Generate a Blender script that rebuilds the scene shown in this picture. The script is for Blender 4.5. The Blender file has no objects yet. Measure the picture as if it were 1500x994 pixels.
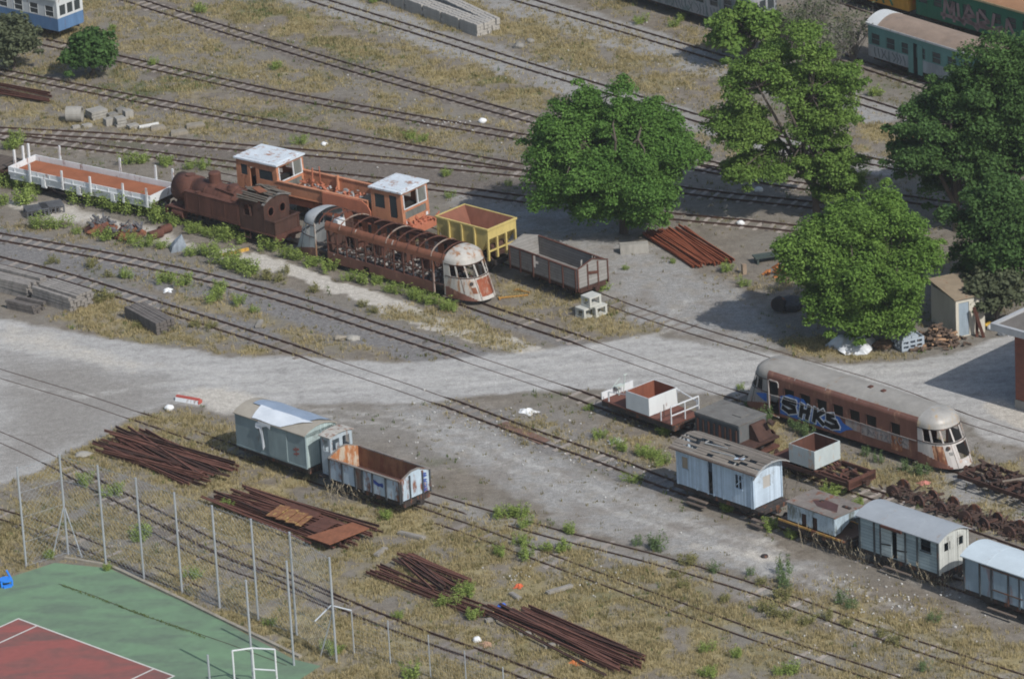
import bpy, bmesh, math, random
import numpy as np
from mathutils import Vector, Matrix
R = math.radians
S = bpy.context.scene
COL = S.collection

# ------------------------------------------------------------------ camera, sky, sun, exposure
FPX, PITCH, ROLL, DIST = 7500.0, R(21.3), 0.055, 285.0
Rt0, Up0, Vw = Vector((1, 0, 0)), Vector((0, math.sin(PITCH), math.cos(PITCH))), Vector((0, math.cos(PITCH), -math.sin(PITCH)))
Rt = Rt0 * math.cos(ROLL) - Up0 * math.sin(ROLL)
Up = Rt0 * math.sin(ROLL) + Up0 * math.cos(ROLL)
EYE = -Vw * DIST
cd = bpy.data.cameras.new('camera'); cam = bpy.data.objects.new('camera', cd); COL.objects.link(cam)
cam.matrix_world = Matrix(((Rt.x, Up.x, -Vw.x, EYE.x), (Rt.y, Up.y, -Vw.y, EYE.y), (Rt.z, Up.z, -Vw.z, EYE.z), (0, 0, 0, 1)))
cd.sensor_fit = 'HORIZONTAL'; cd.sensor_width = 36; cd.lens = FPX / 1500 * 36
cd.clip_start = 5; cd.clip_end = 6000
S.camera = cam

SUN_EL = R(42.5)
SUN = Vector((0.61 * math.cos(SUN_EL), -0.79 * math.cos(SUN_EL), math.sin(SUN_EL))).normalized()
W = bpy.data.worlds.new('World'); S.world = W; W.use_nodes = True
wn = W.node_tree; bg = wn.nodes['Background']
sky = wn.nodes.new('ShaderNodeTexSky'); sky.sky_type = 'NISHITA'; sky.sun_disc = False
sky.sun_elevation = SUN_EL; sky.sun_rotation = math.atan2(SUN.x, SUN.y); sky.air_density = 1.2; sky.dust_density = 1.5
wn.links.new(sky.outputs[0], bg.inputs[0]); bg.inputs[1].default_value = 0.105
sd = bpy.data.lights.new('sun', 'SUN'); sd.energy = 3.7; sd.angle = R(0.6); sd.color = (1, 0.972, 0.93)
so = bpy.data.objects.new('sun', sd); COL.objects.link(so)
so.rotation_euler = SUN.to_track_quat('Z', 'Y').to_euler(); so.location = SUN * 200
S.view_settings.view_transform = 'Standard'; S.view_settings.look = 'None'
S.view_settings.gamma = 1; S.view_settings.use_curve_mapping = False
S.view_settings.exposure = 0.12
S.cycles.filter_width = 1.9
S.cycles.max_bounces = 5; S.cycles.diffuse_bounces = 3; S.cycles.transparent_max_bounces = 8

def G(px, py, z=0.0):
    """point of the yard at height z that the photograph shows at pixel (px, py)"""
    d = Vw + Rt * ((px - 750) / FPX) + Up * ((497 - py) / FPX)
    return EYE + d * ((z - EYE.z) / d.z)
def scale_at(p):
    return FPX / (Vector(p) - EYE).dot(Vw)

# ------------------------------------------------------------------ materials
def N(t, kind, **kw):
    n = t.nodes.new(kind)
    for k, v in kw.items():
        if hasattr(n, k): setattr(n, k, v)
        else: n.inputs[k].default_value = v
    return n
def ramp(t, src, a, b, ca=(0, 0, 0, 1), cb=(1, 1, 1, 1)):
    r = t.nodes.new('ShaderNodeValToRGB'); e = r.color_ramp.elements
    e[0].position, e[1].position = a, b; e[0].color, e[1].color = ca, cb
    t.links.new(src, r.inputs[0]); return r
def mix(t, fac, a, b, mode='MIX'):
    m = t.nodes.new('ShaderNodeMix'); m.data_type = 'RGBA'; m.blend_type = mode
    for s, v in ((0, fac), (6, a), (7, b)):
        if hasattr(v, 'default_value') or hasattr(v, 'is_output'): t.links.new(v, m.inputs[s])
        elif s == 0: m.inputs[0].default_value = v
        else: m.inputs[s].default_value = (*v, 1) if len(v) == 3 else v
    return m.outputs[2]
def c3(c, k): return tuple(min(1, x * k) for x in c)
RUST1, RUST2 = (0.13, 0.052, 0.028), (0.23, 0.095, 0.045)
MATS = {}
def paint(name, c, var=0.25, rust=0.0, scale=1.5, rough=0.75, metal=0.0, streak=True, rustc=RUST1, bump=0.15, spec=0.3):
    """weathered surface: patchy paint, grime streaks, rust breaking through"""
    if name in MATS: return MATS[name]
    m = bpy.data.materials.new(name); m.use_nodes = True; t = m.node_tree; MATS[name] = m
    b = t.nodes['Principled BSDF']; b.inputs['Roughness'].default_value = rough; b.inputs['Metallic'].default_value = metal
    b.inputs['Specular IOR Level'].default_value = spec
    tc = N(t, 'ShaderNodeTexCoord'); mp = N(t, 'ShaderNodeMapping')
    mp.inputs['Scale'].default_value = (1, 1, 0.3) if streak else (1, 1, 1)
    t.links.new(tc.outputs['Object'], mp.inputs[0])
    n1 = N(t, 'ShaderNodeTexNoise', Scale=scale, Detail=7.0, Roughness=0.65); t.links.new(mp.outputs[0], n1.inputs[0])
    n2 = N(t, 'ShaderNodeTexNoise', Scale=scale * 4.3, Detail=6.0, Roughness=0.7); t.links.new(mp.outputs[0], n2.inputs[0])
    r1 = ramp(t, n1.outputs[0], 0.32, 0.68)
    col = mix(t, r1.outputs[0], c3(c, 1 - var), c3(c, 1 + var * 0.7))
    r2 = ramp(t, n2.outputs[0], 0.3, 0.75)
    col = mix(t, r2.outputs[0], c3((0.75, 0.72, 0.68), 1 - 0.2 * var), (1, 1, 1), 'MULTIPLY') if False else mix(t, 0.35, col, mix(t, r2.outputs[0], c3(c, 1 - var * 1.3), c3(c, 1 + var)))
    if rust > 0:
        n3 = N(t, 'ShaderNodeTexNoise', Scale=scale * 1.7, Detail=9.0, Roughness=0.72); t.links.new(mp.outputs[0], n3.inputs[0])
        th = 0.68 - 0.33 * rust
        r3 = ramp(t, n3.outputs[0], th - 0.035, th + 0.05)
        rc = mix(t, r2.outputs[0], rustc, c3(rustc, 1.9))
        col = mix(t, r3.outputs[0], col, rc)
    t.links.new(col, b.inputs['Base Color'])
    if bump:
        bp = N(t, 'ShaderNodeBump', Strength=bump, Distance=0.03); t.links.new(n2.outputs[0], bp.inputs['Height']); t.links.new(bp.outputs[0], b.inputs['Normal'])
    return m
def planks(name, c, step=0.16, axis=2, var=0.3, dark=0.35, streak=False):
    """weathered boards with dark joints along one local axis"""
    if name in MATS: return MATS[name]
    m = bpy.data.materials.new(name); m.use_nodes = True; t = m.node_tree; MATS[name] = m
    b = t.nodes['Principled BSDF']; b.inputs['Roughness'].default_value = 0.9; b.inputs['Specular IOR Level'].default_value = 0.2
    tc = N(t, 'ShaderNodeTexCoord'); sp = N(t, 'ShaderNodeSeparateXYZ'); t.links.new(tc.outputs['Object'], sp.inputs[0])
    dv = N(t, 'ShaderNodeMath', operation='DIVIDE'); dv.inputs[1].default_value = step; t.links.new(sp.outputs[axis], dv.inputs[0])
    fl = N(t, 'ShaderNodeMath', operation='FLOOR'); t.links.new(dv.outputs[0], fl.inputs[0])
    fr = N(t, 'ShaderNodeMath', operation='FRACT'); t.links.new(dv.outputs[0], fr.inputs[0])
    wn_ = N(t, 'ShaderNodeTexWhiteNoise', noise_dimensions='1D'); t.links.new(fl.outputs[0], wn_.inputs['W'])
    n1 = N(t, 'ShaderNodeTexNoise', Scale=2.2, Detail=8.0, Roughness=0.7); t.links.new(tc.outputs['Object'], n1.inputs[0])
    r1 = ramp(t, n1.outputs[0], 0.3, 0.7)
    col = mix(t, r1.outputs[0], c3(c, 1 - var), c3(c, 1 + var))
    col = mix(t, 0.55, col, mix(t, wn_.outputs[0], c3(c, 1 - var * 1.4), c3(c, 1 + var)))
    ns = N(t, 'ShaderNodeTexNoise', Scale=1.4, Detail=9.0, Roughness=0.7); t.links.new(tc.outputs['Object'], ns.inputs[0])
    st = ramp(t, ns.outputs[0], 0.56, 0.72); col = mix(t, st.outputs[0], col, tuple(0.45 * q + 0.35 * k for q, k in zip(c, (0.14, 0.10, 0.075))))
    j = ramp(t, fr.outputs[0], 0.04, 0.12, (1, 1, 1, 1), (0, 0, 0, 1))
    col = mix(t, j.outputs[0], col, c3(c, dark))
    t.links.new(col, b.inputs['Base Color']); return m
def leafmat(name, c, c2, var_scale=0.5):
    if name in MATS: return MATS[name]
    m = bpy.data.materials.new(name); m.use_nodes = True; t = m.node_tree; MATS[name] = m
    b = t.nodes['Principled BSDF']; b.inputs['Roughness'].default_value = 0.7; b.inputs['Specular IOR Level'].default_value = 0.1
    ge = N(t, 'ShaderNodeNewGeometry')
    tc = N(t, 'ShaderNodeTexCoord'); n1 = N(t, 'ShaderNodeTexNoise', Scale=var_scale, Detail=3.0); t.links.new(tc.outputs['Object'], n1.inputs[0])
    r1 = ramp(t, n1.outputs[0], 0.35, 0.65)
    col = mix(t, r1.outputs[0], c, c2)
    col = mix(t, 0.4, col, mix(t, ge.outputs['Random Per Island'], c3(c, 0.6), c3(c2, 1.5)))
    t.links.new(col, b.inputs['Base Color'])
    tr = N(t, 'ShaderNodeBsdfTranslucent'); t.links.new(mix(t, 0.5, col, c3(c2, 1.6)), tr.inputs[0])
    ms = N(t, 'ShaderNodeMixShader'); ms.inputs[0].default_value = 0.22
    t.links.new(b.outputs[0], ms.inputs[1]); t.links.new(tr.outputs[0], ms.inputs[2]); t.links.new(ms.outputs[0], t.nodes['Material Output'].inputs[0])
    return m
def glassmat(name='old_glass', c=(0.04, 0.05, 0.055)):
    if name in MATS: return MATS[name]
    m = paint(name, c, 0.3, 0, 2.5, 0.18, spec=0.6, bump=0); return m

# ------------------------------------------------------------------ mesh builder
class MB:
    def __init__(s): s.v, s.f = [], []
    def add(s, vs, fs):
        o = len(s.v); s.v += [tuple(p) for p in vs]; s.f += [tuple(i + o for i in f) for f in fs]; return s
    def box(s, x0, x1, y0, y1, z0, z1):
        if x0 > x1: x0, x1 = x1, x0
        if y0 > y1: y0, y1 = y1, y0
        if z0 > z1: z0, z1 = z1, z0
        return s.add([(x0, y0, z0), (x1, y0, z0), (x1, y1, z0), (x0, y1, z0), (x0, y0, z1), (x1, y0, z1), (x1, y1, z1), (x0, y1, z1)],
                     [(3, 2, 1, 0), (4, 5, 6, 7), (0, 1, 5, 4), (1, 2, 6, 5), (2, 3, 7, 6), (3, 0, 4, 7)])
    def bar(s, p, q, w=0.1, h=None, up=(0, 0, 1), w2=None):
        p, q = Vector(p), Vector(q); h = w if h is None else h; d = (q - p)
        if d.length < 1e-6: return s
        d.normalize(); u = Vector(up)
        if abs(d.dot(u)) > 0.98: u = Vector((1, 0, 0))
        a = d.cross(u).normalized(); b = a.cross(d).normalized(); k = 1 if w2 is None else w2 / w
        vs = [c + a * (w / 2 * i * m) + b * (h / 2 * j * m) for c, m in ((p, 1), (q, k)) for i, j in ((-1, -1), (1, -1), (1, 1), (-1, 1))]
        return s.add(vs, [(0, 1, 2, 3), (7, 6, 5, 4), (4, 5, 1, 0), (5, 6, 2, 1), (6, 7, 3, 2), (7, 4, 0, 3)])
    def tube(s, p, q, r, r2=None, n=12, caps=True):
        p, q = Vector(p), Vector(q); r2 = r if r2 is None else r2; d = (q - p).normalized()
        u = Vector((0, 0, 1)) if abs(d.z) < 0.9 else Vector((1, 0, 0)); a = d.cross(u).normalized(); b = a.cross(d)
        vs = []
        for c, rr in ((p, r), (q, r2)):
            vs += [c + (a * math.cos(2 * math.pi * k / n) + b * math.sin(2 * math.pi * k / n)) * rr for k in range(n)]
        fs = [(k, (k + 1) % n, n + (k + 1) % n, n + k) for k in range(n)]
        if caps: fs += [tuple(range(n - 1, -1, -1)), tuple(range(n, 2 * n))]
        return s.add(vs, fs)
    def path(s, pts, r, n=6, r1=None):
        for i in range(len(pts) - 1):
            a = r if r1 is None else r + (r1 - r) * i / (len(pts) - 1); b = r if r1 is None else r + (r1 - r) * (i + 1) / (len(pts) - 1)
            s.tube(pts[i], pts[i + 1], a, b, n)
        return s
    def prism(s, prof, fn, a, b):
        """closed profile of (u,v), fn(u,v,w) -> point, extruded over w from a to b"""
        n = len(prof); vs = [fn(u, v, w) for w in (a, b) for u, v in prof]
        return s.add(vs, [tuple(range(n))[::-1], tuple(range(n, 2 * n))] + [(k, (k + 1) % n, n + (k + 1) % n, n + k) for k in range(n)])
    def rings(s, rs, closed=False, caps=False):
        n = len(rs[0]); vs = [p for r in rs for p in r]; fs = []
        for i in range(len(rs) - 1):
            for k in range(n if closed else n - 1):
                k2 = (k + 1) % n; fs.append((i * n + k, i * n + k2, (i + 1) * n + k2, (i + 1) * n + k))
        if caps: fs += [tuple(range(n))[::-1], tuple(range((len(rs) - 1) * n, len(rs) * n))]
        return s.add(vs, fs)
    def wall(s, fn, U, V, t, holes=()):
        """panel 0..U x 0..V of thickness t with rectangular holes; fn(u, v, n) -> point, n runs 0..t"""
        us = sorted({0, U} | {h[0] for h in holes} | {h[1] for h in holes}); vs_ = sorted({0, V} | {h[2] for h in holes} | {h[3] for h in holes})
        us = [u for u in us if -1e-6 <= u <= U + 1e-6]; vs_ = [v for v in vs_ if -1e-6 <= v <= V + 1e-6]
        def solid(i, j):
            if i < 0 or j < 0 or i >= len(us) - 1 or j >= len(vs_) - 1: return False
            cu, cv = (us[i] + us[i + 1]) / 2, (vs_[j] + vs_[j + 1]) / 2
            return not any(h[0] < cu < h[1] and h[2] < cv < h[3] for h in holes)
        for i in range(len(us) - 1):
            for j in range(len(vs_) - 1):
                if not solid(i, j): continue
                a, b, c, d = us[i], us[i + 1], vs_[j], vs_[j + 1]
                s.add([fn(a, c, 0), fn(b, c, 0), fn(b, d, 0), fn(a, d, 0)], [(0, 1, 2, 3)])
                s.add([fn(a, c, t), fn(b, c, t), fn(b, d, t), fn(a, d, t)], [(3, 2, 1, 0)])
                for (di, dj, p, q) in ((-1, 0, (a, c), (a, d)), (1, 0, (b, c), (b, d)), (0, -1, (a, c), (b, c)), (0, 1, (a, d), (b, d))):
                    if not solid(i + di, j + dj):
                        s.add([fn(*p, 0), fn(*q, 0), fn(*q, t), fn(*p, t)], [(0, 1, 2, 3)])
        return s
    def build(s, name, mat, parent=None, smooth=False):
        me = bpy.data.meshes.new(name); me.from_pydata(s.v, [], s.f); me.validate(); me.update()
        bm = bmesh.new(); bm.from_mesh(me); bmesh.ops.recalc_face_normals(bm, faces=bm.faces); bm.to_mesh(me); bm.free()
        if smooth:
            for p in me.polygons: p.use_smooth = True
        me.materials.append(mat)
        o = bpy.data.objects.new(name, me); COL.objects.link(o)
        if parent is not None: o.parent = parent
        return o
def tag(o, label=None, cat=None, group=None, kind=None):
    for k, v in (('label', label), ('category', cat), ('group', group), ('kind', kind)):
        if v: o[k] = v
    return o
def thing(name, label, cat, loc=(0, 0, 0), rz=0.0, group=None):
    o = bpy.data.objects.new(name, None); COL.objects.link(o); o.empty_display_size = 0.5
    o.location = loc; o.rotation_euler = (0, 0, rz); return tag(o, label, cat, group)
def place(o, loc, rot=(0, 0, 0)):
    o.location = loc; o.rotation_euler = rot; return o
def dup(o, parent=None):
    c = o.copy(); COL.objects.link(c); c.parent = parent
    for ch in o.children: dup(ch, c)
    return c
def side_frame(pb, pf, z, w):
    """ground centre, heading and length of a vehicle whose camera-side edge at height z runs from pixel pb to pixel pf"""
    a, b = G(*pb, z), G(*pf, z); d = b - a; L = d.length; d.normalize(); n = Vector((-d.y, d.x, 0))
    c = (a + b) / 2 + n * (w / 2); return (c.x, c.y, 0.0), math.atan2(d.y, d.x), L
# ------------------------------------------------------------------ the ground: one sheet, its cover described by areas of the yard
rng = np.random.default_rng(7)
LAT = rng.random((64, 64))
def vnoise(x, y):
    xi, yi = np.floor(x).astype(int), np.floor(y).astype(int); fx, fy = x - xi, y - yi
    fx, fy = fx * fx * (3 - 2 * fx), fy * fy * (3 - 2 * fy)
    a = LAT[xi % 64, yi % 64]; b = LAT[(xi + 1) % 64, yi % 64]; c = LAT[xi % 64, (yi + 1) % 64]; d = LAT[(xi + 1) % 64, (yi + 1) % 64]
    return a * (1 - fx) * (1 - fy) + b * fx * (1 - fy) + c * (1 - fx) * fy + d * fx * fy
def fbm(x, y, o=4):
    r = 0; a = 0.5; t = 0
    for _ in range(o): r = r + a * vnoise(x, y); t += a; a *= 0.5; x, y = x * 2.03 + 7.1, y * 2.03 + 3.7
    return r / t
EYEn, Rn, Un, Vn = (np.array(v) for v in (EYE, Rt, Up, Vw))
def to_px(X, Y, Z=0.0):
    d = np.stack([X - EYEn[0], Y - EYEn[1], np.full_like(X, Z - EYEn[2])], -1); z = d @ Vn
    return 750 + FPX * (d @ Rn) / z, 497 - FPX * (d @ Un) / z
def poly_sd(px, py, pts):
    """signed distance (inside positive), in the yard's map units, rows stretched so that 1 unit = 1 ground step"""
    P = np.array(pts, float) * (1, 2.4); x, y = px, py * 2.4; ins = np.zeros(px.shape, bool); dm = np.full(px.shape, 1e9)
    for i in range(len(P)):
        (x0, y0), (x1, y1) = P[i], P[(i + 1) % len(P)]
        c = ((y0 > y) != (y1 > y)); xx = (x1 - x0) * (y - y0) / (y1 - y0 if y1 != y0 else 1e-9) + x0; ins ^= c & (x < xx)
        dx, dy = x1 - x0, y1 - y0; k = np.clip(((x - x0) * dx + (y - y0) * dy) / (dx * dx + dy * dy + 1e-9), 0, 1)
        dm = np.minimum(dm, np.hypot(x - x0 - k * dx, y - y0 - k * dy))
    return np.where(ins, dm, -dm)
def line_d(px, py, pts):
    P = np.array(pts, float) * (1, 2.4); x, y = px, py * 2.4; dm = np.full(px.shape, 1e9)
    for i in range(len(P) - 1):
        (x0, y0), (x1, y1) = P[i], P[i + 1]; dx, dy = x1 - x0, y1 - y0
        k = np.clip(((x - x0) * dx + (y - y0) * dy) / (dx * dx + dy * dy + 1e-9), 0, 1); dm = np.minimum(dm, np.hypot(x - x0 - k * dx, y - y0 - k * dy))
    return dm
ROAD = [(-700, 300), (0, 468), (60, 478), (120, 490), (200, 504), (270, 514), (340, 521), (430, 522), (520, 530), (600, 529), (700, 522), (770, 512), (830, 506), (890, 502), (950, 492), (1060, 508), (1130, 516), (1200, 532), (1260, 534), (1330, 530), (1400, 516), (1450, 498), (1500, 484), (1800, 430), (1800, 720), (1500, 655), (1440, 640), (1400, 605), (1240, 560), (1110, 560), (1080, 580), (1020, 575), (960, 570), (890, 572), (800, 570), (720, 577), (640, 588), (520, 590), (440, 592), (360, 600), (250, 592), (190, 612), (120, 650), (60, 690), (0, 710), (-700, 700)]
LANE = [(380, 598), (520, 588), (640, 585), (700, 605), (760, 640), (850, 690), (980, 735), (1100, 780), (1180, 815), (1260, 860), (1300, 890), (1230, 872), (1100, 838), (960, 800), (800, 758), (690, 725), (630, 690), (540, 650), (480, 640)]
COURT_G = [(80, 824), (160, 832), (265, 880), (330, 912), (430, 965), (470, 975), (440, 994), (400, 1150), (-500, 1150), (-500, 1000), (0, 850)]
AREAS = [  # cover, amount, soft edge, outline
    ('road', 1.0, 14, ROAD),
    ('gravel', 1.0, 26, [(560, 590), (640, 585), (760, 645), (850, 692), (980, 737), (1100, 782), (1260, 862), (1230, 872), (1100, 838), (960, 800), (800, 758), (700, 700)]),
    ('dark', 0.7, 40, [(350, 605), (500, 592), (700, 592), (820, 600), (900, 640), (860, 680), (740, 640), (640, 690), (560, 655)]),
    ('dark', 0.85, 50, [(0, 520), (140, 535), (260, 560), (240, 590), (120, 650), (0, 705)]),
    ('pale', 0.9, 14, [(1432, 590), (1455, 582), (1480, 592), (1510, 602), (1510, 632), (1470, 616)]),
    ('pale', 0.6, 40, [(0, 470), (60, 480), (150, 512), (260, 535), (200, 548), (100, 530), (0, 505)]),
    ('pale', 0.75, 30, [(255, 575), (330, 560), (420, 590), (340, 610), (300, 600)]),
    ('pale', 0.8, 26, [(1000, 800), (1040, 798), (1130, 805), (1160, 820), (1100, 822), (1080, 812)]),
    ('pale', 0.5, 26, [(1060, 785), (1120, 782), (1190, 812), (1130, 812)]),
    ('gravel', 1.0, 30, [(760, 345), (800, 340), (905, 348), (955, 368), (1050, 402), (1110, 425), (1140, 510), (1060, 508), (990, 490), (920, 470), (890, 440), (880, 395), (800, 352)]),
    ('pale', 1.0, 12, [(300, 365), (345, 362), (420, 384), (520, 420), (600, 446), (700, 478), (800, 512), (760, 516), (690, 500), (610, 476), (560, 452), (480, 428), (405, 398), (330, 385)]),
    ('pale', 0.7, 16, [(100, 300), (160, 318), (215, 330), (300, 365), (280, 375), (190, 345), (110, 330), (0, 300), (0, 290)]),
    ('dry', 0.85, 30, [(0, 705), (110, 645), (200, 612), (300, 605), (350, 645), (480, 715), (620, 748), (700, 748), (900, 808), (1100, 850), (1250, 880), (1400, 905), (1500, 935), (1800, 1000), (1800, 1300), (-600, 1300), (-600, 700)]),
    ('dry', 0.7, 30, [(1130, 850), (1200, 840), (1280, 865), (1400, 900), (1380, 920), (1230, 890)]),
    ('dry', 0.9, 22, [(1010, 600), (1090, 590), (1180, 645), (1300, 680), (1420, 705), (1500, 765), (1500, 800), (1330, 720), (1260, 725), (1150, 690), (1100, 645)]),
    ('dry', 0.75, 40, [(225, 0), (440, 0), (560, 42), (800, 120), (785, 168), (620, 122), (400, 50)]), ('green', 0.35, 50, [(235, 0), (440, 0), (800, 130), (775, 165), (400, 50)]),
    ('dry', 0.55, 30, [(40, -40), (165, 0), (400, 78), (390, 125), (165, 74), (60, 60)]),
    ('dry', 0.6, 30, [(390, 80), (600, 140), (770, 192), (640, 175), (390, 127)]),
    ('dry', 0.5, 30, [(0, 70), (160, 95), (390, 146), (758, 208), (768, 238), (390, 174), (0, 97)]), ('green', 0.4, 40, [(150, 95), (390, 146), (600, 185), (560, 205), (390, 174), (160, 128)]),
    ('dry', 0.55, 30, [(0, 118), (130, 138), (390, 194), (640, 236), (400, 211), (120, 190), (0, 183)]), ('green', 0.3, 30, [(160, 195), (390, 194), (560, 222), (400, 211)]),
    ('dry', 0.7, 30, [(480, -20), (740, 0), (900, 45), (1090, 108), (1060, 168), (900, 120), (780, 82), (560, 18)]),
    ('dry', 0.6, 30, [(850, -10), (950, 22), (1060, 58), (1090, 85), (960, 50)]),
    ('dry', 0.9, 22, [(1240, 165), (1400, 200), (1360, 240), (1250, 222)]), ('dry', 0.5, 22, [(1020, 190), (1090, 205), (1110, 240), (1030, 225)]),
    ('dry', 0.7, 26, [(720, 415), (850, 432), (900, 458), (955, 485), (930, 496), (850, 492), (740, 452)]), ('green', 0.5, 26, [(860, 430), (900, 455), (950, 480), (900, 470)]),
    ('dry', 0.45, 30, [(1050, 400), (1200, 410), (1160, 440), (1080, 425)]), ('green', 0.35, 26, [(1060, 395), (1120, 410), (1100, 428)]),
    ('dry', 0.7, 20, [(1140, 480), (1200, 490), (1300, 512), (1345, 520), (1290, 530), (1210, 526), (1160, 510)]),
    ('dry', 0.5, 26, [(100, 378), (250, 400), (390, 455), (570, 520), (640, 545), (560, 538), (380, 478), (240, 430)]), ('green', 0.25, 26, [(200, 400), (390, 455), (570, 520), (400, 470)]),
    ('dry', 0.8, 22, [(120, 425), (250, 450), (400, 508), (520, 532), (430, 522), (240, 510), (150, 494), (90, 470)]), ('green', 0.45, 26, [(150, 440), (330, 480), (300, 505), (190, 485)]),
    ('dry', 0.45, 30, [(590, 572), (690, 578), (870, 640), (910, 690), (760, 640), (660, 610)]),
    ('dry', 0.4, 30, [(870, 600), (990, 640), (980, 700), (880, 665)]), ('dry', 0.5, 26, [(60, 330), (130, 330), (220, 370), (300, 388), (200, 372), (0, 335)]),
    ('dry', 0.6, 18, [(640, 445), (720, 475), (800, 520), (740, 515), (640, 486), (540, 455)]),
    ('dry', 0.8, 22, [(1350, 640), (1420, 660), (1500, 680), (1500, 700), (1420, 690)]),
    ('gravel', 0.9, 26, [(640, 278), (770, 296), (935, 320), (915, 345), (760, 345), (650, 306)]),
    ('gravel', 0.6, 40, [(1260, 800), (1300, 840), (1500, 930), (1500, 900), (1400, 850)]),
    ('gravel', 0.8, 26, [(1400, 680), (1500, 720), (1500, 800), (1330, 715)]),
    ('gravel', 0.6, 30, [(1380, 640), (1500, 690), (1500, 660), (1400, 620)]),
    ('bare', 1.0, 20, [(60, 720), (140, 690), (320, 790), (420, 850), (480, 890), (420, 870), (300, 815), (120, 730)]),
]
BANDS = [  # cover, amount, half width, soft edge, line
    ('gravel', 1.0, 34, 20, [(440, -10), (620, 52), (780, 106), (960, 162), (1100, 200), (1300, 246)]),
    ('gravel', 1.0, 40, 24, [(700, -15), (900, 50), (1080, 104), (1280, 166)]),
    ('blue', 0.9, 44, 18, [(0, 352), (200, 392), (390, 436), (560, 492), (680, 530)]), ('blue', 0.8, 34, 18, [(-40, 372), (96, 407), (300, 470), (380, 494)]),
    ('blue', 0.6, 34, 20, [(670, 600), (780, 640), (900, 685), (985, 715)]), ('blue', 0.6, 20, 16, [(700, 458), (860, 510)]),
    ('bare', 0.7, 22, 18, [(165, 85), (390, 136), (758, 201)]), ('bare', 0.7, 22, 18, [(0, 107), (390, 182), (760, 245)]), ('bare', 0.8, 26, 18, [(0, 197), (350, 228), (770, 275)]),
    ('bare', 0.7, 22, 18, [(190, 0), (390, 64), (768, 173)]), ('gravel', 0.6, 26, 20, [(640, 735), (800, 785), (960, 822), (1280, 925), (1500, 1000)]),
    ('gravel', 0.45, 20, 16, [(712, 785), (853, 842), (1040, 906), (1260, 984)]),
]
RUTS = [[(-60, 492), (150, 520), (400, 556), (640, 556), (860, 534), (1000, 522), (1200, 546), (1350, 542), (1520, 508)], [(-60, 500), (150, 530), (400, 567), (640, 566), (860, 545), (1000, 534), (1200, 556), (1350, 553), (1520, 522)], [(330, 590), (500, 600), (660, 625), (800, 690), (950, 745), (1090, 800), (1250, 862), (1420, 925)], [(330, 602), (490, 612), (640, 638), (790, 705), (940, 762), (1080, 815), (1240, 875)], [(0, 560), (120, 580), (260, 560), (420, 552)], [(640, 545), (820, 520), (960, 490), (1010, 440)]]
BANDS += [('rut', .5, 5, 10, r_) for r_ in RUTS]
CH = ('road', 'gravel', 'pale', 'dry', 'green', 'dark', 'blue', 'bare', 'rut')
def cover(X, Y):
    wx = (fbm(X * 0.45, Y * 0.45) - 0.5) * 60 + (fbm(X * 1.9 + 9, Y * 1.9) - 0.5) * 34; wy = (fbm(X * 0.45 + 31, Y * 0.45 + 5) - 0.5) * 26 + (fbm(X * 1.9 + 3, Y * 1.9 + 8) - 0.5) * 14
    px, py = to_px(X, Y); out = {c: np.zeros(X.shape) for c in CH}
    for c, a, f, pts in AREAS:
        k = 0.35 if c == 'road' else (0.5 if c == 'pale' else 1.0)
        sd_ = poly_sd(px + wx * k, py + wy * k, pts); v = np.clip(sd_ / f * 0.5 + 0.5, 0, 1); out[c] = np.maximum(out[c], a * v * v * (3 - 2 * v))
    for c, a, w, f, pts in BANDS:
        v = np.clip((w - line_d(px + wx * .5, py + wy * .5, pts)) / f + 0.5, 0, 1); out[c] = np.maximum(out[c], a * v * v * (3 - 2 * v))
    n = fbm(X * 0.7 + 50, Y * 0.7 + 11, 5); m = fbm(X * 0.22 + 5, Y * 0.22 + 61, 3)
    nr = 1 - np.clip(out['road'] * 1.4, 0, 1)
    out['dry'] = np.clip(out['dry'] * nr * (1 - 0.6 * out['bare']) * (1 - 0.5 * out['blue']) * (1 - 0.55 * out['gravel']) * np.clip(0.3 + (n - 0.36) * 3.2, 0.05, 1.25), 0, 1)
    out['green'] = np.clip((out['green'] + 0.27 * (nr * (1 - out['gravel']))) * np.clip((m - 0.38) * 4.5, 0, 1.3) * np.clip((n - 0.3) * 3, 0, 1) * nr * (1 - out['pale']), 0, 1)
    return out
GM = bpy.data.materials.new('yard_ground'); GM.use_nodes = True; t = GM.node_tree; pb = t.nodes['Principled BSDF']
pb.inputs['Roughness'].default_value = 0.95; pb.inputs['Specular IOR Level'].default_value = 0.15
tc = N(t, 'ShaderNodeTexCoord'); P_ = tc.outputs['Object']
def nz(scale, detail=6, rough=0.65):
    n = N(t, 'ShaderNodeTexNoise', Scale=scale, Detail=float(detail), Roughness=rough); t.links.new(P_, n.inputs[0]); return n.outputs[0]
def at(c):
    a = t.nodes.new('ShaderNodeAttribute'); a.attribute_name = c; return a.outputs['Fac']
def rag(c, noise, soft=0.22):
    """let a cover break up along its edge"""
    a = N(t, 'ShaderNodeMath', operation='MULTIPLY_ADD'); t.links.new(noise, a.inputs[0]); a.inputs[1].default_value = 0.9; a.inputs[2].default_value = -0.45
    s_ = N(t, 'ShaderNodeMath', operation='ADD'); t.links.new(at(c), s_.inputs[0]); t.links.new(a.outputs[0], s_.inputs[1])
    return ramp(t, s_.outputs[0], 0.5 - soft, 0.5 + soft).outputs[0]
big, mid_, fine, peb = nz(0.12, 4), nz(0.9), nz(5.0, 5, 0.75), nz(16.0, 3, 0.8)
soil = mix(t, ramp(t, mid_, 0.35, 0.65).outputs[0], (0.132, 0.113, 0.090), (0.215, 0.188, 0.154))
soil = mix(t, ramp(t, big, 0.42, 0.6).outputs[0], soil, (0.178, 0.162, 0.138))
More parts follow.
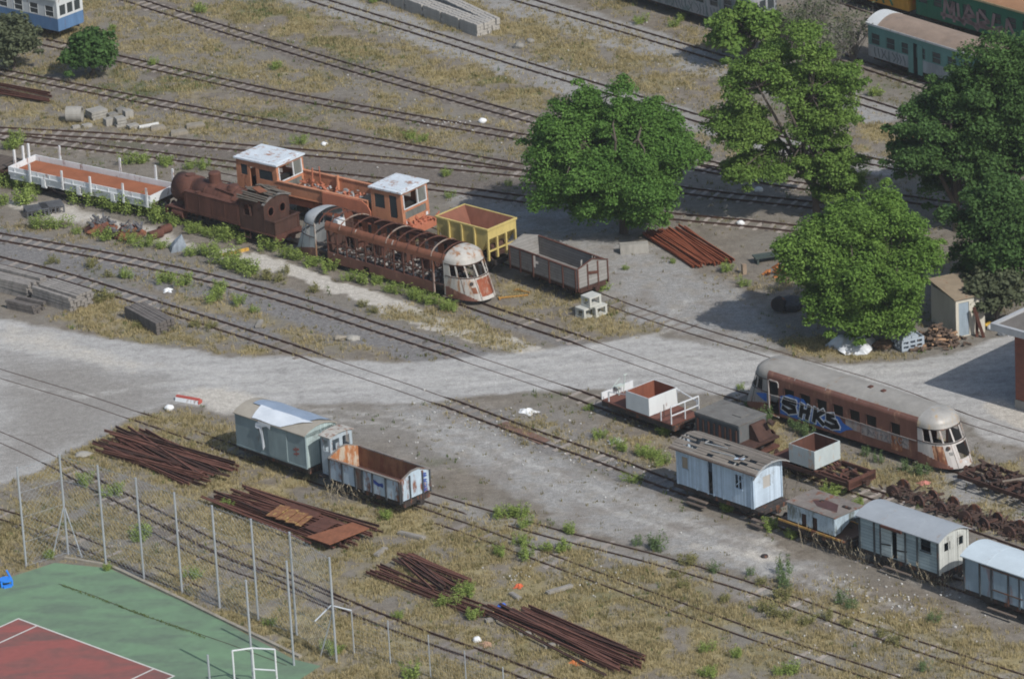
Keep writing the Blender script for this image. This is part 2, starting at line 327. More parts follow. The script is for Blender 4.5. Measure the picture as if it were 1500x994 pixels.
soil = mix(t, at('dark'), soil, mix(t, mid_, (0.168, 0.157, 0.143), (0.25, 0.236, 0.217)))
bl = mix(t, ramp(t, fine, 0.35, 0.7).outputs[0], (0.12, 0.115, 0.112), (0.235, 0.225, 0.215))
soil = mix(t, rag('blue', mid_), soil, bl)
bare = mix(t, ramp(t, fine, 0.3, 0.7).outputs[0], (0.090, 0.075, 0.063), (0.190, 0.166, 0.143)); soil = mix(t, rag('bare', mid_), soil, bare)
grv = mix(t, ramp(t, fine, 0.32, 0.68).outputs[0], (0.195, 0.19, 0.182), (0.32, 0.312, 0.296)); grv = mix(t, ramp(t, mid_, 0.48, 0.66).outputs[0], grv, (0.255, 0.235, 0.205)); grv = mix(t, ramp(t, nz(0.3, 4), 0.5, 0.62).outputs[0], grv, mix(t, fine, (0.16, 0.145, 0.13), (0.26, 0.24, 0.215)))
soil = mix(t, rag('gravel', mid_, 0.3), soil, grv)
wv = N(t, 'ShaderNodeTexNoise', Scale=0.55, Detail=5.0, Roughness=0.6); mpw = N(t, 'ShaderNodeMapping'); mpw.inputs['Scale'].default_value = (0.35, 2.2, 1); mpw.inputs['Rotation'].default_value = (0, 0, 0.15)
t.links.new(P_, mpw.inputs[0]); t.links.new(mpw.outputs[0], wv.inputs[0])
road = mix(t, ramp(t, wv.outputs[0], 0.34, 0.66).outputs[0], (0.295, 0.288, 0.274), (0.385, 0.376, 0.36)); road = mix(t, ramp(t, mid_, 0.55, 0.75).outputs[0], road, (0.215, 0.207, 0.196))
road = mix(t, at('dark'), road, mix(t, fine, (0.19, 0.178, 0.162), (0.245, 0.23, 0.21)))
soil = mix(t, rag('road', mid_, 0.3), soil, road)
rutf = N(t, 'ShaderNodeMath', operation='MULTIPLY'); t.links.new(at('rut'), rutf.inputs[0]); t.links.new(ramp(t, nz(0.8, 4), 0.34, 0.52).outputs[0], rutf.inputs[1]); soil = mix(t, rutf.outputs[0], soil, mix(t, fine, (0.39, 0.38, 0.355), (0.49, 0.475, 0.445)))
pale = mix(t, ramp(t, fine, 0.3, 0.7).outputs[0], (0.32, 0.295, 0.255), (0.52, 0.49, 0.44)); soil = mix(t, rag('pale', mid_, 0.2), soil, pale)
dry = mix(t, ramp(t, mid_, 0.3, 0.7).outputs[0], (0.195, 0.160, 0.080), (0.318, 0.268, 0.148)); dry = mix(t, ramp(t, big, 0.45, 0.62).outputs[0], dry, (0.18, 0.16, 0.095))
soil = mix(t, rag('dry', fine, 0.35), soil, dry)
grn = mix(t, fine, (0.045, 0.06, 0.02), (0.11, 0.135, 0.045)); soil = mix(t, rag('green', fine, 0.3), soil, grn)
soil = mix(t, 0.8, soil, mix(t, ramp(t, peb, 0.3, 0.72).outputs[0], (0.2, 0.2, 0.2), (0.9, 0.9, 0.9)), 'OVERLAY'); soil = mix(t, 0.5, soil, mix(t, ramp(t, nz(2.6, 5, 0.8), 0.3, 0.7).outputs[0], (0.28, 0.27, 0.26), (0.74, 0.74, 0.74)), 'OVERLAY')
soil = mix(t, ramp(t, nz(9.0, 2), 0.74, 0.78).outputs[0], soil, (0.5, 0.48, 0.45))
t.links.new(soil, pb.inputs['Base Color'])
bmp = N(t, 'ShaderNodeBump', Strength=0.5, Distance=0.08); t.links.new(fine, bmp.inputs['Height']); t.links.new(bmp.outputs[0], pb.inputs['Normal'])

GX0, GX1, GY0, GY1, GS = -46.0, 48.0, -58.0, 82.0, 0.3
gx = np.arange(GX0, GX1 + 1e-6, GS); gy = np.arange(GY0, GY1 + 1e-6, GS); nx, ny = len(gx), len(gy)
XX, YY = np.meshgrid(gx, gy); CV = cover(XX, YY)
def grid_obj(name, sel):
    """the faces of the one ground sheet picked by sel"""
    idx = np.arange(nx * ny).reshape(ny, nx); a = idx[:-1, :-1][sel]; q = np.stack([a, a + 1, a + nx + 1, a + nx], -1)
    u, inv = np.unique(q, return_inverse=True); inv = inv.reshape(q.shape)
    me = bpy.data.meshes.new(name); X, Y = XX.ravel()[u], YY.ravel()[u]
    me.from_pydata(np.stack([X, Y, np.zeros_like(X)], -1).tolist(), [], inv.tolist())
    for c in CH:
        at_ = me.attributes.new(c, 'FLOAT', 'POINT'); at_.data.foreach_set('value', CV[c].ravel()[u].astype(np.float32))
    me.materials.append(GM); o = bpy.data.objects.new(name, me); COL.objects.link(o); o['kind'] = 'structure'; return o
cen = (CV['road'][:-1, :-1] + CV['road'][1:, 1:]) / 2 > 0.5
lane_sd = poly_sd(*to_px(XX[:-1, :-1] + .15, YY[:-1, :-1] + .15), LANE) > 0
grid_obj('dirt_road', cen); grid_obj('gravel_lane', lane_sd & ~cen); grid_obj('ground', ~cen & ~lane_sd)
far = MB(); B_ = 600
for (x0, x1, y0, y1) in ((-B_, gx[0], -B_, B_), (gx[-1], B_, -B_, B_), (gx[0], gx[-1], -B_, gy[0]), (gx[0], gx[-1], gy[-1], B_)):
    far.add([(x0, y0, 0), (x1, y0, 0), (x1, y1, 0), (x0, y1, 0)], [(0, 1, 2, 3)])
far.build('ground', GM)['kind'] = 'structure'

# ------------------------------------------------------------------ railway tracks
M_RAIL = paint('rail_steel', (0.085, 0.05, 0.038), 0.3, 0.12, 2.0, 0.6, 0.2, streak=False)
M_SLEEP = planks('sleeper_wood', (0.285, 0.25, 0.22), 5.0, 0, 0.45)
M_SLEEPC = paint('sleeper_concrete', (0.26, 0.25, 0.23), 0.3, 0, 2.0, 0.9)
def spline(pts, step=0.4):
    P = [Vector((*pts[0][:2],)) * 2 - Vector(pts[1][:2])] + [Vector(p[:2]) for p in pts] + [Vector(pts[-1][:2]) * 2 - Vector(pts[-2][:2])]; out = []
    for i in range(1, len(P) - 2):
        p0, p1, p2, p3 = P[i - 1:i + 3]; n = max(2, int((p2 - p1).length / step))
        for k in range(n):
            u = k / n; out.append(0.5 * ((2 * p1) + (p2 - p0) * u + (2 * p0 - 5 * p1 + 4 * p2 - p3) * u * u + (3 * p1 - p0 - 3 * p2 + p3) * u ** 3))
    out.append(P[-2]); return out
GAUGE = 0.97
def track(pts, sleepers=1.0, wood=True, seed=0, top=0.15, patchy=0.0, label=None):
    rd = random.Random(seed); c = spline([G(*p) for p in pts]); nrm = []
    for i in range(len(c)):
        d = (c[min(i + 1, len(c) - 1)] - c[max(i - 1, 0)]).normalized(); nrm.append(Vector((-d.y, d.x)))
    cvr = cover(np.array([p.x for p in c]), np.array([p.y for p in c]))['road']
    root = bpy.data.objects.new('railway_track', None); COL.objects.link(root); root['kind'] = 'structure'
    for s_ in (-1, 1):
        mb = MB(); rs = []; rr = random.Random(seed * 7 + s_)
        for i, p in enumerate(c):
            h = top * (1 - cvr[i]) + 0.012 * cvr[i]
            if patchy and vnoise(np.array([i * 0.09 + seed * 3.1 + s_]), np.array([seed * 1.7]))[0] < patchy: h = -0.05
            q = p + nrm[i] * (s_ * GAUGE / 2); a = nrm[i] * 0.03; f = nrm[i] * 0.048
            rs.append([(q.x - f.x, q.y - f.y, -0.06), (q.x - f.x, q.y - f.y, h - 0.11), (q.x - a.x * .5, q.y - a.y * .5, h - 0.09), (q.x - a.x, q.y - a.y, h - 0.03), (q.x - a.x, q.y - a.y, h), (q.x + a.x, q.y + a.y, h), (q.x + a.x, q.y + a.y, h - 0.03), (q.x + a.x * .5, q.y + a.y * .5, h - 0.09), (q.x + f.x, q.y + f.y, h - 0.11), (q.x + f.x, q.y + f.y, -0.06)])
        mb.rings(rs, closed=True, caps=True).build('rail', M_RAIL, root)
    mb = MB(); acc = 0.0
    for i in range(1, len(c)):
        acc += (c[i] - c[i - 1]).length
        if acc > 0.72:
            acc = 0
            if cvr[i] > 0.3 or rd.random() > sleepers: continue
            d = Vector((nrm[i].y, -nrm[i].x)); n = nrm[i]; o = c[i] + d * rd.uniform(-.05, .05); z = rd.uniform(0.015, 0.045) * top / .15
            L = rd.uniform(0.8, 0.9); n2 = (n + d * rd.uniform(-.03, .03)).normalized()
            mb.bar((*(o - n2 * L), z - 0.05), (*(o + n2 * L), z - 0.05), rd.uniform(.2, .27), 0.1)
    if mb.v: tag(mb.build('sleepers', M_SLEEP if wood else M_SLEEPC, root), kind='stuff')
    return root
TR = {
    'T1': [(700, -20), (760, -1), (920, 46), (1080, 94), (1280, 155), (1520, 232)],
    'T2': [(420, -15), (461, 0), (620, 49), (780, 100), (900, 136), (1045, 181), (1258, 233), (1358, 254), (1520, 290)],
    'T3': [(150, -14), (191, 0), (290, 32), (390, 63), (580, 120), (768, 173), (900, 208), (1030, 240), (1110, 258)],
    'T4': [(60, 62), (164, 85), (390, 135), (570, 168), (758, 201), (1040, 249), (1155, 271), (1310, 290), (1520, 322)],
    'T5': [(-60, 97), (0, 107), (200, 146), (390, 181), (575, 213), (760, 245), (900, 265), (1040, 285), (1180, 300), (1320, 318)],
    'T6a': [(-60, 188), (0, 192), (180, 202), (350, 217), (427, 223), (600, 239), (770, 256), (860, 263)],
    'T6b': [(-60, 197), (0, 201), (170, 221), (345, 243), (500, 260), (650, 277), (770, 293), (935, 313), (1130, 332), (1330, 356)],
    'T7': [(-60, 246), (20, 262), (130, 288), (250, 315), (340, 340), (450, 368), (580, 407), (715, 455), (860, 503), (1000, 552), (1130, 597), (1280, 646), (1420, 692), (1540, 735)],
    'T8': [(300, 244), (420, 270), (520, 300), (640, 343), (760, 388), (888, 440), (1000, 479), (1150, 524), (1290, 566), (1412, 612), (1540, 652)],
    'T9': [(-60, 336), (0, 348), (200, 385), (390, 430), (580, 490), (780, 556), (870, 588), (1000, 634), (1130, 676), (1280, 726), (1420, 770), (1540, 812)],
    'T10': [(-60, 366), (0, 383), (96, 407), (250, 455), (400, 503), (500, 537), (590, 567), (670, 596), (780, 637), (890, 675), (985, 712), (1120, 758), (1260, 812), (1400, 856), (1540, 905)],
    'T11': [(-60, 528), (0, 547), (120, 583), (212, 614), (330, 655), (450, 697), (560, 733), (640, 760), (712, 785), (853, 838), (1040, 907), (1160, 949), (1270, 985), (1360, 1015)],
    'T12': [(470, 680), (560, 708), (640, 733), (800, 779), (960, 820), (1120, 868), (1278, 925), (1400, 965), (1540, 1010)],
    'T13': [(-40, 625), (0, 640), (60, 667), (128, 704), (220, 752), (318, 803), (400, 838), (480, 876), (600, 925), (705, 962), (820, 1006)],
    'T14': [(228, 772), (290, 806), (350, 832), (420, 856), (500, 890)],
    'T15': [(-30, 745), (60, 772), (130, 800), (210, 833), (290, 868)],
    'T0': [(780, -60), (940, -10), (1100, 40), (1290, 105), (1420, 148), (1560, 190)], 'T00': [(1100, -45), (1330, 35), (1560, 110)],
}
SLP = dict(T9=(1, .0), T10=(.9, .0), T11=(.35, .33), T12=(.25, .3), T13=(.85, .0), T14=(.5, 0), T15=(.5, .3), T8=(.3, 0), T7=(.5, 0), T2=(.8, 0))
for i, (k, p) in enumerate(TR.items()):
    track(p, SLP.get(k, (1, 0))[0], k not in ('T1', 'T2'), i + 1, top=.05 if k == 'T8' else .08 if k in ('T11', 'T12', 'T14', 'T15') else .115, patchy=SLP.get(k, (1, 0))[1])

# tennis court: green sheet, red field, painted lines
M_CG = paint('court_green', (0.12, 0.235, 0.125), 0.3, 0.0, 0.35, 0.8, streak=False, bump=0)
def court_mat(name, c, c2, th):
    m = bpy.data.materials.new(name); m.use_nodes = True; t = m.node_tree; b = t.nodes['Principled BSDF']; b.inputs['Roughness'].default_value = 0.85
    tc = N(t, 'ShaderNodeTexCoord'); n1 = N(t, 'ShaderNodeTexNoise', Scale=0.33, Detail=6.0, Roughness=0.55, Distortion=0.6); n2 = N(t, 'ShaderNodeTexNoise', Scale=2.5, Detail=6.0)
    mp = N(t, 'ShaderNodeMapping'); mp.inputs['Rotation'].default_value = (0, 0, 0.8); mp.inputs['Scale'].default_value = (1, 2.2, 1); t.links.new(tc.outputs['Object'], mp.inputs[0])
    t.links.new(mp.outputs[0], n1.inputs[0]); t.links.new(tc.outputs['Object'], n2.inputs[0])
    r = ramp(t, n1.outputs[0], th - 0.1, th + 0.13); col = mix(t, r.outputs[0], c, c2); col = mix(t, 0.25, col, mix(t, n2.outputs[0], c3(c2, 0.4), c3(c, 1.6)))
    t.links.new(col, b.inputs['Base Color']); return m
M_CG = court_mat('court_green', (0.145, 0.24, 0.14), (0.11, 0.15, 0.108), 0.5); M_CR = court_mat('court_red', (0.27, 0.08, 0.068), (0.125, 0.078, 0.068), 0.5)
M_LINE = paint('court_line_paint', (0.55, 0.54, 0.50), 0.2, 0, 3, 0.8, bump=0)
def sheet(name, pts, z, mat):
    mb = MB().add([(p[0], p[1], z) for p in pts], [tuple(range(len(pts)))]); o = mb.build(name, mat); o['kind'] = 'structure'; return o
cg = [G(*p) for p in COURT_G]; sheet('tennis_court', cg, 0.012, M_CG)
A0, B0 = G(27, 906), G(255, 990); u = (B0 - A0).normalized(); w = Vector((u.y, -u.x, 0)); Lc = (B0 - A0).length
sheet('court_field', [A0, B0, B0 + w * 23.8, A0 + w * 23.8], 0.018, M_CR)
def stripe(p, q, z=0.024, hw=0.05):
    d = (q - p).normalized(); n = Vector((-d.y, d.x, 0)) * hw; sheet('court_line', [p - n, q - n, q + n, p + n], z, M_LINE)
k = Lc * 1.37 / 10.97
stripe(A0 - u * .05, B0 + u * .05); stripe(A0 + w * .05, A0 + w * 23.8); stripe(B0 + w * .05, B0 + w * 23.8); stripe(A0 + u * k + w * .05, A0 + u * k + w * 23.8); stripe(B0 - u * k + w * .05, B0 - u * k + w * 23.8)
# low concrete kerb along the court
kb = MB(); kp = [G(*p) for p in ((95, 818), (160, 829), (265, 878), (330, 910), (440, 963))]
for a, b in zip(kp[:-1], kp[1:]): kb.bar((a.x, a.y, 0.05), (b.x, b.y, 0.05), 0.18, 0.14)
kb.build('court_kerb', paint('kerb_concrete', (0.30, 0.27, 0.22), 0.3, 0, 1.5, 0.9))['kind'] = 'structure'
ck = [G(*p) for p in ((86, 855), (140, 873), (200, 898), (262, 918), (330, 941), (420, 974))]; cm = MB()
for a, b in zip(ck[:-1], ck[1:]): cm.bar((a.x, a.y, .012), (b.x, b.y, .012), .07, .012)
cm.build('court_joint', paint('dark_joint', (.075, .085, .055), .4, 0, 3, .95))['kind'] = 'structure'
# ------------------------------------------------------------------ rolling stock
M_RUST = paint('rust', (0.105, 0.045, 0.032), 0.45, 0.0, 1.6, 0.85, streak=True)
M_RUSTD = paint('rust_dark', (0.07, 0.036, 0.027), 0.45, 0.0, 2.0, 0.85)
M_RUSTO = paint('rust_orange', (0.24, 0.095, 0.05), 0.4, 0.3, 1.3, 0.85)
M_IRON = paint('old_iron', (0.045, 0.038, 0.035), 0.5, 0.3, 2.0, 0.8)
M_WHITE = paint('old_white_paint', (0.62, 0.64, 0.65), 0.12, 0.22, 1.6, 0.6)
M_CREAM = paint('grey_white_nose', (0.43, 0.41, 0.375), 0.25, 0.42, 1.1, 0.6, rustc=(0.2, 0.11, 0.06))
M_PALEB = paint('pale_blue_paint', (0.42, 0.51, 0.59), 0.25, 0.38, 1.4, 0.7)
M_PALEB2 = paint('pale_blue_wood', (0.40, 0.50, 0.60), 0.3, 0.12, 1.6, 0.8, rustc=(0.13, 0.12, 0.11))
M_GREENG = paint('grey_green_paint', (0.215, 0.275, 0.29), 0.25, 0.12, 0.9, 0.7, rustc=(0.12, 0.13, 0.13))
M_DGREY = paint('dark_grey_paint', (0.06, 0.068, 0.075), 0.4, 0.25, 1.5, 0.75)
M_YEL = paint('yellow_paint', (0.52, 0.41, 0.15), 0.25, 0.12, 1.5, 0.7)
M_ORA = paint('orange_paint', (0.46, 0.205, 0.115), 0.3, 0.25, 1.2, 0.7)
M_ORA2 = paint('orange_red_paint', (0.43, 0.155, 0.09), 0.25, 0.15, 1.2, 0.7)
M_ROOFW = paint('white_roof_paint', (0.56, 0.61, 0.65), 0.2, 0.35, 1.3, 0.7, streak=False, rustc=(0.22, 0.12, 0.08))
M_ROOFG = paint('grey_roof', (0.28, 0.265, 0.24), 0.25, 0.15, 0.8, 0.8, streak=False, rustc=(0.16, 0.11, 0.07))
M_WOODG = planks('grey_boards', (0.21, 0.195, 0.18), 0.17, 2, 0.3, 0.35)
M_WOODR = planks('grey_roof_boards', (0.20, 0.175, 0.15), 0.15, 1, 0.35, 0.5)
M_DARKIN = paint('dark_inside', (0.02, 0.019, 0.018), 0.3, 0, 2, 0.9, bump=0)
M_BROWN = paint('railcar_brown', (0.165, 0.075, 0.055), 0.3, 0.25, 1.0, 0.6, rustc=(0.2, 0.11, 0.07))
M_GLASS = glassmat()
M_SCRAP = paint('scrap', (0.075, 0.047, 0.037), 0.6, 0.2, 3.0, 0.85, streak=False)

def wheelset(root, x, r=0.40, mat=None, gauge=GAUGE):
    mb = MB()
    for s in (-1, 1):
        y = s * gauge / 2; mb.tube((x, y - .05, r + .15), (x, y + .06, r + .15), r, n=20); mb.tube((x, y + s * .055, r + .15), (x, y + s * .085, r + .15), r * .3, n=10)
    mb.tube((x, -gauge / 2, r + .15), (x, gauge / 2, r + .15), .06, n=8)
    return mb.build('wheelset', mat or M_IRON, root)
def chassis(root, L, w, z0, z1, xs, mat, hw=None, buffers=True):
    """sole bars, headstocks and cross members; wheelsets with axle boxes and springs; a centre buffer at each end"""
    mb = MB(); y = w / 2
    for s in (-1, 1): mb.box(-L / 2, L / 2, s * y - .05, s * y + .05, z0, z1)
    n = max(3, int(L / 1.0))
    for i in range(n + 1):
        x = -L / 2 + L * i / n; mb.box(x - .05, x + .05, -y + .051, y - .051, z0 + .02, z1 - .004)
    mb.box(-L / 2, L / 2, -.3, -.24, z0 + .03, z1 - .01); mb.box(-L / 2, L / 2, .24, .3, z0 + .03, z1 - .01)
    mb.build('underframe', mat, root)
    for x in xs:
        wheelset(root, x)
        for s in (-1, 1):
            b = MB(); yy = s * (GAUGE / 2 + .2); b.box(x - .11, x + .11, yy - .07, yy + .07, .46, .68)
            b.bar((x - .45, yy, z0 - .02), (x, yy, .72), .07, .05).bar((x + .45, yy, z0 - .02), (x, yy, .72), .07, .05); b.bar((x - .13, yy, .4), (x - .13, yy, z0 + .05), .03).bar((x + .13, yy, .4), (x + .13, yy, z0 + .05), .03)
            b.build('axle_box', M_IRON, root)
    if buffers:
        for s in (-1, 1):
            mb = MB().box(s * L / 2, s * (L / 2 + .06), -(hw or y) - .02, (hw or y) + .02, z0 - .05, z1 - .006)
            mb.tube((s * (L / 2 + .05), 0, z0 + .08), (s * (L / 2 + .4), 0, z0 + .08), .06); mb.tube((s * (L / 2 + .4), 0, z0 + .08), (s * (L / 2 + .45), 0, z0 + .08), .17, n=14)
            mb.build('buffer', mat, root)
def arch_roof(mb, L, w, z, rise, x0=None, x1=None, t=.05, n=14, ysplit=None):
    """curved roof shell, from x0 to x1"""
    x0 = -L / 2 if x0 is None else x0; x1 = L / 2 if x1 is None else x1
    prof = []
    for i in range(n + 1):
        y = -w / 2 + w * i / n; prof.append((y, z + rise * (1 - (2 * y / w) ** 2)))
    pr = prof + [(y, zz - t) for y, zz in reversed(prof)]
    return mb.prism(pr, lambda u, v, q: (q, u, v), x0, x1)
def ends_arch(mb, x, w, z0, z, rise, t, n=12):
    prof = [(-w / 2, z0)] + [(-w / 2 + w * i / n, z + rise * (1 - (2 * (i / n) - 1) ** 2)) for i in range(n + 1)] + [(w / 2, z0)]
    return mb.prism(prof, lambda u, v, q: (q, u, v), x, x + t)
def near(y): return lambda u0: (lambda u, v, n: (u0 + u, y + n, v))
def stroke(mb, pts, fn, w, t=.008):
    """brush stroke lying on a surface fn(u, v) -> point"""
    P = [Vector(fn(*p)) for p in pts]
    e = (Vector(fn(1, 0)) - Vector(fn(0, 0))).cross(Vector(fn(0, 1)) - Vector(fn(0, 0))).normalized()
    for a, b in zip(P[:-1], P[1:]):
        d = (b - a).normalized() * w * .35; mb.bar(a - d, b + d, w, t, up=e)

# white low sided flat wagon ------------------------------------------------
def flat_wagon():
    loc, a, L = side_frame((13, 244), (220, 287), 1.5, 2.45); Wd = 2.45; y = Wd / 2
    r = thing('flat_wagon', 'long white low sided flat wagon with rust red deck and upright stakes', 'wagon', loc, a)
    MB().box(-L / 2 + .06, L / 2 - .06, -y + .06, y - .06, 1.1, 1.16).build('deck', paint('rust_deck', (0.29, 0.105, 0.05), 0.25, 0.1, .8, .9, streak=False), r)
    for s in (-1, 1):
        mb = MB().box(-L / 2, L / 2, s * y - .03, s * y + .03, 1.0, 1.5)
        for i in range(12):
            x = -L / 2 + L * (i + .5) / 12; mb.box(x - .03, x + .03, s * (y + .03), s * (y + .06), 1.0, 1.46)
        mb.box(-L / 2, L / 2, s * (y + .031), s * (y + .09), 1.18, 1.24); mb.build('side_board', M_WHITE, r)
        MB().box(s * (L / 2 - .03), s * (L / 2 + .03), -y - .04, y + .04, 1.0, 1.505).build('end_board', M_WHITE, r)
    for f in (.16, .39, .59, .82, .985):
        x = -L / 2 + L * f; MB().box(x - .06, x + .06, -y - .17, -y - .09, .78, 2.0).build('stake', M_WHITE, r)
    for f in (.17, .60, .85, .97):
        x = -L / 2 + L * f; MB().box(x - .06, x + .06, y + .09, y + .17, .8, 2.35).build('stake', M_WHITE, r)
    for yy in (-.55, .25, .75): MB().box(-L / 2 - .14, -L / 2 - .04, yy - .07, yy + .07, .9, 2.35).build('stake', M_WHITE, r)
    for f in (.25, .5, .74):
        x = -L / 2 + L * f; MB().box(x - .14, x + .14, -y - .13, -y - .032, .7, 1.17).box(x - .2, x + .2, -y - .1, -y - .0, .62, .72).build('bracket', M_WHITE, r)
    mb = MB(); mb.box(-L / 2 + .03, L / 2 - .03, -y + .02, -y + .08, .72, .998).box(-L / 2 + .03, L / 2 - .03, y - .08, y - .02, .72, .998); mb.build('side_sill', M_WHITE, r)
    mb = MB().bar((-2.6, -y + .05, .715), (-1.7, -y + .05, .45), .08).bar((-1.7, -y + .05, .45), (1.7, -y + .05, .45), .08).bar((1.7, -y + .05, .45), (2.6, -y + .05, .715), .08); mb.build('truss_rod', M_IRON, r)
    chassis(r, L - .2, 1.9, .75, 1.06, (-L / 2 + 1.3, -L / 2 + 2.5, L / 2 - 2.5, L / 2 - 1.3), M_IRON)
    return r
flat_wagon()

# rusty tank locomotive -----------------------------------------------------
def tank_loco():
    loc, a, L = side_frame((243, 300), (401, 342), 1.1, 2.2); y = 1.1
    r = thing('steam_locomotive', 'rusted brown steam tank locomotive with broken plank cab roof', 'locomotive', loc, a)
    rd = random.Random(3)
    mb = MB().box(-4.4, 1.7, -y, y, 1.02, 1.1).box(1.7, 4.45, -y, y, .86, .94); mb.build('footplate', M_RUST, r)
    mb = MB().tube((-4.15, 0, 2.05), (1.75, 0, 2.05), .78, n=28); mb.tube((-4.2, 0, 2.05), (-2.7, 0, 2.05), .86, n=28); mb.tube((-4.26, 0, 2.05), (-4.2, 0, 2.05), .62, n=24)
    for x in (-2.65, -1.6, -.4, .7): mb.tube((x, 0, 2.05), (x + .07, 0, 2.05), .8, n=28)
    mb.build('boiler', M_RUST, r, True)
    MB().box(-4.1, -2.9, -.5, .5, 1.1, 1.5).build('smokebox_saddle', M_RUSTD, r)
    for s in (-1, 1):
        mb = MB().box(-2.85, 1.68, s * .76, s * 1.08, 1.1, 2.28); mb.box(-2.87, 1.7, s * .72, s * 1.1, 2.281, 2.32); mb.tube((-1.8, s * .92, 2.3), (-1.8, s * .92, 2.42), .17); mb.box(-2.86, 1.69, s * 1.081, s * 1.1, 1.12, 1.2)
        for i in range(5): mb.box(-2.7 + i * 1.05, -2.66 + i * 1.05, s * 1.081, s * 1.095, 1.1, 2.28)
        mb.build('side_tank', M_RUST, r)
        mb = MB().tube((-4.0, s * .86, .72), (-3.1, s * .86, .72), .3, n=18); mb.box(-3.9, -3.2, s * .6, s * 1.05, .75, 1.015); mb.build('cylinder', M_RUST, r)
    mb = MB().tube((-1.25, 0, 2.75), (-1.25, 0, 3.42), .37, n=20); mb.tube((-1.25, 0, 3.42), (-1.25, 0, 3.5), .37, .28, n=20); mb.tube((-1.25, 0, 2.7), (-1.25, 0, 2.85), .5, .38, n=20); mb.build('steam_dome', M_RUST, r, False)
    mb = MB().tube((.3, 0, 2.75), (.3, 0, 2.98), .45, .3, n=18).tube((-3.3, 0, 2.8), (-3.3, 0, 2.95), .3, n=16); mb.tube((1.1, .2, 2.7), (1.1, .2, 3.05), .07); mb.bar((-.7, -.5, 2.72), (.9, -.6, 2.66), .09); mb.bar((-2.2, .3, 2.84), (-.4, .4, 2.86), .06); mb.build('boiler_fittings', M_RUST, r)
    # cab with arched ends, window openings
    z0, z1, x0, x1 = .94, 2.75, 1.72, 3.75
    for s in (-1, 1):
        MB().wall(lambda u, v, n, s=s: (x0 + u, s * (1.07 - n), z0 + v), x1 - x0, z1 - z0, .05, [(.35, 1.1, .85, 1.55)]).build('cab_side', M_RUSTD, r)
    for x, t_ in ((x0 - .001, .05), (x1 - .05, .05)):
        mb = MB().wall(lambda u, v, n, x=x: (x + n, -1.02 + u, z0 + v), 2.04, 1.62, t_, [(.3, .72, .95, 1.45), (1.28, 1.7, .95, 1.45)])
        ends_arch(mb, x, 2.04, z0 + 1.621, z1 - .02, .32, .05); mb.build('cab_end', M_RUSTD, r)
    for yy in (-.51, .47):
        mb = MB()
        for k in range(12):
            p, q = 2 * math.pi * k / 12, 2 * math.pi * (k + 1) / 12; mb.bar((x1 + .012, yy + .26 * math.cos(p), z0 + 1.2 + .3 * math.sin(p)), (x1 + .012, yy + .26 * math.cos(q), z0 + 1.2 + .3 * math.sin(q)), .07, .03, up=(1, 0, 0))
        mb.build('window_frame', M_RUST, r)
    M_RP = planks('loco_roof_planks', (0.155, 0.135, 0.11), .4, 1, .35)
    mb = MB(); n = 15
    for i in range(n):
        y0 = -1.2 + 2.4 * i / n; zf = lambda q: 2.76 + .34 * (1 - (q / 1.2) ** 2)
        if i in (4, 9): continue
        xa, xb = 1.5 + rd.uniform(-.1, .3 if i % 3 else .9), 3.95 - rd.uniform(0, .3 if i % 4 else 1.2); yy = y0 + .08; d = rd.uniform(-.06, .06)
        mb.bar((xa, yy + d, zf(yy) + rd.uniform(0, .06)), (xb, yy - d, zf(yy) + rd.uniform(0, .05)), .15, .03)
    for k in range(5):
        p = (rd.uniform(1.7, 2.8), rd.uniform(-.9, .9)); mb.bar((p[0], p[1], 3.14), (p[0] + rd.uniform(.5, 1.3), p[1] + rd.uniform(-.5, .5), 3.16), .12, .03)
    mb.build('cab_roof', M_RP, r); MB().bar((2.0, .1, 3.16), (3.1, -.35, 3.18), .5, .02).build('roof_sheet', M_RUSTO, r)
    mb = MB(); arch_roof(mb, 2.1, 2.3, 2.74, .34, 3.66, 3.84, .06); mb.build('roof_rim', paint('grey_trim', (.2, .19, .18), .3, .2), r)
    mb = MB().wall(lambda u, v, n: (3.78 + u, -1.05 + n, .94 + v), .75, .85, .04).wall(lambda u, v, n: (3.78 + u, 1.05 - n, .94 + v), .75, .85, .04).wall(lambda u, v, n: (4.49 + n, -1.05 + u, .94 + v), 2.1, .85, .04); mb.box(4.4, 4.6, -1.08, 1.08, 1.72, 1.8); mb.box(3.8, 4.5, -1.0, 1.0, 1.15, 1.2); mb.build('bunker', M_RUSTD, r)
    mb = MB().box(4.45, 4.6, -1.12, 1.12, .55, .93).tube((4.6, 0, .75), (4.95, 0, .75), .08).tube((4.95, 0, .75), (5.0, 0, .75), .19).bar((4.55, .9, .9), (4.55, .9, 1.7), .05); mb.build('buffer_beam', M_RUST, r)
    mb = MB().box(-4.55, -4.4, -1.1, 1.1, .6, 1.02).tube((-4.6, 0, .78), (-4.95, 0, .78), .08).tube((-4.95, 0, .78), (-5.0, 0, .78), .19); mb.build('buffer_beam', M_RUST, r)
    mb = MB()
    for s in (-1, 1): mb.box(-4.3, 4.4, s * .42, s * .48, .45, 1.015 if s else 1)
    mb.build('frame', M_IRON, r)
    for x in (-2.5, -1.3, -.1): wheelset(r, x, .5)
    for x in (2.6,): wheelset(r, x, .38)
    mb = MB().bar((-3.2, -.72, .6), (-.1, -.72, .55), .06, .1).bar((-3.2, .72, .6), (-.1, .72, .55), .06, .1); mb.build('connecting_rod', M_IRON, r)
    mb = MB()
    for s in (-1, 1): mb.box(2.0, 2.5, s * 1.0, s * 1.12, .4, .45).box(2.0, 2.04, s * 1.03, s * 1.08, .4, .86).box(2.46, 2.5, s * 1.03, s * 1.08, .4, .86)
    mb.build('cab_step', M_RUSTD, r)
tank_loco()

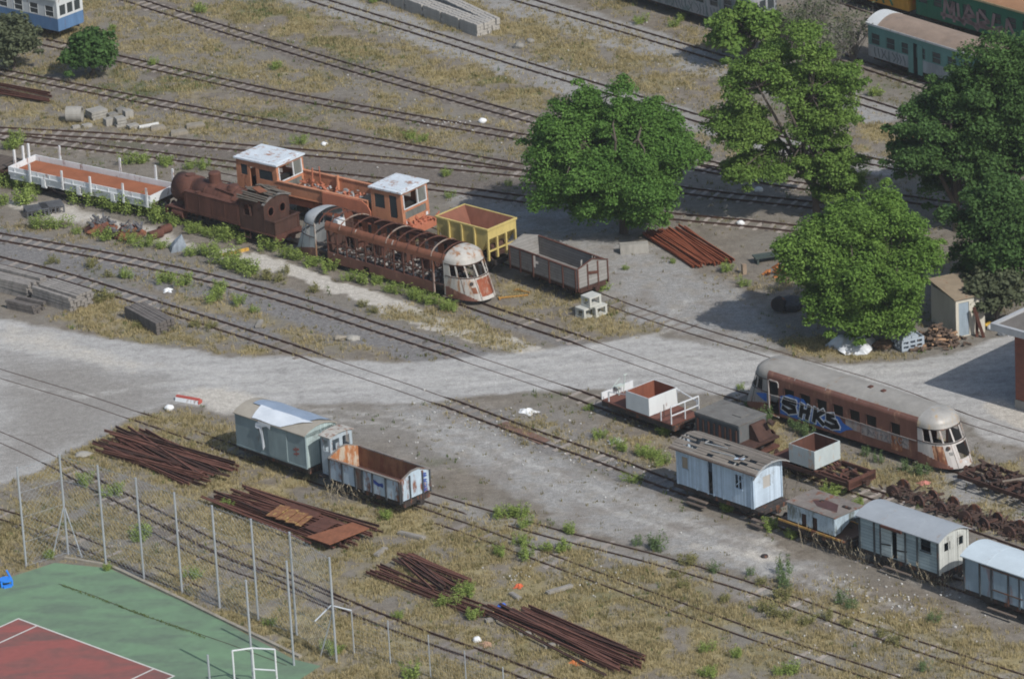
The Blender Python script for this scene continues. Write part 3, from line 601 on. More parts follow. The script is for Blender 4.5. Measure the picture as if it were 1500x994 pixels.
# orange track machine ------------------------------------------------------
def machine():
    loc, a, L = side_frame((345, 230), (586, 283), 3.3, 2.45); y = 1.22; rd = random.Random(5)
    r = thing('track_machine', 'orange track maintenance machine with two white roofed cabs and scrap filled bed', 'track machine', loc, a)
    def cab(x0, x1, side_holes, slant, back_win=True):
        z0, z1 = 1.3, 3.25; k = thing_part = None
        mb = MB()
        for s in (-1, 1):
            mb.wall(lambda u, v, n, s=s: (x0 + u + (slant * (v / (z1 - z0) - 1) * (-1) * (u / (x1 - x0))), s * (y - n), z0 + v), x1 - x0, z1 - z0, .06, side_holes)
        mb.wall(lambda u, v, n: (x0 + n, -y + .061 + u, z0 + v), 2 * y - .122, z1 - z0, .05, [(.3, 2.0, .9, 1.7)])
        mb.wall(lambda u, v, n: (x1 - n + slant * (1 - v / (z1 - z0)), -y + .061 + u, z0 + v), 2 * y - .122, z1 - z0, .05, [(.14, 2 * y - .27, .92, 1.8), (.2, 2 * y - .33, .3, .74)])
        mb.box(x0 + .1, x1 - .1, -y + .1, y - .1, z0 + .02, z0 + .08)
        c = mb.build('cab', M_ORA, r)
        for (u0, u1, v0, v1) in side_holes:
            if v0 > .2: MB().box(x0 + u0, x0 + u1, -y + .02, -y + .035, z0 + v0, z0 + v1).build('side_window', M_GLASS, c)
        fr = MB(); X = lambda v: x1 + .012 + slant * (1 - v / 1.95)
        fr.bar((X(.92), -y + .2, z0 + .92), (X(1.8), -y + .2, z0 + 1.8), .06).bar((X(.92), y - .2, z0 + .92), (X(1.8), y - .2, z0 + 1.8), .06).bar((X(.92), .25, z0 + .92), (X(1.8), .25, z0 + 1.8), .07); fr.bar((X(.92), -y + .2, z0 + .92), (X(.92), y - .2, z0 + .92), .05); fr.build('window_frame', M_WHITE, c)
        MB().bar((X(.3) - .04, 0, z0 + .3), (X(.74) - .04, 0, z0 + .74), 1.9, .01, up=(1, 0, 0)).build('lower_window', paint('dusty_glass', (.16, .165, .15), .4, 0, 2, .3), c)
        MB().bar((X(.92) - .03, .65, z0 + .94), (X(1.8) - .03, .65, z0 + 1.78), .75, .01, up=(1, 0, 0)).build('windscreen', paint('dusty_glass', (.16, .165, .15)), c)
        rf = MB(); rf.box(x0 - .12, x1 + .14, -y - .1, y + .1, z1 + .001, z1 + .1); rf.box(x0 + .1, x1 - .1, -y + .2, y - .2, z1 + .1, z1 + .13); rf.build('cab_roof', M_ROOFW, r)
        s_ = MB().box(x0 + .5, x0 + .9, -.4, .1, z0 + .08, z0 + .6).box(x1 - .7, x1 - .3, -.5, .5, z0 + .08, z0 + .95); s_.build('control_desk', M_DARKIN, c)
        return c
    cab(-L / 2, -L / 2 + 3.15, [(.35, .85, 1.0, 1.65), (1.05, 1.5, .1, 1.6), (1.75, 2.8, .95, 1.55)], .15)
    cab(L / 2 - 2.25, L / 2, [(.25, 1.0, .8, 1.65), (1.35, 1.9, .35, 1.72)], .12)
    xa, xb = -L / 2 + 3.15, L / 2 - 2.25
    mb = MB().box(xa, xb - .3, -y, -y + .1, 1.55, 2.3).box(xa, xb - .3, -y - .05, -y + .15, 2.3, 2.36).box(xa, xb - .3, -y - .04, -y - .001, 1.55, 1.62); mb.build('side_beam', M_ORA, r)
    pr = [(.4, .95), (xb - .02, .95), (xb - .02, 1.75), (xb - .25, 2.1), (xb - .65, 2.31), (.4, 2.31)]
    MB().prism(pr, lambda u, v, q: (u, q, v), -y - .12, -y - .052).build('side_plate', M_ORA2, r)
    mb = MB().box(xa, xb - .6, y - .1, y, 1.5, 2.3).box(xa, xb - .6, y - .15, y + .05, 2.3, 2.36); mb.box(xa + 2.8, xa + 2.9, y - .3, y - .1, 1.5, 2.5); mb.build('side_beam', M_ORA, r)
    MB().box(xa + .05, xb - .05, -y + .101, y - .101, 1.5, 1.56).build('bed_floor', paint('bed_floor_paint', (.13, .06, .035), .5, .3), r)
    mb = MB(); mb2 = MB()
    for i in range(130):
        x, yy = rd.uniform(xa + .2, xb - 1.2), rd.uniform(-y + .2, y - .2); p = Vector((x, yy, 1.56 + rd.random() * .35)); d = Vector((rd.uniform(-1, 1), rd.uniform(-1, 1), rd.uniform(-.4, .7))) * rd.uniform(.15, .4)
        (mb if i % 3 else mb2).bar(p, p + d, rd.uniform(.05, .16), rd.uniform(.03, .12))
    for i in range(12): x, yy = rd.uniform(xa + .3, xb - 1.5), rd.uniform(-y + .3, y - .3); mb.tube((x, yy, 1.6), (x + rd.uniform(-.4, .4), yy + rd.uniform(-.3, .3), 1.75 + rd.random() * .2), rd.uniform(.06, .14))
    mb.bar((xa + 1.1, .7, 1.6), (xa + 1.15, .75, 2.75), .07).bar((xa + 1.6, .9, 1.6), (xa + 1.6, .85, 2.9), .05)
    tag(mb.build('machine_parts', M_ORA2, r), kind='stuff'); tag(mb2.build('machine_parts', paint('grey_scrap', (.3, .31, .31), .5, .3, 4), r), kind='stuff')
    MB().tube((xb - 1.5, y - .2, 2.35), (xb - .2, y - .2, 2.35), .2).tube((xb - 1.55, y - .2, 2.35), (xb - 1.5, y - .2, 2.35), .26).build('exhaust_drum', M_RUST, r)
    MB().box(xb - 1.3, xb - .03, -y + .2, y - .4, 1.57, 2.2).build('engine_cover', paint('brown_cover', (.19, .14, .09), .3, .2), r)
    mb = MB().box(-L / 2 - .2, L / 2 + .5, -.85, -.7, .9, 1.29).box(-L / 2 - .2, L / 2 + .5, .7, .85, .9, 1.29); mb.box(L / 2 + .05, L / 2 + .75, -y + .05, y - .05, 1.05, 1.18).box(L / 2 + .75, L / 2 + .85, -y, y, .8, 1.2); mb.box(-L / 2 - .3, -L / 2, -y, y, .85, 1.2)
    for i in range(9): x = -L / 2 + 1 + i * 1.3; mb.box(x, x + .12, -.699, .699, .95, 1.25)
    mb.build('underframe', M_ORA2, r)
    mb = MB()
    for i in range(26):
        x = rd.uniform(xa - .5, xb + .4); p = Vector((x, rd.uniform(-.9, .9), rd.uniform(.4, 1.3))); mb.bar(p, p + Vector((rd.uniform(-.4, .4), rd.uniform(-.3, .3), rd.uniform(-.3, .3))), rd.uniform(.08, .2), .1)
    tag(mb.build('tamping_gear', M_SCRAP, r), kind='stuff')
    mb = MB()
    for i in range(22):
        p = Vector((L / 2 + rd.uniform(.1, .8), rd.uniform(-y, y), 1.2)); mb.bar(p, p + Vector((rd.uniform(-.2, .4), rd.uniform(-.3, .3), rd.uniform(.05, .35))), rd.uniform(.05, .13))
    tag(mb.build('front_fittings', M_ORA2, r), kind='stuff')
    for x in (-L / 2 + 1.6, -L / 2 + 4.4, L / 2 - 3.6, L / 2 - 1.2): wheelset(r, x, .4)
    for s in (-1, 1): MB().box(L / 2 + .02, L / 2 + .12, s * (y - .25) - .1, s * (y - .25) + .1, 1.3, 1.5).build('headlight', M_WHITE, r)
machine()

# streamlined railcars ------------------------------------------------------
HB, ZC, RISE = 5.28, 2.5, .6          # half body length, cant height, roof rise
def hw_(z): return 1.2 if z <= ZC else 1.2 * math.sqrt(max(0, 1 - ((z - ZC) / RISE) ** 2))
def dn_(z):
    d = 2.5 - .46 * z if z <= ZC else (2.5 - .46 * ZC) * math.sqrt(max(0, 1 - ((z - ZC) / RISE) ** 2)); return d
def nose_pt(sx, z, ph, off=0.0):
    e = .8; c, s_ = max(0, math.cos(ph)) ** e, math.copysign(abs(math.sin(ph)) ** e, math.sin(ph)); return (sx * (HB + (dn_(z) + off) * c), (hw_(z) + off) * s_, z)
def nose_patch(mb, sx, p0, p1, z0, z1, off=0, np_=10, nz_=8, t=.04):
    """curved panel of a nose between angles p0..p1 and heights z0..z1, with real thickness"""
    A = [[nose_pt(sx, z0 + (z1 - z0) * j / nz_, R(p0 + (p1 - p0) * i / np_), off) for i in range(np_ + 1)] for j in range(nz_ + 1)]
    B = [[nose_pt(sx, z0 + (z1 - z0) * j / nz_, R(p0 + (p1 - p0) * i / np_), off - t) for i in range(np_ + 1)] for j in range(nz_ + 1)]
    mb.rings(A); mb.rings([b[::-1] for b in B])
    for E in ([A[0], B[0]], [A[-1], B[-1]], [[r[0] for r in A], [r[0] for r in B]], [[r[-1] for r in A], [r[-1] for r in B]]): mb.rings(E)
    return mb
def nose_skirt(r, sx, mat, p1=-34, z1=.98):
    mb = MB(); n = 11
    for i in range(n):
        a, b = -90 + (p1 + 90) * i / n, -90 + (p1 + 90) * (i + 1) / n; f = (i + .5) / n; nose_patch(mb, sx, a, b + .3, .33, .36 + (z1 - .36) * (1 - f) ** .6 * (1 - .25 * f), .012, 1, 3, .02)
    mb.build('nose_skirt', mat, r)
def nose(r, sx, mat, door_ang, dark_door=None, rust_panel=None, dome=None):
    """sx +1: towards the camera end. Angles run from -90 (camera side) to 90 (far side)"""
    mb = MB(); band0, band1 = 1.62, 2.3; cuts = [-90, 90]
    segs = [(-90, 90)]
    for h in (door_ang, dark_door, rust_panel):
        if h: segs = [q for s in segs for q in ((s[0], min(s[1], h[0])), (max(s[0], h[1]), s[1])) if q[1] - q[0] > .5]
    for p, q in segs: nose_patch(mb, sx, p, q, .34, band0, np_=max(3, int((q - p) / 9)))
    for h in (door_ang, dark_door, rust_panel):
        if h: nose_patch(mb, sx, h[0], h[1], .34, .52, np_=3, nz_=2); nose_patch(mb, sx, h[0], h[1], band0 - .14, band0, np_=3, nz_=2)
    for p in (-90, -66, -40, -12, 14, 40, 64, 85): nose_patch(mb, sx, p, p + (4 if p > -90 else 9), band0, band1, np_=2, nz_=3)
    n = mb.build('nose', mat, r)
    for ph in (-58, -22, 14, 46):
        mb = MB(); nose_patch(mb, sx, ph, ph + 1.1, .36, band0 - .02, .008, 1, 8, .02); mb.build('panel_seam', M_IRON, r)
    mb = MB()
    mb2 = MB(); nose_patch(mb2, sx, -90, 90, band0 - .045, band0 - .005, .022, 20, 1, .03); nose_patch(mb2, sx, -90, 90, band1 + .005, band1 + .045, .022, 20, 1, .03); mb2.build('window_rail', M_RUSTD if not dome else M_IRON, r)
    nose_patch(mb, sx, -90, 90, band1, ZC + .001, .004, np_=22, nz_=2)
    zs = [ZC + RISE * math.sin(R(90 * j / 9)) for j in range(10)]
    mb.rings([[nose_pt(sx, z, R(-90 + 180 * i / 24)) for i in range(25)] for z in zs]); mb.rings([[nose_pt(sx, z, R(-90 + 180 * i / 24), -.04) for i in range(25)][::-1] for z in zs[:-1]])
    return mb.build('dome', dome or mat, r, True)
def rail_body_side(r, s, mat, holes, z0=.42, z1=ZC - .22, x0=-HB, x1=HB, name='side_wall'):
    mb = MB().wall(lambda u, v, n: (x0 + u, s * (1.2 - n), z0 + v), x1 - x0, z1 - z0, .06, holes); return mb.build(name, mat, r)
def cant_panel(mb, s, x0, x1, za=ZC - .22, n=6):
    """curved panel from the window head up onto the roof"""
    pr = [(s * 1.2, za)] + [(s * hw_(ZC + .3 * i / n), ZC + .3 * i / n) for i in range(n + 1)]; inn = [(u * .965, v - (.0 if i == 0 else .035)) for i, (u, v) in enumerate(pr)]
    mb.prism(pr + inn[::-1], lambda u, v, q: (q, u, v), x0, x1)
def roof_arc(ang0, ang1, n): return [(1.2 * math.cos(R(ang0 + (ang1 - ang0) * i / n)), ZC + RISE * math.sin(R(ang0 + (ang1 - ang0) * i / n))) for i in range(n + 1)]

def stripped_railcar():
    loc, a, L = side_frame((457, 326), (653, 382), ZC, 2.4); rd = random.Random(11)
    r = thing('railcar', 'stripped streamlined railcar shell with bare rusty roof ribs and two white rounded noses', 'railcar', loc, a)
    nose(r, 1, M_CREAM, None, None, (-18, 28)); nose(r, -1, paint('grey_nose', (.36, .375, .38), .2, .12, 1.2, .6), None)
    n2 = MB(); nose_patch(n2, 1, -18, 28, .52, 1.5, -.06, 6, 8); n2.build('nose_door', paint('streaked_rust', (.33, .2, .15), .5, .75, 2.2, .8, rustc=(.17, .05, .025)), r)
    m = MB(); nose_patch(m, 1, -38, -26, .75, 1.08, .012, 3, 3, .02); m.build('rust_patch', M_RUSTO, r)
    m = MB(); c = Vector(nose_pt(1, 1.3, R(-34))); d = Vector((1, -.45, .2)).normalized(); m.tube(c - d * .02, c + d * .06, .1, n=14); m.build('headlight', M_IRON, r)
    # lower brown skirt that rises to the noses
    for s in (-1, 1):
        mb = MB().wall(lambda u, v, n, s=s: (-HB + 1.0 + u, s * (1.2 - n), .34 + v), 2 * HB - 2.0, .62, .05, [(2.9, 3.4, .05, .35)] if s < 0 else []); mb.build('skirt', M_BROWN, r)
        # window posts
        for i in range(12):
            x = -HB + 1.05 + (2 * HB - 2.1) * i / 11
            if s < 0:
                MB().box(x - .035, x + .035, -1.2, -1.14, .965, ZC - .221).build('post', M_RUST, r)
            else: MB().box(x - .22, x + .22, 1.14, 1.2, .965, ZC - .221).build('post', M_RUSTO, r)
        mb = MB(); mb.box(-HB + 1.05, HB - .9, s * 1.13, s * 1.18, 1.5, 1.56) if s < 0 else mb.box(-HB + 1.05, HB - .9, 1.13, 1.19, 1.0, 1.55); mb.build('belt_rail', M_RUST if s < 0 else M_RUSTO, r)
        mb = MB(); cant_panel(mb, s, -HB + .9, HB - .03); mb.build('cant_panel', M_RUST if s > 0 else paint('cant_rust', (.21, .085, .05), .3, .2, 1.1, .7), r)
        for xx in (-HB + .04, HB - .06):
            MB().box(xx - .04, xx + .04, s * 1.15, s * 1.21, .42, ZC - .02).build('door_post', M_CREAM, r)
        MB().box(HB - .98, HB - .9, s * 1.14, s * 1.21, .34, ZC - .22).build('door_post', paint('pink_rust', (.38, .28, .24), .3, .4), r)
    for x in (-1.9, 1.1): mb = MB().prism([(-u, v) for u, v in roof_arc(3, 28, 4)] + [(-u * 1.012, v + .008) for u, v in roof_arc(28, 3, 4)], lambda u, v, q: (q, u, v), x, x + .05); mb.build('panel_strip', M_CREAM, r)
    # roof ribs
    arc = roof_arc(2, 178, 16)
    for i in range(12):
        x = -HB + .45 + (2 * HB - .7) * i / 11; mb = MB()
        seg = list(zip(arc[:-1], arc[1:])); seg = seg[:9] if i == 4 else seg[5:] if i == 8 else seg; sk = rd.uniform(-.12, .12)
        for (p, q) in seg: mb.bar((x + sk * p[0], *p), (x + sk * q[0], *q), .06, .05, up=(1, 0, 0))
        mb.build('roof_rib', M_RUST if i % 4 != 2 else paint('pale_rib', (.3, .24, .2), .3, .4), r)
    mb = MB()
    for yy, zz in ((-.75, ZC + .52), (0, ZC + .66), (.75, ZC + .52)):
        for i in range(8):
            if rd.random() < .4: x = -HB + .6 + i * 1.25; MB().bar((x, yy, zz - .07), (x + 1.2, yy + rd.uniform(-.05, .05), zz - .07 + rd.uniform(-.1, .02)), .035).build('roof_stringer', M_RUST, r)
    MB().box(-HB, HB, -1.13, 1.13, .78, .86).build('floor', paint('burnt_floor', (.045, .04, .036), .5, .4, 2), r)
    mb = MB(); mg = MB()
    for i in range(420):
        p = Vector((rd.uniform(-HB + .5, HB - .4), rd.uniform(-1.05, 1.05), .88)); l = rd.uniform(.08, .35); (mb if rd.random() < .55 else mg).bar(p, p + Vector((rd.uniform(-l, l), rd.uniform(-l, l), rd.uniform(0, .15))), rd.uniform(.05, .22), .03)
    for i in range(30):
        p = Vector((rd.uniform(-HB + .6, HB - .6), rd.uniform(-.9, .9), .88)); mb.bar(p, p + Vector((rd.uniform(-.2, .2), rd.uniform(-.3, .3), rd.uniform(.6, 1.3))), .05)
    tag(mb.build('debris', M_SCRAP, r), kind='stuff'); tag(mg.build('debris', paint('pale_rubble', (.30, .28, .255), .5, .2, 5, .9, streak=False), r), kind='stuff')
    for x in (-3.6, -1.7, .3, 2.2):
        m = MB().box(x, x + .4, .3, 1.1, .87, 1.5).box(x - .06, x, .3, 1.1, .87, 1.95); m.build('seat_frame', M_RUST, r)
    MB().box(-HB + .9, -HB + .97, -1.1, 1.1, .87, 2.4).build('partition', M_RUSTD, r)
    MB().box(-4.6, -4.2, -.3, .3, 2.1, 2.6).build('hanging_sheet', M_WHITE, r)
    for sx in (-1, 1):
        nose_skirt(r, sx, M_BROWN)
    for x in (-5.0, -3.2, 3.2, 5.0): wheelset(r, x, .38)
    MB().box(-HB, HB, -.9, -.8, .45, .76).box(-HB, HB, .8, .9, .45, .76).box(-2, 2, -.75, .75, .3, .75).build('underframe', M_IRON, r)
stripped_railcar()

def graffiti_railcar():
    loc, a, L = side_frame((1124, 551), (1343, 620), ZC, 2.4)
    r = thing('railcar', 'brown streamlined railcar with grey domed roof and blue and black graffiti along its side', 'railcar', loc, a)
    M_N = paint('nose_white', (.44, .41, .385), .25, .35, 1.2, .55, rustc=(.25, .15, .1)); M_ND = paint('nose_grey', (.30, .285, .27), .25, .15, 1.2, .6)
    M_DO = paint('dome_silver', (.36, .345, .32), .25, .3, 1.3, .5, .15, rustc=(.3, .22, .13)); nose(r, 1, M_N, None, (-14, 32), (-66, -42), M_DO); nose(r, -1, M_ND, None, dome=M_ROOFG)
    m = MB(); nose_patch(m, 1, -66, -42, .52, 1.48, -.01, 4, 8); m.build('rust_panel', paint('panel_rust', (.22, .085, .045), .5, .5, 2.5, .8, rustc=(.3, .17, .1)), r)
    m = MB(); nose_patch(m, 1, -14, -10, .75, 1.5, .02, 2, 6); nose_patch(m, 1, 30, 34, .75, 1.5, .02, 2, 6); nose_patch(m, 1, -14, 32, .5, .75, -.0, 6, 4); m.build('door_frame', M_N, r)
    c = Vector(nose_pt(1, 1.38, R(-31))); d = Vector((1, -.4, .2)).normalized(); MB().tube(c - d * .03, c + d * .07, .11, n=16).build('headlight', M_IRON, r)
    m = MB(); 
    for k in range(4): nose_patch(m, 1, -32 + k * 3.2, -30.2 + k * 3.2, 1.02, 1.18, .012, 1, 2, .02)
    m.build('number_plate', paint('plate_grey', (.14, .14, .14), .2), r)
    xs = [(1.23 + i * 1.16, 1.23 + i * 1.16 + .68) for i in range(6)]
    holes = [(.12, .78, .02, 1.85)] + [(u0, u1, 1.13, 1.7) for u0, u1 in xs] + [(8.75, 9.35, .95, 1.72)]
    rail_body_side(r, -1, M_BROWN, holes); rail_body_side(r, 1, M_BROWN, [(2 * HB - .78, 2 * HB - .12, .02, 1.85)] + [(u0, u1, 1.13, 1.7) for u0, u1 in xs])
    for s in (-1, 1): mb = MB(); cant_panel(mb, s, -HB + .02, HB - .02); mb.build('cant_panel', M_BROWN, r)
    for u0, u1 in xs + [(8.75, 9.35)]:
        x0, x1 = -HB + u0, -HB + u1; w = MB().box(x0 - .03, x1 + .03, -1.215, -1.2, 1.52, 1.55).box(x0 - .03, x1 + .03, -1.215, -1.2, 2.12, 2.15).box(x0 - .03, x0, -1.214, -1.2, 1.55, 2.12).box(x1, x1 + .03, -1.214, -1.2, 1.55, 2.12).build('window_frame', M_RUSTD, r)
        MB().box(x0, x1, -1.17, -1.16, 1.55, 2.12).build('window_pane', paint('black_glass', (.012, .013, .014), .3, 0, 2, .35, bump=0), w)
    n = 14; arc = roof_arc(20, 160, n); mb = MB(); mb.prism(arc + [(u * .97, v - .03) for u, v in arc[::-1]], lambda u, v, q: (q, u, v), -HB + .01, HB - .01)
    for x in (-3.4, -1.2, 1.0, 3.2): mb.prism([(u * 1.006, v + .006) for u, v in arc] + [(u * .99, v - .01) for u, v in arc[::-1]], lambda u, v, q: (q, u, v), x, x + .05)
    mb.build('roof', M_ROOFG, r, False)
    for x in (1.05, 1.95): MB().box(x - .1, x + .1, -.16, .08, ZC + RISE - .02, ZC + RISE + .07).build('roof_vent', M_RUST, r)
    # white frame of the open doorway and the bent door edge
    m = MB()
    P = [(-HB + .1, .5), (-HB + .1, 2.3), (-HB + .2, 2.36), (-HB + .72, 2.36), (-HB + .8, 2.28), (-HB + .8, 2.05)]
    for p, q in zip(P[:-1], P[1:]): m.bar((p[0], -1.22, p[1]), (q[0], -1.22, q[1]), .05)
    m.bar((-HB + .1, -1.22, .5), (-HB + .2, -1.24, .38), .05).bar((-HB + .2, -1.24, .38), (-HB + .82, -1.24, .36), .05); m.build('door_frame', M_N, r)
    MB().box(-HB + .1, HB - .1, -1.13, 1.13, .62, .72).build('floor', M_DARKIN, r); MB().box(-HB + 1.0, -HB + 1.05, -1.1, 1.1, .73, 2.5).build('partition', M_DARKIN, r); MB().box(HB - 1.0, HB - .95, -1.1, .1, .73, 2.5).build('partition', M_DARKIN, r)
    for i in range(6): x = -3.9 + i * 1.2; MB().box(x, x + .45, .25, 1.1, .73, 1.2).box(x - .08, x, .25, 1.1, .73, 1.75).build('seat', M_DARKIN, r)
    # painted belt: bare grey panels, graffiti
    fn = lambda u, v: (-HB + u, -1.2045, v)
    MB().box(-HB + 5.55, -HB + 6.6, -1.2035, -1.199, .98, 1.5).box(-HB + 6.65, -HB + 9.95, -1.2035, -1.199, .9, 1.5).build('painted_belt', paint('belt_grey', (.31, .275, .255), .3, .45, 2.2, .7, rustc=(.2, .14, .12)), r)
    MB().box(-HB + 8.75, -HB + 9.5, -1.206, -1.2037, .62, 1.42).build('rust_panel', paint('panel_rust', (.27, .115, .055)), r)
    MB().box(-HB + .06, HB - .06, -1.222, -1.206, 1.505, 1.535).build('belt_strip', M_N, r)
    m = MB()
    m.add([fn(*p) for p in ((.86, .6), (5.15, .58), (5.6, .86), (6.1, 1.02), (5.4, 1.2), (5.1, 1.5), (4.4, 1.5), (2.9, 1.53), (2.6, 1.84), (1.6, 1.86), (.9, 1.6))], [tuple(range(11))]); m.build('graffiti', paint('blue_spray', (.035, .13, .42), .2, 0, 2, .6, streak=False, bump=0), r)
    L1 = [[(2.0, 1.5), (1.25, 1.5), (1.15, 1.3), (1.9, 1.2), (1.95, 1.0), (1.5, .86), (1.1, 1.0)], [(2.5, 1.5), (2.35, .82)], [(2.4, 1.14), (2.95, 1.2)], [(3.0, 1.5), (2.8, .8)],
          [(3.45, 1.5), (3.3, .8)], [(4.0, 1.5), (3.45, 1.12), (3.95, .78)], [(4.7, 1.46), (4.3, 1.36), (4.3, 1.18), (4.85, 1.12), (5.0, .9), (4.55, .78), (4.15, .86)]]
    m = MB()
    for l in L1: stroke(m, l, lambda u, v: (-HB + u, -1.2085, v), .38, .006)
    m.build('graffiti', paint('white_spray', (.62, .66, .70), .15, 0, 2, .6, bump=0), r)
    m = MB()
    for l in L1: stroke(m, l, lambda u, v: (-HB + u, -1.2145, v), .25, .006)
    m.build('graffiti', paint('black_spray', (.012, .013, .016), .2, 0, 2, .6, bump=0), r)
    m = MB(); rd = random.Random(4)
    for k in range(13):
        u = 6.8 + k * .24; l = [(u + rd.uniform(-.1, .1), rd.uniform(1.2, 1.45)), (u + rd.uniform(-.15, .2), rd.uniform(1.05, 1.3)), (u + rd.uniform(-.1, .2), rd.uniform(.95, 1.1))]; stroke(m, l, lambda u, v: (-HB + u, -1.208, v), .06, .006)
    m.build('graffiti', paint('grey_spray', (.16, .15, .155), .3, 0, 2, .6, bump=0), r)
    m = MB(); [nose_patch(m, -1, -89 + i * 4, -84.8 + i * 4, 1.05 + i * .05, 1.5 - i * .035, .012, 1, 3, .02) for i in range(6)]; m.build('graffiti', paint('blue_spray', (.035, .13, .42)), r)
    for sx in (-1, 1): nose_skirt(r, sx, M_BROWN)
    c = Vector(nose_pt(-1, 1.5, R(0))); MB().tube(c + Vector((.05, 0, 0)), c - Vector((.1, 0, 0)), .1).build('headlight', M_IRON, r)
    for x in (-5.0, -3.2, 3.2, 5.0): wheelset(r, x, .38)
    MB().box(-HB, HB, -.9, -.8, .35, .6).box(-HB, HB, .8, .9, .35, .6).box(-2, 2, -.75, .75, .25, .6).build('underframe', M_IRON, r)
    MB().tube((HB + 1.9, 0, .55), (HB + 2.25, 0, .5), .1).build('coupler', M_WHITE, r)
graffiti_railcar()
# yellow hopper wagon ------------------------------------------------------
def hopper():
    loc, a, L = side_frame((639, 316), (714, 336), 2.9, 2.4); y = 1.2; h = L / 2
    r = thing('hopper_wagon', 'yellow hopper wagon with rust brown inside standing on tall legs', 'wagon', loc, a)
    mb = MB(); zt, zm = 2.9, 2.25
    for s in (-1, 1):
        pr = [(-h, zt), (h, zt), (h, zm), (h * .62, 1.25), (-h * .62, 1.25), (-h, zm)]; mb.prism(pr, lambda u, v, q: (u, q, v), s * y, s * (y - .05))
        mb.box(-h - .03, h + .03, s * (y + .0), s * (y + .06), zt - .1, zt)
    for s in (-1, 1):
        mb.box(s * h, s * (h - .05), -y + .051, y - .051, zm, zt - .002); mb.box(s * (h + .001), s * (h + .06), -y - .06, y + .06, zt - .11, zt + .003)
        mb.rings([[(s * h, -y + .05, zm), (s * h, y - .05, zm)], [(s * h * .5, -y + .05, 1.2), (s * h * .5, y - .05, 1.2)]])
    mb.build('hopper_body', M_YEL, r)
    M_IN = paint('hopper_rust', (.20, .08, .05), .3, .2, .8); mb = MB(); i, b = .055, .45
    top = [(-h + i, -y + i, zt - .02), (h - i, -y + i, zt - .02), (h - i, y - i, zt - .02), (-h + i, y - i, zt - .02)]; bot = [(-h * .3, -b, 1.5), (h * .3, -b, 1.5), (h * .3, b, 1.5), (-h * .3, b, 1.5)]
    mb.rings([top, bot], closed=True).add(bot, [(0, 1, 2, 3)]); mb.build('hopper_lining', M_IN, r)
    for s in (-1, 1):
        for f in (-.5, 0, .5): MB().box(f * h - .06, f * h + .06, s * (y + .001), s * (y + .1), 1.5, zt - .105).build('rib', M_YEL, r)
        for f in (-y + .05, -.4, .35, y - .05):
            MB().box(s * (h - .12), s * h, f - .06, f + .06, .95, zm - .002).build('leg', M_YEL, r)
        MB().box(s * (h - .1), s * (h - .02), -y + .12, y - .12, 1.45, 1.53).build('cross_bar', M_YEL, r)
    MB().tube((h - .4, -.7, 1.5), (h - .4, .7, 1.5), .2).box(h - .9, h - .15, -.5, .5, 1.0, 1.3).build('discharge_gear', M_RUSTD, r)
    chassis(r, L + .3, 1.8, .68, .94, (-1.3, 1.3), M_IRON)
hopper()

# grey wooden open wagon ---------------------------------------------------
def open_wagon():
    loc, a, L = side_frame((745, 360), (844, 396), 2.1, 2.3); y = 1.15; h = L / 2
    r = thing('open_wagon', 'grey weathered wooden open wagon with peaked ends and rusty straps', 'wagon', loc, a)
    z0, z1 = .98, 2.08
    MB().wall(lambda u, v, n: (-h + u, -y + n, z0 + v), L, z1 - z0, .06, [(2.05, 2.35, .35, 1.2), (2.35, 2.6, .62, .8)]).build('side_wall', M_WOODG, r)
    MB().wall(lambda u, v, n: (-h + u, y - n, z0 + v), L, z1 - z0, .06, [(L - 1.3, L - .95, .75, 1.2)]).build('side_wall', M_WOODG, r)
    M_WE = planks('grey_end_boards', (0.255, 0.245, 0.23), 0.2, 2, 0.2, 0.5)
    for x in (-h - .06, h):
        MB().prism([(-y, z0), (y, z0), (y, z1 + .05), (0, z1 + .42), (-y, z1 + .05)], lambda u, v, q: (q, u, v), x, x + .06).build('end_wall', M_WE, r)
    for f in (0.012, .17, .36, .60, .80, .988):
        for s in (-1, 1):
            MB().box(-h + f * L - .04, -h + f * L + .04, s * y, s * (y + .05), .75, z1).build('strap', M_RUST, r)
    for f in (-y + .04, -.38, .38, y - .04): MB().box(h + .06, h + .11, f - .04, f + .04, .8, z1 + .3 - abs(f) * .25).build('strap', M_RUST, r)
    mb = MB().box(-h, h, -y - .02, -y + .1, z1 + .001, z1 + .05).box(-h, h, y - .1, y + .02, z1 + .001, z1 + .05); mb.box(-h + .9, -h + 2.7, -y - .03, -y + .05, z1 + .05, z1 + .1).build('top_rail', M_RUST, r)
    mb = MB()
    for s in (-1, 1): mb.bar((h + .09, s * y, z1 + .08), (h + .09, 0, z1 + .44), .06, .05)
    mb.bar((h + .09, -.38, 1.75), (h + .09, .38, 1.62), .16, .04, up=(1, 0, 0)); mb.build('end_cap', M_RUST, r)
    MB().box(-h + .02, h - .02, -y + .07, y - .07, .95, 1.0).build('floor', M_WOODG, r); MB().bar((-1.2, -.6, 1.05), (1.4, -.75, 1.1), .3, .04).bar((-2, .3, 1.03), (.2, .5, 1.05), .2, .03).bar((1.6, .3, 1.0), (1.5, .5, 1.9), .06).build('loose_board', planks('pale_board', (.4, .38, .34), .2, 1, .2), r)
    chassis(r, L, 1.9, .72, .95, (-1.5, 1.5), M_RUSTD)
open_wagon()

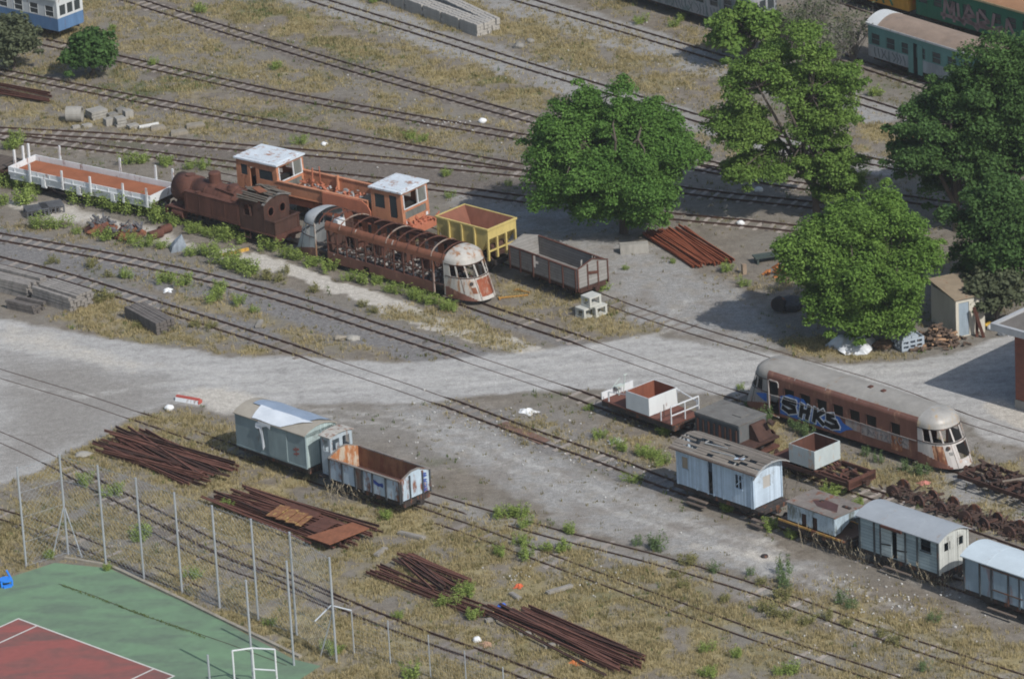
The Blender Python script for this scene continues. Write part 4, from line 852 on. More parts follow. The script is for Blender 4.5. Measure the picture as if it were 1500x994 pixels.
# grey green covered van with a torn tarpaulin ---------------------------
def covered_van():
    loc, a, L = side_frame((347, 652), (449, 687), .85, 2.25); y = 1.12; h = L / 2; z0, z1, rise = .85, 2.75, .34
    r = thing('covered_van', 'grey green covered van with a torn white tarpaulin over its roof', 'van', loc, a)
    for s in (-1, 1):
        mb = MB().wall(lambda u, v, n, s=s: (-h + u, s * (y - n), z0 + v), L, z1 - z0, .06); mb.box(-h, h, s * y, s * (y + .02), z0 + .02, z0 + .1); mb.build('side_wall', M_GREENG, r)
        MB().box(-.1, 1.9 - .6, s * (y + .001), s * (y + .045), z0 + .11, z1 - .1).box(-.14, 1.35, s * (y + .001), s * (y + .06), z1 - .1, z1 - .05).build('sliding_door', paint('van_door_paint', (.215, .275, .285), .3, .1, .8, .7, rustc=(.1, .11, .11)), r)
    mb = MB().box(-h, -h + .06, -y + .061, y - .061, z0, z1); ends_arch(mb, -h, 2.1, z1 - .3, z1, rise - .06, .06); mb.build('end_wall', M_GREENG, r)
    M_VE = planks('van_end_boards', (.37, .45, .44), .14, 1, .2, .5)
    mb = MB().wall(lambda u, v, n: (h - n, -y + .061 + u, z0 + v), 2 * y - .122, z1 - z0, .06, [(.95, 2 * y - .15, .02, 1.3)]); ends_arch(mb, h - .05, 2.1, z1 - .2, z1, rise - .05, .05); mb.build('end_wall', M_VE, r)
    MB().box(h - .09, h - .07, -.2, y - .2, z0 + .02, z0 + 1.3).build('end_door', paint('end_door_paint', (.10, .15, .17), .2), r)
    for yy in (-y + .03, .02): MB().box(h, h + .05, yy - .04, yy + .04, z0, z1).build('corner_post', M_GREENG, r)
    mb = MB(); arch_roof(mb, L + .12, 2 * y + .16, z1, rise); mb.build('roof', paint('tan_roof', (.33, .30, .25), .2, .12, 1, .85, streak=False, rustc=(.2, .17, .13)), r)
    # tarpaulin: two shades of cloth lying over the curved roof, ragged edges
    rd = random.Random(9)
    def cloth(y0, y1, xa, xb, off):
        nx_, ny_ = 16, 10; g = []
        for j in range(ny_ + 1):
            v = y0 + (y1 - y0) * j / ny_; row = []
            for i in range(nx_ + 1):
                lo, hi = xa(v), xb(v); u = lo + (hi - lo) * i / nx_; zz = z1 + rise * (1 - (2 * v / (2 * y + .16)) ** 2) + off + .03 * math.sin(u * 3.1 + v * 2) * math.sin(v * 4 + 1) + rd.uniform(0, .012); row.append((u, v, zz))
            g.append(row)
        m = MB().rings(g); m.rings([[(p[0], p[1], p[2] - .012) for p in q][::-1] for q in g]); return m
    tb = cloth(-.25, y + .07, lambda v: -h + .5 + .25 * abs(v), lambda v: h - .15 - .5 * (.6 - v if v < .6 else 0), .05).build('tarpaulin', paint('blue_grey_tarp', (.25, .31, .40), .15, 0, 1.2, .5, streak=False), r)
    tw = cloth(-y - .07, -.2, lambda v: -h + 1.15 + .3 * (v + y) * -1 + .25, lambda v: h - .25 - 1.5 * max(0, -.2 - v), .056); tw.build('tarpaulin', paint('white_tarp', (.62, .66, .70), .1, 0, 1.5, .45, streak=False), r)
    m = MB(); pts = [(-.95, 2.62), (-.78, 2.66), (-.52, 2.5), (-.47, 1.9), (-.42, 1.35), (-.52, 1.15), (-.6, 1.4), (-.62, 1.95), (-.7, 2.35), (-.85, 2.3), (-1.0, 2.35), (-1.02, 2.55)]
    m.prism(pts, lambda u, v, q: (u, q + .05 * math.sin(v * 5), v), -y - .05, -y - .065); m.prism([(-.75, 2.75), (.2, 2.75), (.15, 2.5), (-.1, 2.6), (-.4, 2.5), (-.7, 2.55)], lambda u, v, q: (u, q, v), -y - .1, -y - .112); m.build('torn_cloth', paint('white_tarp', (.62, .66, .70)), r)
    m = MB(); stroke(m, [(1.8, 1.75), (2.15, 1.85)], lambda u, v: (u, -y - .003, v), .12, .01); stroke(m, [(1.8, 1.5), (2.15, 1.6)], lambda u, v: (u, -y - .003, v), .1, .01); stroke(m, [(1.95, 1.9), (1.98, 1.45)], lambda u, v: (u, -y - .0, v), .08, .01); m.build('painted_mark', paint('faded_red', (.24, .10, .09), .3), r)
    MB().box(-h, h, -y + .02, y - .02, z0 - .03, z0 + .03).build('floor', M_IRON, r)
    chassis(r, L, 1.9, .58, .82, (-1.3, 1.3), M_IRON)
covered_van()

# pale blue open wagon with brakeman's cabin ------------------------------
def gondola():
    loc, a, L = side_frame((481, 671), (586, 706), 1.98, 2.15); y = 1.075; h = L / 2; z0, z1 = .86, 1.98
    r = thing('gondola_wagon', 'pale blue open wagon with rusty orange inside and a small brake cabin', 'wagon', loc, a)
    M_IN = paint('rusty_lining', (.20, .10, .055), .5, .5, 1.4, .9, rustc=(.10, .04, .025)); M_INO = paint('orange_lining', (.50, .43, .34), .3, .62, 1.8, .9, rustc=(.26, .11, .045))
    for s in (-1, 1):
        MB().box(-h, h, s * y, s * (y - .04), z0, z1).build('side_wall', M_PALEB, r); MB().box(-h + .06, h - .06, s * (y - .041), s * (y - .06), z0 + .05, z1 - .02).build('lining', M_IN, r)
        for f in (.01, .19, .375, .475, .615, .80, .99): MB().box(-h + f * L - .05, -h + f * L + .05, s * y, s * (y + .06), z0 - .12, z1).build('rib', M_DGREY, r)
        MB().box(-h, h, s * (y - .06), s * (y + .07), z1 + .001, z1 + .05).build('top_rail', paint('dull_rail', (.21, .19, .17), .3, .3), r)
    MB().box(-h + .375 * L + .05, -h + .475 * L - .05, -y - .012, -y - .001, z0 + .02, z1 - .03).build('door_panel', paint('brown_panel', (.21, .17, .15), .4, .5), r)
    for x, i in ((-h, 1), (h, -1)):
        pr = [(-y, z0), (y, z0), (y, z1), (.25, z1 + .32), (-.25, z1 + .32), (-y, z1)]
        MB().prism(pr, lambda u, v, q: (q, u, v), x, x + .05 * i).build('end_wall', M_PALEB if x > 0 else M_INO, r); MB().prism([(u * .95, v - .03) for u, v in pr], lambda u, v, q: (q, u, v), x + .051 * i, x + .065 * i).build('lining', M_INO if x < 0 else paint('grey_lining', (.27, .26, .25), .3, .3), r)
        pts = [(-y, z1), (-.25, z1 + .33), (.25, z1 + .33), (y, z1)]; m = MB()
        for p, q in zip(pts[:-1], pts[1:]): m.bar((x, p[0], p[1] + .025), (x, q[0], q[1] + .025), .1, .05)
        m.build('top_rail', paint('dull_rail', (.21, .19, .17)), r)
    for f in (-y + .04, -.42, .5, y - .04): MB().box(h, h + .06, f - .045, f + .045, z0 - .05, z1 + .22 - .18 * abs(f)).build('rib', M_DGREY, r)
    M_BLUE = paint('blue_spray_dark', (.05, .09, .33), .3, 0, 2)
    m = MB(); fe = lambda u, v: (h + .004, u, v)
    for l in ([(.6, 1.95), (.6, 1.7)], [(.6, 1.93), (.8, 1.86), (.62, 1.8), (.82, 1.73), (.6, 1.7)], [(.6, 1.6), (.6, 1.38)], [(.6, 1.58), (.8, 1.52), (.62, 1.47), (.82, 1.38)], [(.62, 1.3), (.62, 1.15), (.8, 1.15), (.8, 1.3)], [(.62, 1.08), (.62, .9)], [(.8, 1.06), (.63, .98), (.82, .9)]): stroke(m, l, fe, .06)
    m.build('graffiti', M_BLUE, r)
    m = MB(); stroke(m, [(.68, 1.52), (1.0, 1.42), (1.3, 1.5)], lambda u, v: (u, -y - .004, v), .16); stroke(m, [(.66, 1.6), (1.3, 1.38)], lambda u, v: (u, -y - .004, v), .1); m.build('graffiti', M_BLUE, r)
    MB().box(-h + .05, h - .05, -y + .05, y - .05, z0 - .04, z0 + .03).build('floor', M_RUST, r)
    # cabin on the rear platform
    c0, c1, w2 = -h - .78, -h - .1, .8; zt = 3.02; M_CAB = paint('cabin_grey_blue', (.37, .43, .47), .2, .25, 1.6)
    m = MB()
    for s in (-1, 1): m.wall(lambda u, v, n, s=s: (c0 + u, s * (w2 - n), z0 + v), c1 - c0, zt - z0, .05, [(.18, c1 - c0 - .14, 1.3, 1.95)])
    m.wall(lambda u, v, n: (c1 - n, -w2 + .051 + u, z0 + v), 2 * w2 - .102, zt - z0, .05, [(.12, .62, 1.35, 1.95), (.85, 1.35, 1.35, 1.95)]).wall(lambda u, v, n: (c0 + n, -w2 + .051 + u, z0 + v), 2 * w2 - .102, zt - z0, .05)
    c = m.build('brake_cabin', M_CAB, r); m = MB(); arch_roof(m, 1, 2 * w2 + .16, zt + .001, .14, c0 - .08, c1 + .08); m.build('roof', paint('cabin_roof', (.42, .40, .36), .2, .35, 2, streak=False), c)
    MB().box(c0 - .05, -h - .01, -y, y, z0 - .08, z0 - .001).build('platform', M_IRON, r)
    chassis(r, L, 1.8, .56, .8, (-1.4, 1.4), M_IRON)
gondola()

# white tub wagon with railings ---------------------------------------------
def tub_wagon():
    loc, a, L = side_frame((881, 585), (984, 622), .95, 2.1); y = 1.05; h = L / 2
    r = thing('tub_wagon', 'flat wagon carrying a white square tub, with white end railing', 'wagon', loc, a)
    MB().box(-h, h, -y, y, .88, .95).build('deck', paint('tub_deck', (.15, .062, .045), .3, .2, 1.2, .9, streak=False), r)
    x0, x1 = -.78, 1.1; xx = h - L * (984 - 952) / 103; x1 = xx - .02; x0 = x1 - 1.78; z0, z1 = .98, 1.98; M_TUB = paint('tub_white', (.60, .62, .62), .1, .1, 1.3, .6); m = MB(); t_ = .035
    m.box(x0, x1, -y, -y + t_, z0, z1).box(x0, x1, y - t_, y, z0, z1).box(x0, x0 + t_, -y + t_ + .001, y - t_ - .001, z0, z1).box(x1 - t_, x1, -y + t_ + .001, y - t_ - .001, z0, z1); m.build('tub', M_TUB, r)
    M_IN = paint('tub_rust', (.21, .075, .045), .3, .2, 1.0); m = MB(); i = t_ + .002
    m.box(x0 + i, x1 - i, -y + i, -y + i + .012, z0 + .06, z1 - .01).box(x0 + i, x1 - i, y - i - .012, y - i, z0 + .06, z1 - .01).box(x0 + i, x0 + i + .012, -y + i + .013, y - i - .013, z0 + .06, z1 - .01).box(x1 - i - .012, x1 - i, -y + i + .013, y - i - .013, z0 + .06, z1 - .01).box(x0 + i, x1 - i, -y + i, y - i, z0, z0 + .055); m.build('tub_lining', M_IN, r)
    # end railing
    m = MB(); xe = h - .06
    for yy in (-y + .04, .0, y - .04): m.bar((xe, yy, .95), (xe, yy, 1.95), .05)
    m.bar((xe, -y + .02, 1.93), (xe, y - .02, 1.93), .06).bar((xe, -y + .02, 1.42), (xe, y - .02, 1.42), .05); m.build('railing', M_WHITE, r)
    m = MB().bar((x1 + .02, y - .05, 1.9), (xe - .1, y - .02, 1.6), .05).bar((xe - .12, y - .04, 1.65), (xe - .12, y - .04, 1.0), .07).bar((x1 + .85, -y + .05, .95), (x1 + .85, -y + .05, 1.5), .05); m.build('handrail', M_WHITE, r)
    MB().tube((x1 + .75, -y + .35, .95), (x1 + .78, -y + .35, 1.75), .022).build('lever', M_IRON, r)
    MB().box(-h, -h + .05, -y, y + .2, .96, 1.36).build('end_board', M_WHITE, r)
    m = MB().bar((-h + .5, -y + .08, .95), (-h + .5, -y + .08, 1.5), .06).bar((-h + .5, -y + .08, 1.5), (x0, -y + .08, 1.72), .035); m.build('handrail', M_WHITE, r)
    m = MB().box(-h + .12, -h + .42, -.25, .3, 1.45, 1.53).bar((-h + .25, 0, .95), (-h + .25, 0, 1.46), .06).bar((-h + .3, .3, 1.0), (-h + .3, .45, 2.0), .035).bar((-h + .3, .35, 2.0), (-h + .3, .6, 2.0), .05).bar((-h + .2, -.4, 1.5), (-h + .15, .2, 1.85), .03); m.build('brake_stand', paint('pale_green_metal', (.45, .5, .46), .2, .2), r)
    chassis(r, L, 1.9, .6, .86, (-1.4, 1.4), M_IRON)
tub_wagon()

# low dark covered wagon -----------------------------------------------------
def dark_wagon():
    loc, a, L = side_frame((1018, 604), (1082, 625), 1.85, 2.1); y = 1.05; h = L / 2; z0, z1 = .9, 1.85
    r = thing('covered_wagon', 'low dark grey covered wagon with flat dusty lid', 'wagon', loc, a)
    MB().box(-h - .03, h + .03, -y - .03, y + .03, z1, z1 + .07).box(h * .2, h * .6, -.2, .5, z1 + .07, z1 + .12).build('lid', paint('dusty_lid', (.15, .145, .135), .35, .2, 1.2, .9, streak=False, rustc=(.08, .065, .055)), r)
    m = MB().box(-h, h, -y, -y + .05, z0, z1 - .001).box(-h, h, y - .05, y, z0, z1 - .001).box(-h, -h + .05, -y + .051, y - .051, z0, z1 - .001); m.build('side_wall', M_DGREY, r); MB().box(h - .05, h, -y + .051, y - .051, z0 + .0, z1 - .001).build('end_wall', paint('end_grey', (.12, .125, .125), .3, .2), r)
    for i in range(8): x = -h + .2 + i * (L - .4) / 7; MB().box(x - .05, x + .05, -y - .06, -y - .001, z0 - .1, z1 - .25).build('rib', M_RUSTD if i % 2 else M_RUST, r)
    MB().box(-h, h, -y - .05, -y - .001, z1 - .14, z1 - .002).build('side_rail', M_DGREY, r)
    MB().box(h + .0, h + .9, -y, y, .8, .92).build('platform', M_RUSTD, r)
    m = MB(); m.prism([(h + .05, .95), (h + .75, .95), (h + .2, 1.75), (h + .05, 1.75)], lambda u, v, q: (u, q, v), -.3, .75); m.build('end_hopper', M_RUSTD, r)
    MB().tube((h + .65, .55, 1.85), (h + .95, .55, 1.75), .14).bar((h + .3, .7, 1.6), (h + 1.0, .7, 1.85), .05).build('brake_gear', M_SCRAP, r)
    chassis(r, L + .4, 1.8, .55, .8, (-.9, .9), M_IRON)
    p = G(1117, 662); t2 = thing('scrap_drum', 'rusted open drum end lying between the dark wagon and the small tub', 'scrap', p, a)
    m = MB()
    for k in range(16):
        a0, a1 = 2 * math.pi * k / 16, 2 * math.pi * (k + 1) / 16
        if k in (3, 4): continue
        m.bar((.2, .75 * math.cos(a0), .8 + .55 * math.sin(a0)), (.2, .75 * math.cos(a1), .8 + .55 * math.sin(a1)), .5, .05, up=(1, 0, 0)) if False else m.add([(x, .75 * math.cos(q) * k2, .8 + .55 * math.sin(q) * k2) for x in (-.2, .3) for q in (a0, a1) for k2 in (1, .93)], [(0, 2, 6, 4), (1, 5, 7, 3), (0, 4, 5, 1), (2, 3, 7, 6), (0, 1, 3, 2), (4, 6, 7, 5)])
    m.build('rim', M_RUSTD, t2); MB().tube((-.15, 0, .8), (-.12, 0, .8), .62, n=18).build('drum_floor', M_RUSTO, t2); MB().box(-.5, .5, -.8, .8, .18, .3).build('base_frame', M_RUST, t2)
dark_wagon()

# small tub on a rusty frame wagon -------------------------------------------
def small_tub():
    pb, pf = (1127, 669), (1243, 708); loc, a, L = side_frame(pb, pf, .85, 1.95); y = .97; h = L / 2; M_GT = paint('tub_grey_white', (.42, .47, .47), .15, .3, 1.5, .7, rustc=(.33, .19, .1))
    r = thing('frame_wagon', 'skeletal rusty frame wagon carrying a small grey white tub', 'wagon', loc, a)
    chassis(r, L, 1.9, .62, .84, (-1.5, 1.5), M_RUSTD)
    x1 = -h + L * (1193 - 1127) / 116 + .05; x0 = x1 - 1.8; z0, z1, t_ = .98, 1.98, .035; m = MB()
    m.box(x0, x1, -y, -y + t_, z0, z1).box(x0, x1, y - t_, y, z0, z1).box(x0, x0 + t_, -y + t_ + .001, y - t_ - .001, z0, z1).box(x1 - t_, x1, -y + t_ + .001, y - t_ - .001, z0, z1); m.build('tub', M_GT, r)
    m = MB(); i = t_ + .002; m.box(x0 + i, x1 - i, -y + i, -y + i + .012, z0 + .06, z1 - .01).box(x0 + i, x1 - i, y - i - .012, y - i, z0 + .06, z1 - .01).box(x0 + i, x0 + i + .012, -y + i + .013, y - i - .013, z0 + .06, z1 - .01).box(x1 - i - .012, x1 - i, -y + i + .013, y - i - .013, z0 + .06, z1 - .01).box(x0 + i, x1 - i, -y + i, y - i, z0, z0 + .055); m.build('tub_lining', M_RUST, r)
    rd = random.Random(2); m = MB()
    for k in range(40): p = Vector(((x0 + x1) / 2 + rd.gauss(0, .25), rd.gauss(0, .25), z0 + .06)); m.bar(p, p + Vector((rd.uniform(-.15, .15), rd.uniform(-.15, .15), .12)), .12)
    tag(m.build('rubble', paint('grey_rubble', (.26, .25, .24), .4, 0, 4), r), kind='stuff')
    m = MB().box(-h, x0 - .05, -y, y, .85, .9); m.build('deck', M_RUST, r); m = MB()
    for k in range(14): p = Vector((rd.uniform(x1 + .1, h - .2), rd.uniform(-.8, .8), .86)); m.bar(p, p + Vector((rd.uniform(-.5, .5), rd.uniform(-.4, .4), rd.uniform(0, .15))), .1, .08)
    tag(m.build('scrap_iron', M_RUST, r), kind='stuff')
    MB().box(h - .05, h + .06, -y - .05, y + .05, .5, 1.0).build('headstock', M_RUST, r); m = MB()
    for k in range(2): m.bar((x1 + .2, y - .1 - k * 1.7, .9), (h - .1, y - .1 - k * 1.7, .9), .09, .14)
    m.build('side_rail', M_RUST, r)
small_tub()

# pale blue wooden van with broken plank roof -------------------------------
def plank_van():
    loc, a, L = side_frame((991.7, 706.6), (1104, 745), .92, 2.1); y = 1.05; h = L / 2; z0, z1, rise = .92, 2.88, .36; rd = random.Random(21)
    r = thing('wooden_van', 'pale blue boarded wooden van with a broken grey plank roof', 'van', loc, a)
    M_B = planks('pale_blue_boards', (.40, .50, .60), .11, 0, .22, .6); M_BE = planks('pale_blue_end_boards', (.48, .57, .66), .11, 1, .2, .6)
    h1 = [(.42, .85, .95, 1.6), (2.25, 2.58, .02, 1.9), (4.15, 4.62, .85, 1.6)]
    MB().wall(lambda u, v, n: (-h + u, -y + n, z0 + v), L, z1 - z0, .05, h1).build('side_wall', M_B, r); MB().wall(lambda u, v, n: (-h + u, y - n, z0 + v), L, z1 - z0, .05, [(1, 1.5, .9, 1.6), (4, 4.5, .9, 1.6)]).build('side_wall', M_B, r)
    for x0, t_, hl in ((-h, .05, []), (h - .05, .05, [(.7, 1.25, .85, 1.5)])):
        m = MB().wall(lambda u, v, n: (x0 + n, -y + .051 + u, z0 + v), 2 * y - .102, z1 - z0 - .2, t_, hl); ends_arch(m, x0, 2 * y - .102, z1 - .199, z1 - .02, rise - .05, t_); m.build('end_wall', M_BE, r)
    fr = lambda u0, u1, v0, v1: MB().box(-h + u0 - .05, -h + u0, -y - .02, -y - .001, z0 + v0, z0 + v1).box(-h + u1, -h + u1 + .05, -y - .02, -y - .001, z0 + v0, z0 + v1).box(-h + u0 - .06, -h + u1 + .06, -y - .03, -y - .001, z0 + v0 - .06, z0 + v0).box(-h + u0 - .05, -h + u1 + .05, -y - .02, -y - .001, z0 + v1, z0 + v1 + .05).build('window', M_PALEB2, r)
    w = fr(*h1[0]); MB().box(-h + .42, -h + .85, -y + .02, -y + .03, z0 + .95, z0 + 1.6).build('boarding', paint('tan_board', (.30, .25, .19), .2), w)
    w = fr(*h1[2]); MB().box(-h + 4.36, -h + 4.42, -y + .01, -y + .03, z0 + .85, z0 + 1.6).bar((-h + 4.2, -y + .02, z0 + 1.0), (-h + 4.55, -y + .02, z0 + 1.3), .04).build('broken_sash', M_PALEB2, w)
    MB().box(h - .03, h - .02, -.32, .24, z0 + .85, z0 + 1.5).build('boarding', paint('tan_board_pale', (.40, .38, .35), .2), r)
    for f in (.02, .27, .415, .49, .615, .98): MB().box(-h + f * L - .04, -h + f * L + .04, -y - .035, -y - .001, z0 - .02, z1 - .01).build('batten', M_PALEB2, r)
    MB().box(h + .001, h + .05, -y - .03, -y + .05, z0, z1).box(h + .001, h + .05, y - .05, y + .03, z0, z1).build('batten', M_PALEB2, r)
    w2 = y + .18; zf = lambda q: z1 + rise * (1 - (q / w2) ** 2); xa, xb = -h - .3, h + .42
    n = 15
    for i in range(n):
        yy = -w2 + 2 * w2 * (i + .5) / n; gaps = []
        if 1 <= i <= 8:
            for _ in range(rd.choice((1, 2, 2, 1) if i < 6 else (0, 1))): g0 = rd.uniform(xa + .2, xb - 1.2); gaps.append((g0, g0 + rd.uniform(.3, .9)))
        if i == 4: gaps = [(xa, xa + 1.5), (.9, 1.4), (2.0, 2.5)]
        if i == 6: gaps = [(xa, xb - 3.2)]
        x = xa + rd.uniform(0, .06); gaps.sort(); m = MB(); wd = 2 * w2 / n - .006; ends = sorted(gaps) + [(xb, xb)]
        for g0, g1 in ends:
            m = MB()
            if g0 - x > .1: m.bar((x, yy, zf(yy) + .03), (g0, yy, zf(yy) + .03 + rd.uniform(-.03, .04)), wd, .025, up=(0, 2 * yy * rise / w2 ** 2 * 1, 1)); m.build('roof_plank', M_WOODR, r)
            x = max(x, g1)
    for x in (xa + .1, -h + .03, -1.4, 0, 1.4, h - .03):
        m = MB(); q = [(-w2 + 2 * w2 * k / 10) for k in range(11)]
        for p0, p1 in zip(q[:-1], q[1:]): m.bar((x, p0, zf(p0) - .02), (x, p1, zf(p1) - .02), .06, .05, up=(1, 0, 0))
        m.build('roof_rib', paint('rib_grey', (.33, .33, .32), .3), r)
    m = MB(); q = [(-w2 + 2 * w2 * k / 12) for k in range(13)]
    for p0, p1 in zip(q[:-1], q[1:]): m.bar((xb, p0, zf(p0) + .02), (xb, p1, zf(p1) + .02), .05, .09, up=(1, 0, 0))
    m.bar((xb - .1, -y, z1), (h, -y, z1 - .45), .05).build('roof_rim', paint('rim_grey', (.33, .34, .34), .3), r)
    MB().box(xa, xb, -w2 - .04, -w2 + .02, z1 - .05, z1 + .03).build('eaves_board', paint('eaves_brown', (.17, .125, .10), .4, .2), r)
    m = MB().bar((-.4, -.75, zf(-.75) + .1), (1.1, -.6, zf(-.6) + .06), .05).bar((-1.2, -.4, zf(-.4) + .1), (.2, -.2, zf(-.2) + .08), .08, .02); m.build('loose_lath', paint('rim_grey', (.33, .34, .34)), r)
    m = MB().bar((1.2, -.75, zf(-.75) + .09), (1.7, -.55, zf(-.55) + .07), .22, .02); m.build('loose_sheet', M_PALEB, r)
    MB().box(-h + .06, h - .06, -y + .06, y - .06, z0, z0 + .05).build('floor', M_DARKIN, r)
    m = MB().box(h, h + .75, -y, y, .8, .88).box(h + .7, h + .75, -y, y, .88, 1.0); m.build('platform', M_IRON, r)
    for x in (-.9, h + .4): MB().box(x - .8 if x < 0 else x - .35, x + .5, -y - .3, -y - .08, .42, .48).box(x - .8 if x < 0 else x - .3, x + .5, -y - .45, -y - .25, .22, .28).build('step', planks('step_board', (.15, .12, .10), .1, 1), r)
    chassis(r, L + .6, 1.8, .6, .9, (-1.5, 1.5), M_IRON)
plank_van()

# low pale blue ballast body on a yellow edged frame ------------------------
def ballast_wagon():
    pb, pf = (1141, 757.6), (1236.6, 791.6); loc, a, L = side_frame(pb, pf, .98, 2.0); y = 1.0; h = L / 2
    r = thing('ballast_wagon', 'low pale blue flat topped wagon on a frame edged in faded yellow', 'wagon', loc, a)
    MB().box(-h, h, -y - .08, -y - .02, .88, .98).build('edge_beam', paint('yellow_edge', (.42, .25, .07), .3, .45, 1.5), r); MB().box(-h, h, y + .02, y + .08, .88, .98).build('edge_beam', paint('yellow_edge', (.42, .25, .07)), r); MB().box(-h, h, -y - .019, y + .019, .85, .93).build('deck', paint('rusty_deck_dark', (.11, .065, .045), .4), r)
    x0 = -h + .62; x1 = x0 + 3.25; z1 = 2.0; z0 = 1.05; m = MB()
    M_BB = paint('pale_blue_chipped', (.36, .44, .50), .3, .42, 1.8, .7, rustc=(.10, .11, .10))
    for s in (-1, 1): m.wall(lambda u, v, n, s=s: (x0 + u, s * (y - n), z0 + v), x1 - x0, z1 - z0, .05, [(.95, 1.3, 0, .62), (1.7, 2.05, 0, .62)])
    m.prism([(-y + .06, z1 - .002), (y - .06, z1 - .002), (y - .06, z1 - .5), (.2, z1 - .45), (-.6, z1 - .9), (-y + .06, z0)], lambda u, v, q: (q, u, v), x1 - .05, x1); m.box(x0, x0 + .05, -y + .051, y - .051, z0, z1 - .002); m.build('body', M_BB, r)
    MB().box(x0 - .06, x1 + .06, -y - .06, y + .06, z1, z1 + .05).build('top_plate', paint('top_plate_grey', (.20, .175, .155), .35, .3, 1.2, .85, streak=False), r)
    m = MB().prism([(x0 + .9, -.1), (x0 + 1.4, .35), (x0 + 2.3, .3), (x0 + 2.9, -.45), (x0 + 1.6, -.5)], lambda u, v, q: (u, v, q), z1 + .051, z1 + .065); m.build('rust_patch', paint('purple_rust', (.08, .04, .038), .3), r); MB().tube((x0 + 1.35, .1, z1 + .066), (x0 + 1.35, .1, z1 + .1), .12).box(x1 - .6, x1 - .1, .2, .34, z1 + .052, z1 + .14).build('hatch', M_IRON, r)
    for u in (1.12, 1.87): MB().box(x0 + u - .17, x0 + u + .17, -y + .1, -y + .16, z0, z0 + .62).build('chute_door', M_RUSTD, r)
    chassis(r, L + .2, 1.8, .55, .84, (-1.3, 1.3), M_IRON)
ballast_wagon()

# boarded box wagons -------------------------------------------------------
def box_wagon(pb, pf, label, roofmat, wallmat, endmat, broken, z1=2.62):
    loc, a, L = side_frame(pb, pf, .88, 2.13); y = 1.065; h = L / 2; z0, rise = .88, .36
    r = thing('box_wagon', label, 'wagon', loc, a)
    holes = [(2.18, 2.52, .03, 1.6)] if broken else []
    MB().wall(lambda u, v, n: (-h + u, -y + n, z0 + v), L, z1 - z0, .05, holes + ([(4.05, 4.72, 1.0, 1.62)] if broken else [])).build('side_wall', wallmat, r); MB().wall(lambda u, v, n: (-h + u, y - n, z0 + v), L, z1 - z0, .05).build('side_wall', wallmat, r)
    for x in (-h, h - .05):
        hl = [(.35, .8, 1.05, 1.5), (1.3, 1.75, 1.05, 1.5)] if broken and x > 0 else []
        m = MB().wall(lambda u, v, n: (x + n, -y + .051 + u, z0 + v), 2 * y - .102, z1 - z0 - .18, .05, hl); ends_arch(m, x, 2 * y - .102, z1 - .179, z1 - .02, rise - .05, .05); m.build('end_wall', endmat, r)
    M_POST = paint('post_dark', (.055, .065, .07), .3, .2)
    posts = (.01, .195, .275, .585, .735, .99) if broken else (.01, .205, .35, .56, .70, .99)
    for f in posts: MB().box(-h + f * L - .045, -h + f * L + .045, -y - .05, -y - .001, z0 - .1, z1 - .01).build('post', M_POST, r)
    for f in (-y + .03, y - .03): MB().box(h, h + .05, f - .05, f + .05, z0 - .05, z1).build('post', endmat, r)
    for f in (-.35, .35): MB().box(h, h + .03, f - .035, f + .035, z0, z1 + .1).build('batten', endmat, r)
    if broken:
        MB().box(-h + 1.5, -h + 2.17, -y - .035, -y - .001, z0 + .06, z0 + 1.6).build('sliding_door', planks('door_boards', (.36, .42, .43), .2, 2, .2, .4), r); MB().box(-h + 2.53, -h + 3.02, -y - .035, -y - .001, z0 + .06, z0 + 1.6).build('sliding_door', planks('door_boards', (.36, .42, .43)), r)
        for (xa, zb) in ((1.52, .62), (2.55, .55)):
            m = MB(); stroke(m, [(-h + xa, z0 + zb), (-h + xa + .6, z0 + zb + .08)], lambda u, v: (u, -y - .037, v), .07, .012); m.build('broken_slat', M_DARKIN, r)
        MB().box(-h + 4.0, -h + 4.77, -y - .02, -y - .001, z0 + .93, z0 + .99).build('vent_sill', M_POST, r)
        MB().box(-h + 1.6, -h + 2.95, -y - .19, -y - .1, z1 - .16, z1 - .02).build('door_rail', M_RUST, r); m = MB(); arch_roof(m, 1, 2 * y + .26, z1 + .004, rise, -h + 1.7, -h + 3.0, .06); 
        m2 = MB(); m2.box(-h + 1.75, -h + 2.3, -y - .135, -y + .22, z1 + .045, z1 + .052).box(-h + 2.45, -h + 2.95, -y - .135, -y + .12, z1 + .04, z1 + .048)
    else:
        for u0, u1 in ((1.95, 2.88), (3.0, 3.7)):
            MB().box(-h + u0, -h + u1, -y - .035, -y - .001, z0 + .06, z1 - .25).build('sliding_door', wallmat, r)
        MB().box(-h + 1.2, -h + 4.2, -y - .08, -y - .03, z1 - .2, z1 - .14).box(-h + 1.9, -h + 3.8, -y - .06, -y - .036, z0 + .45, z0 + .52).build('door_rail', paint('brown_strip', (.14, .10, .08), .4, .4), r)
    m = MB(); arch_roof(m, L + .24, 2 * y + .24, z1, rise); m.build('roof', roofmat, r)
    for x in (-1.0, 1.0): m = MB(); arch_roof(m, 1, 2 * y + .25, z1 + .008, rise, x, x + .04, .03); m.build('roof_seam', roofmat, r)
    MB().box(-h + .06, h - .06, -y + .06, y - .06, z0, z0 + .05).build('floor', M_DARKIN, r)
    chassis(r, L, 1.8, .58, .85, (-1.5, 1.5), M_IRON)
    MB().box(-.9, .9, -y - .25, -y - .1, .38, .43).build('step', planks('step_board', (.15, .12, .10)), r)
box_wagon((1259, 801), (1376, 841), 'box wagon with dull grey roof, grey white boarded sides and a gap between its doors', paint('slate_roof', (.31, .335, .36), .12, .08, .8, .7, streak=False, rustc=(.2, .14, .1)), planks('grey_white_boards', (.28, .35, .375), .17, 2, .25, .4), planks('cream_boards', (.49, .50, .47), .16, 1, .15, .5), True)
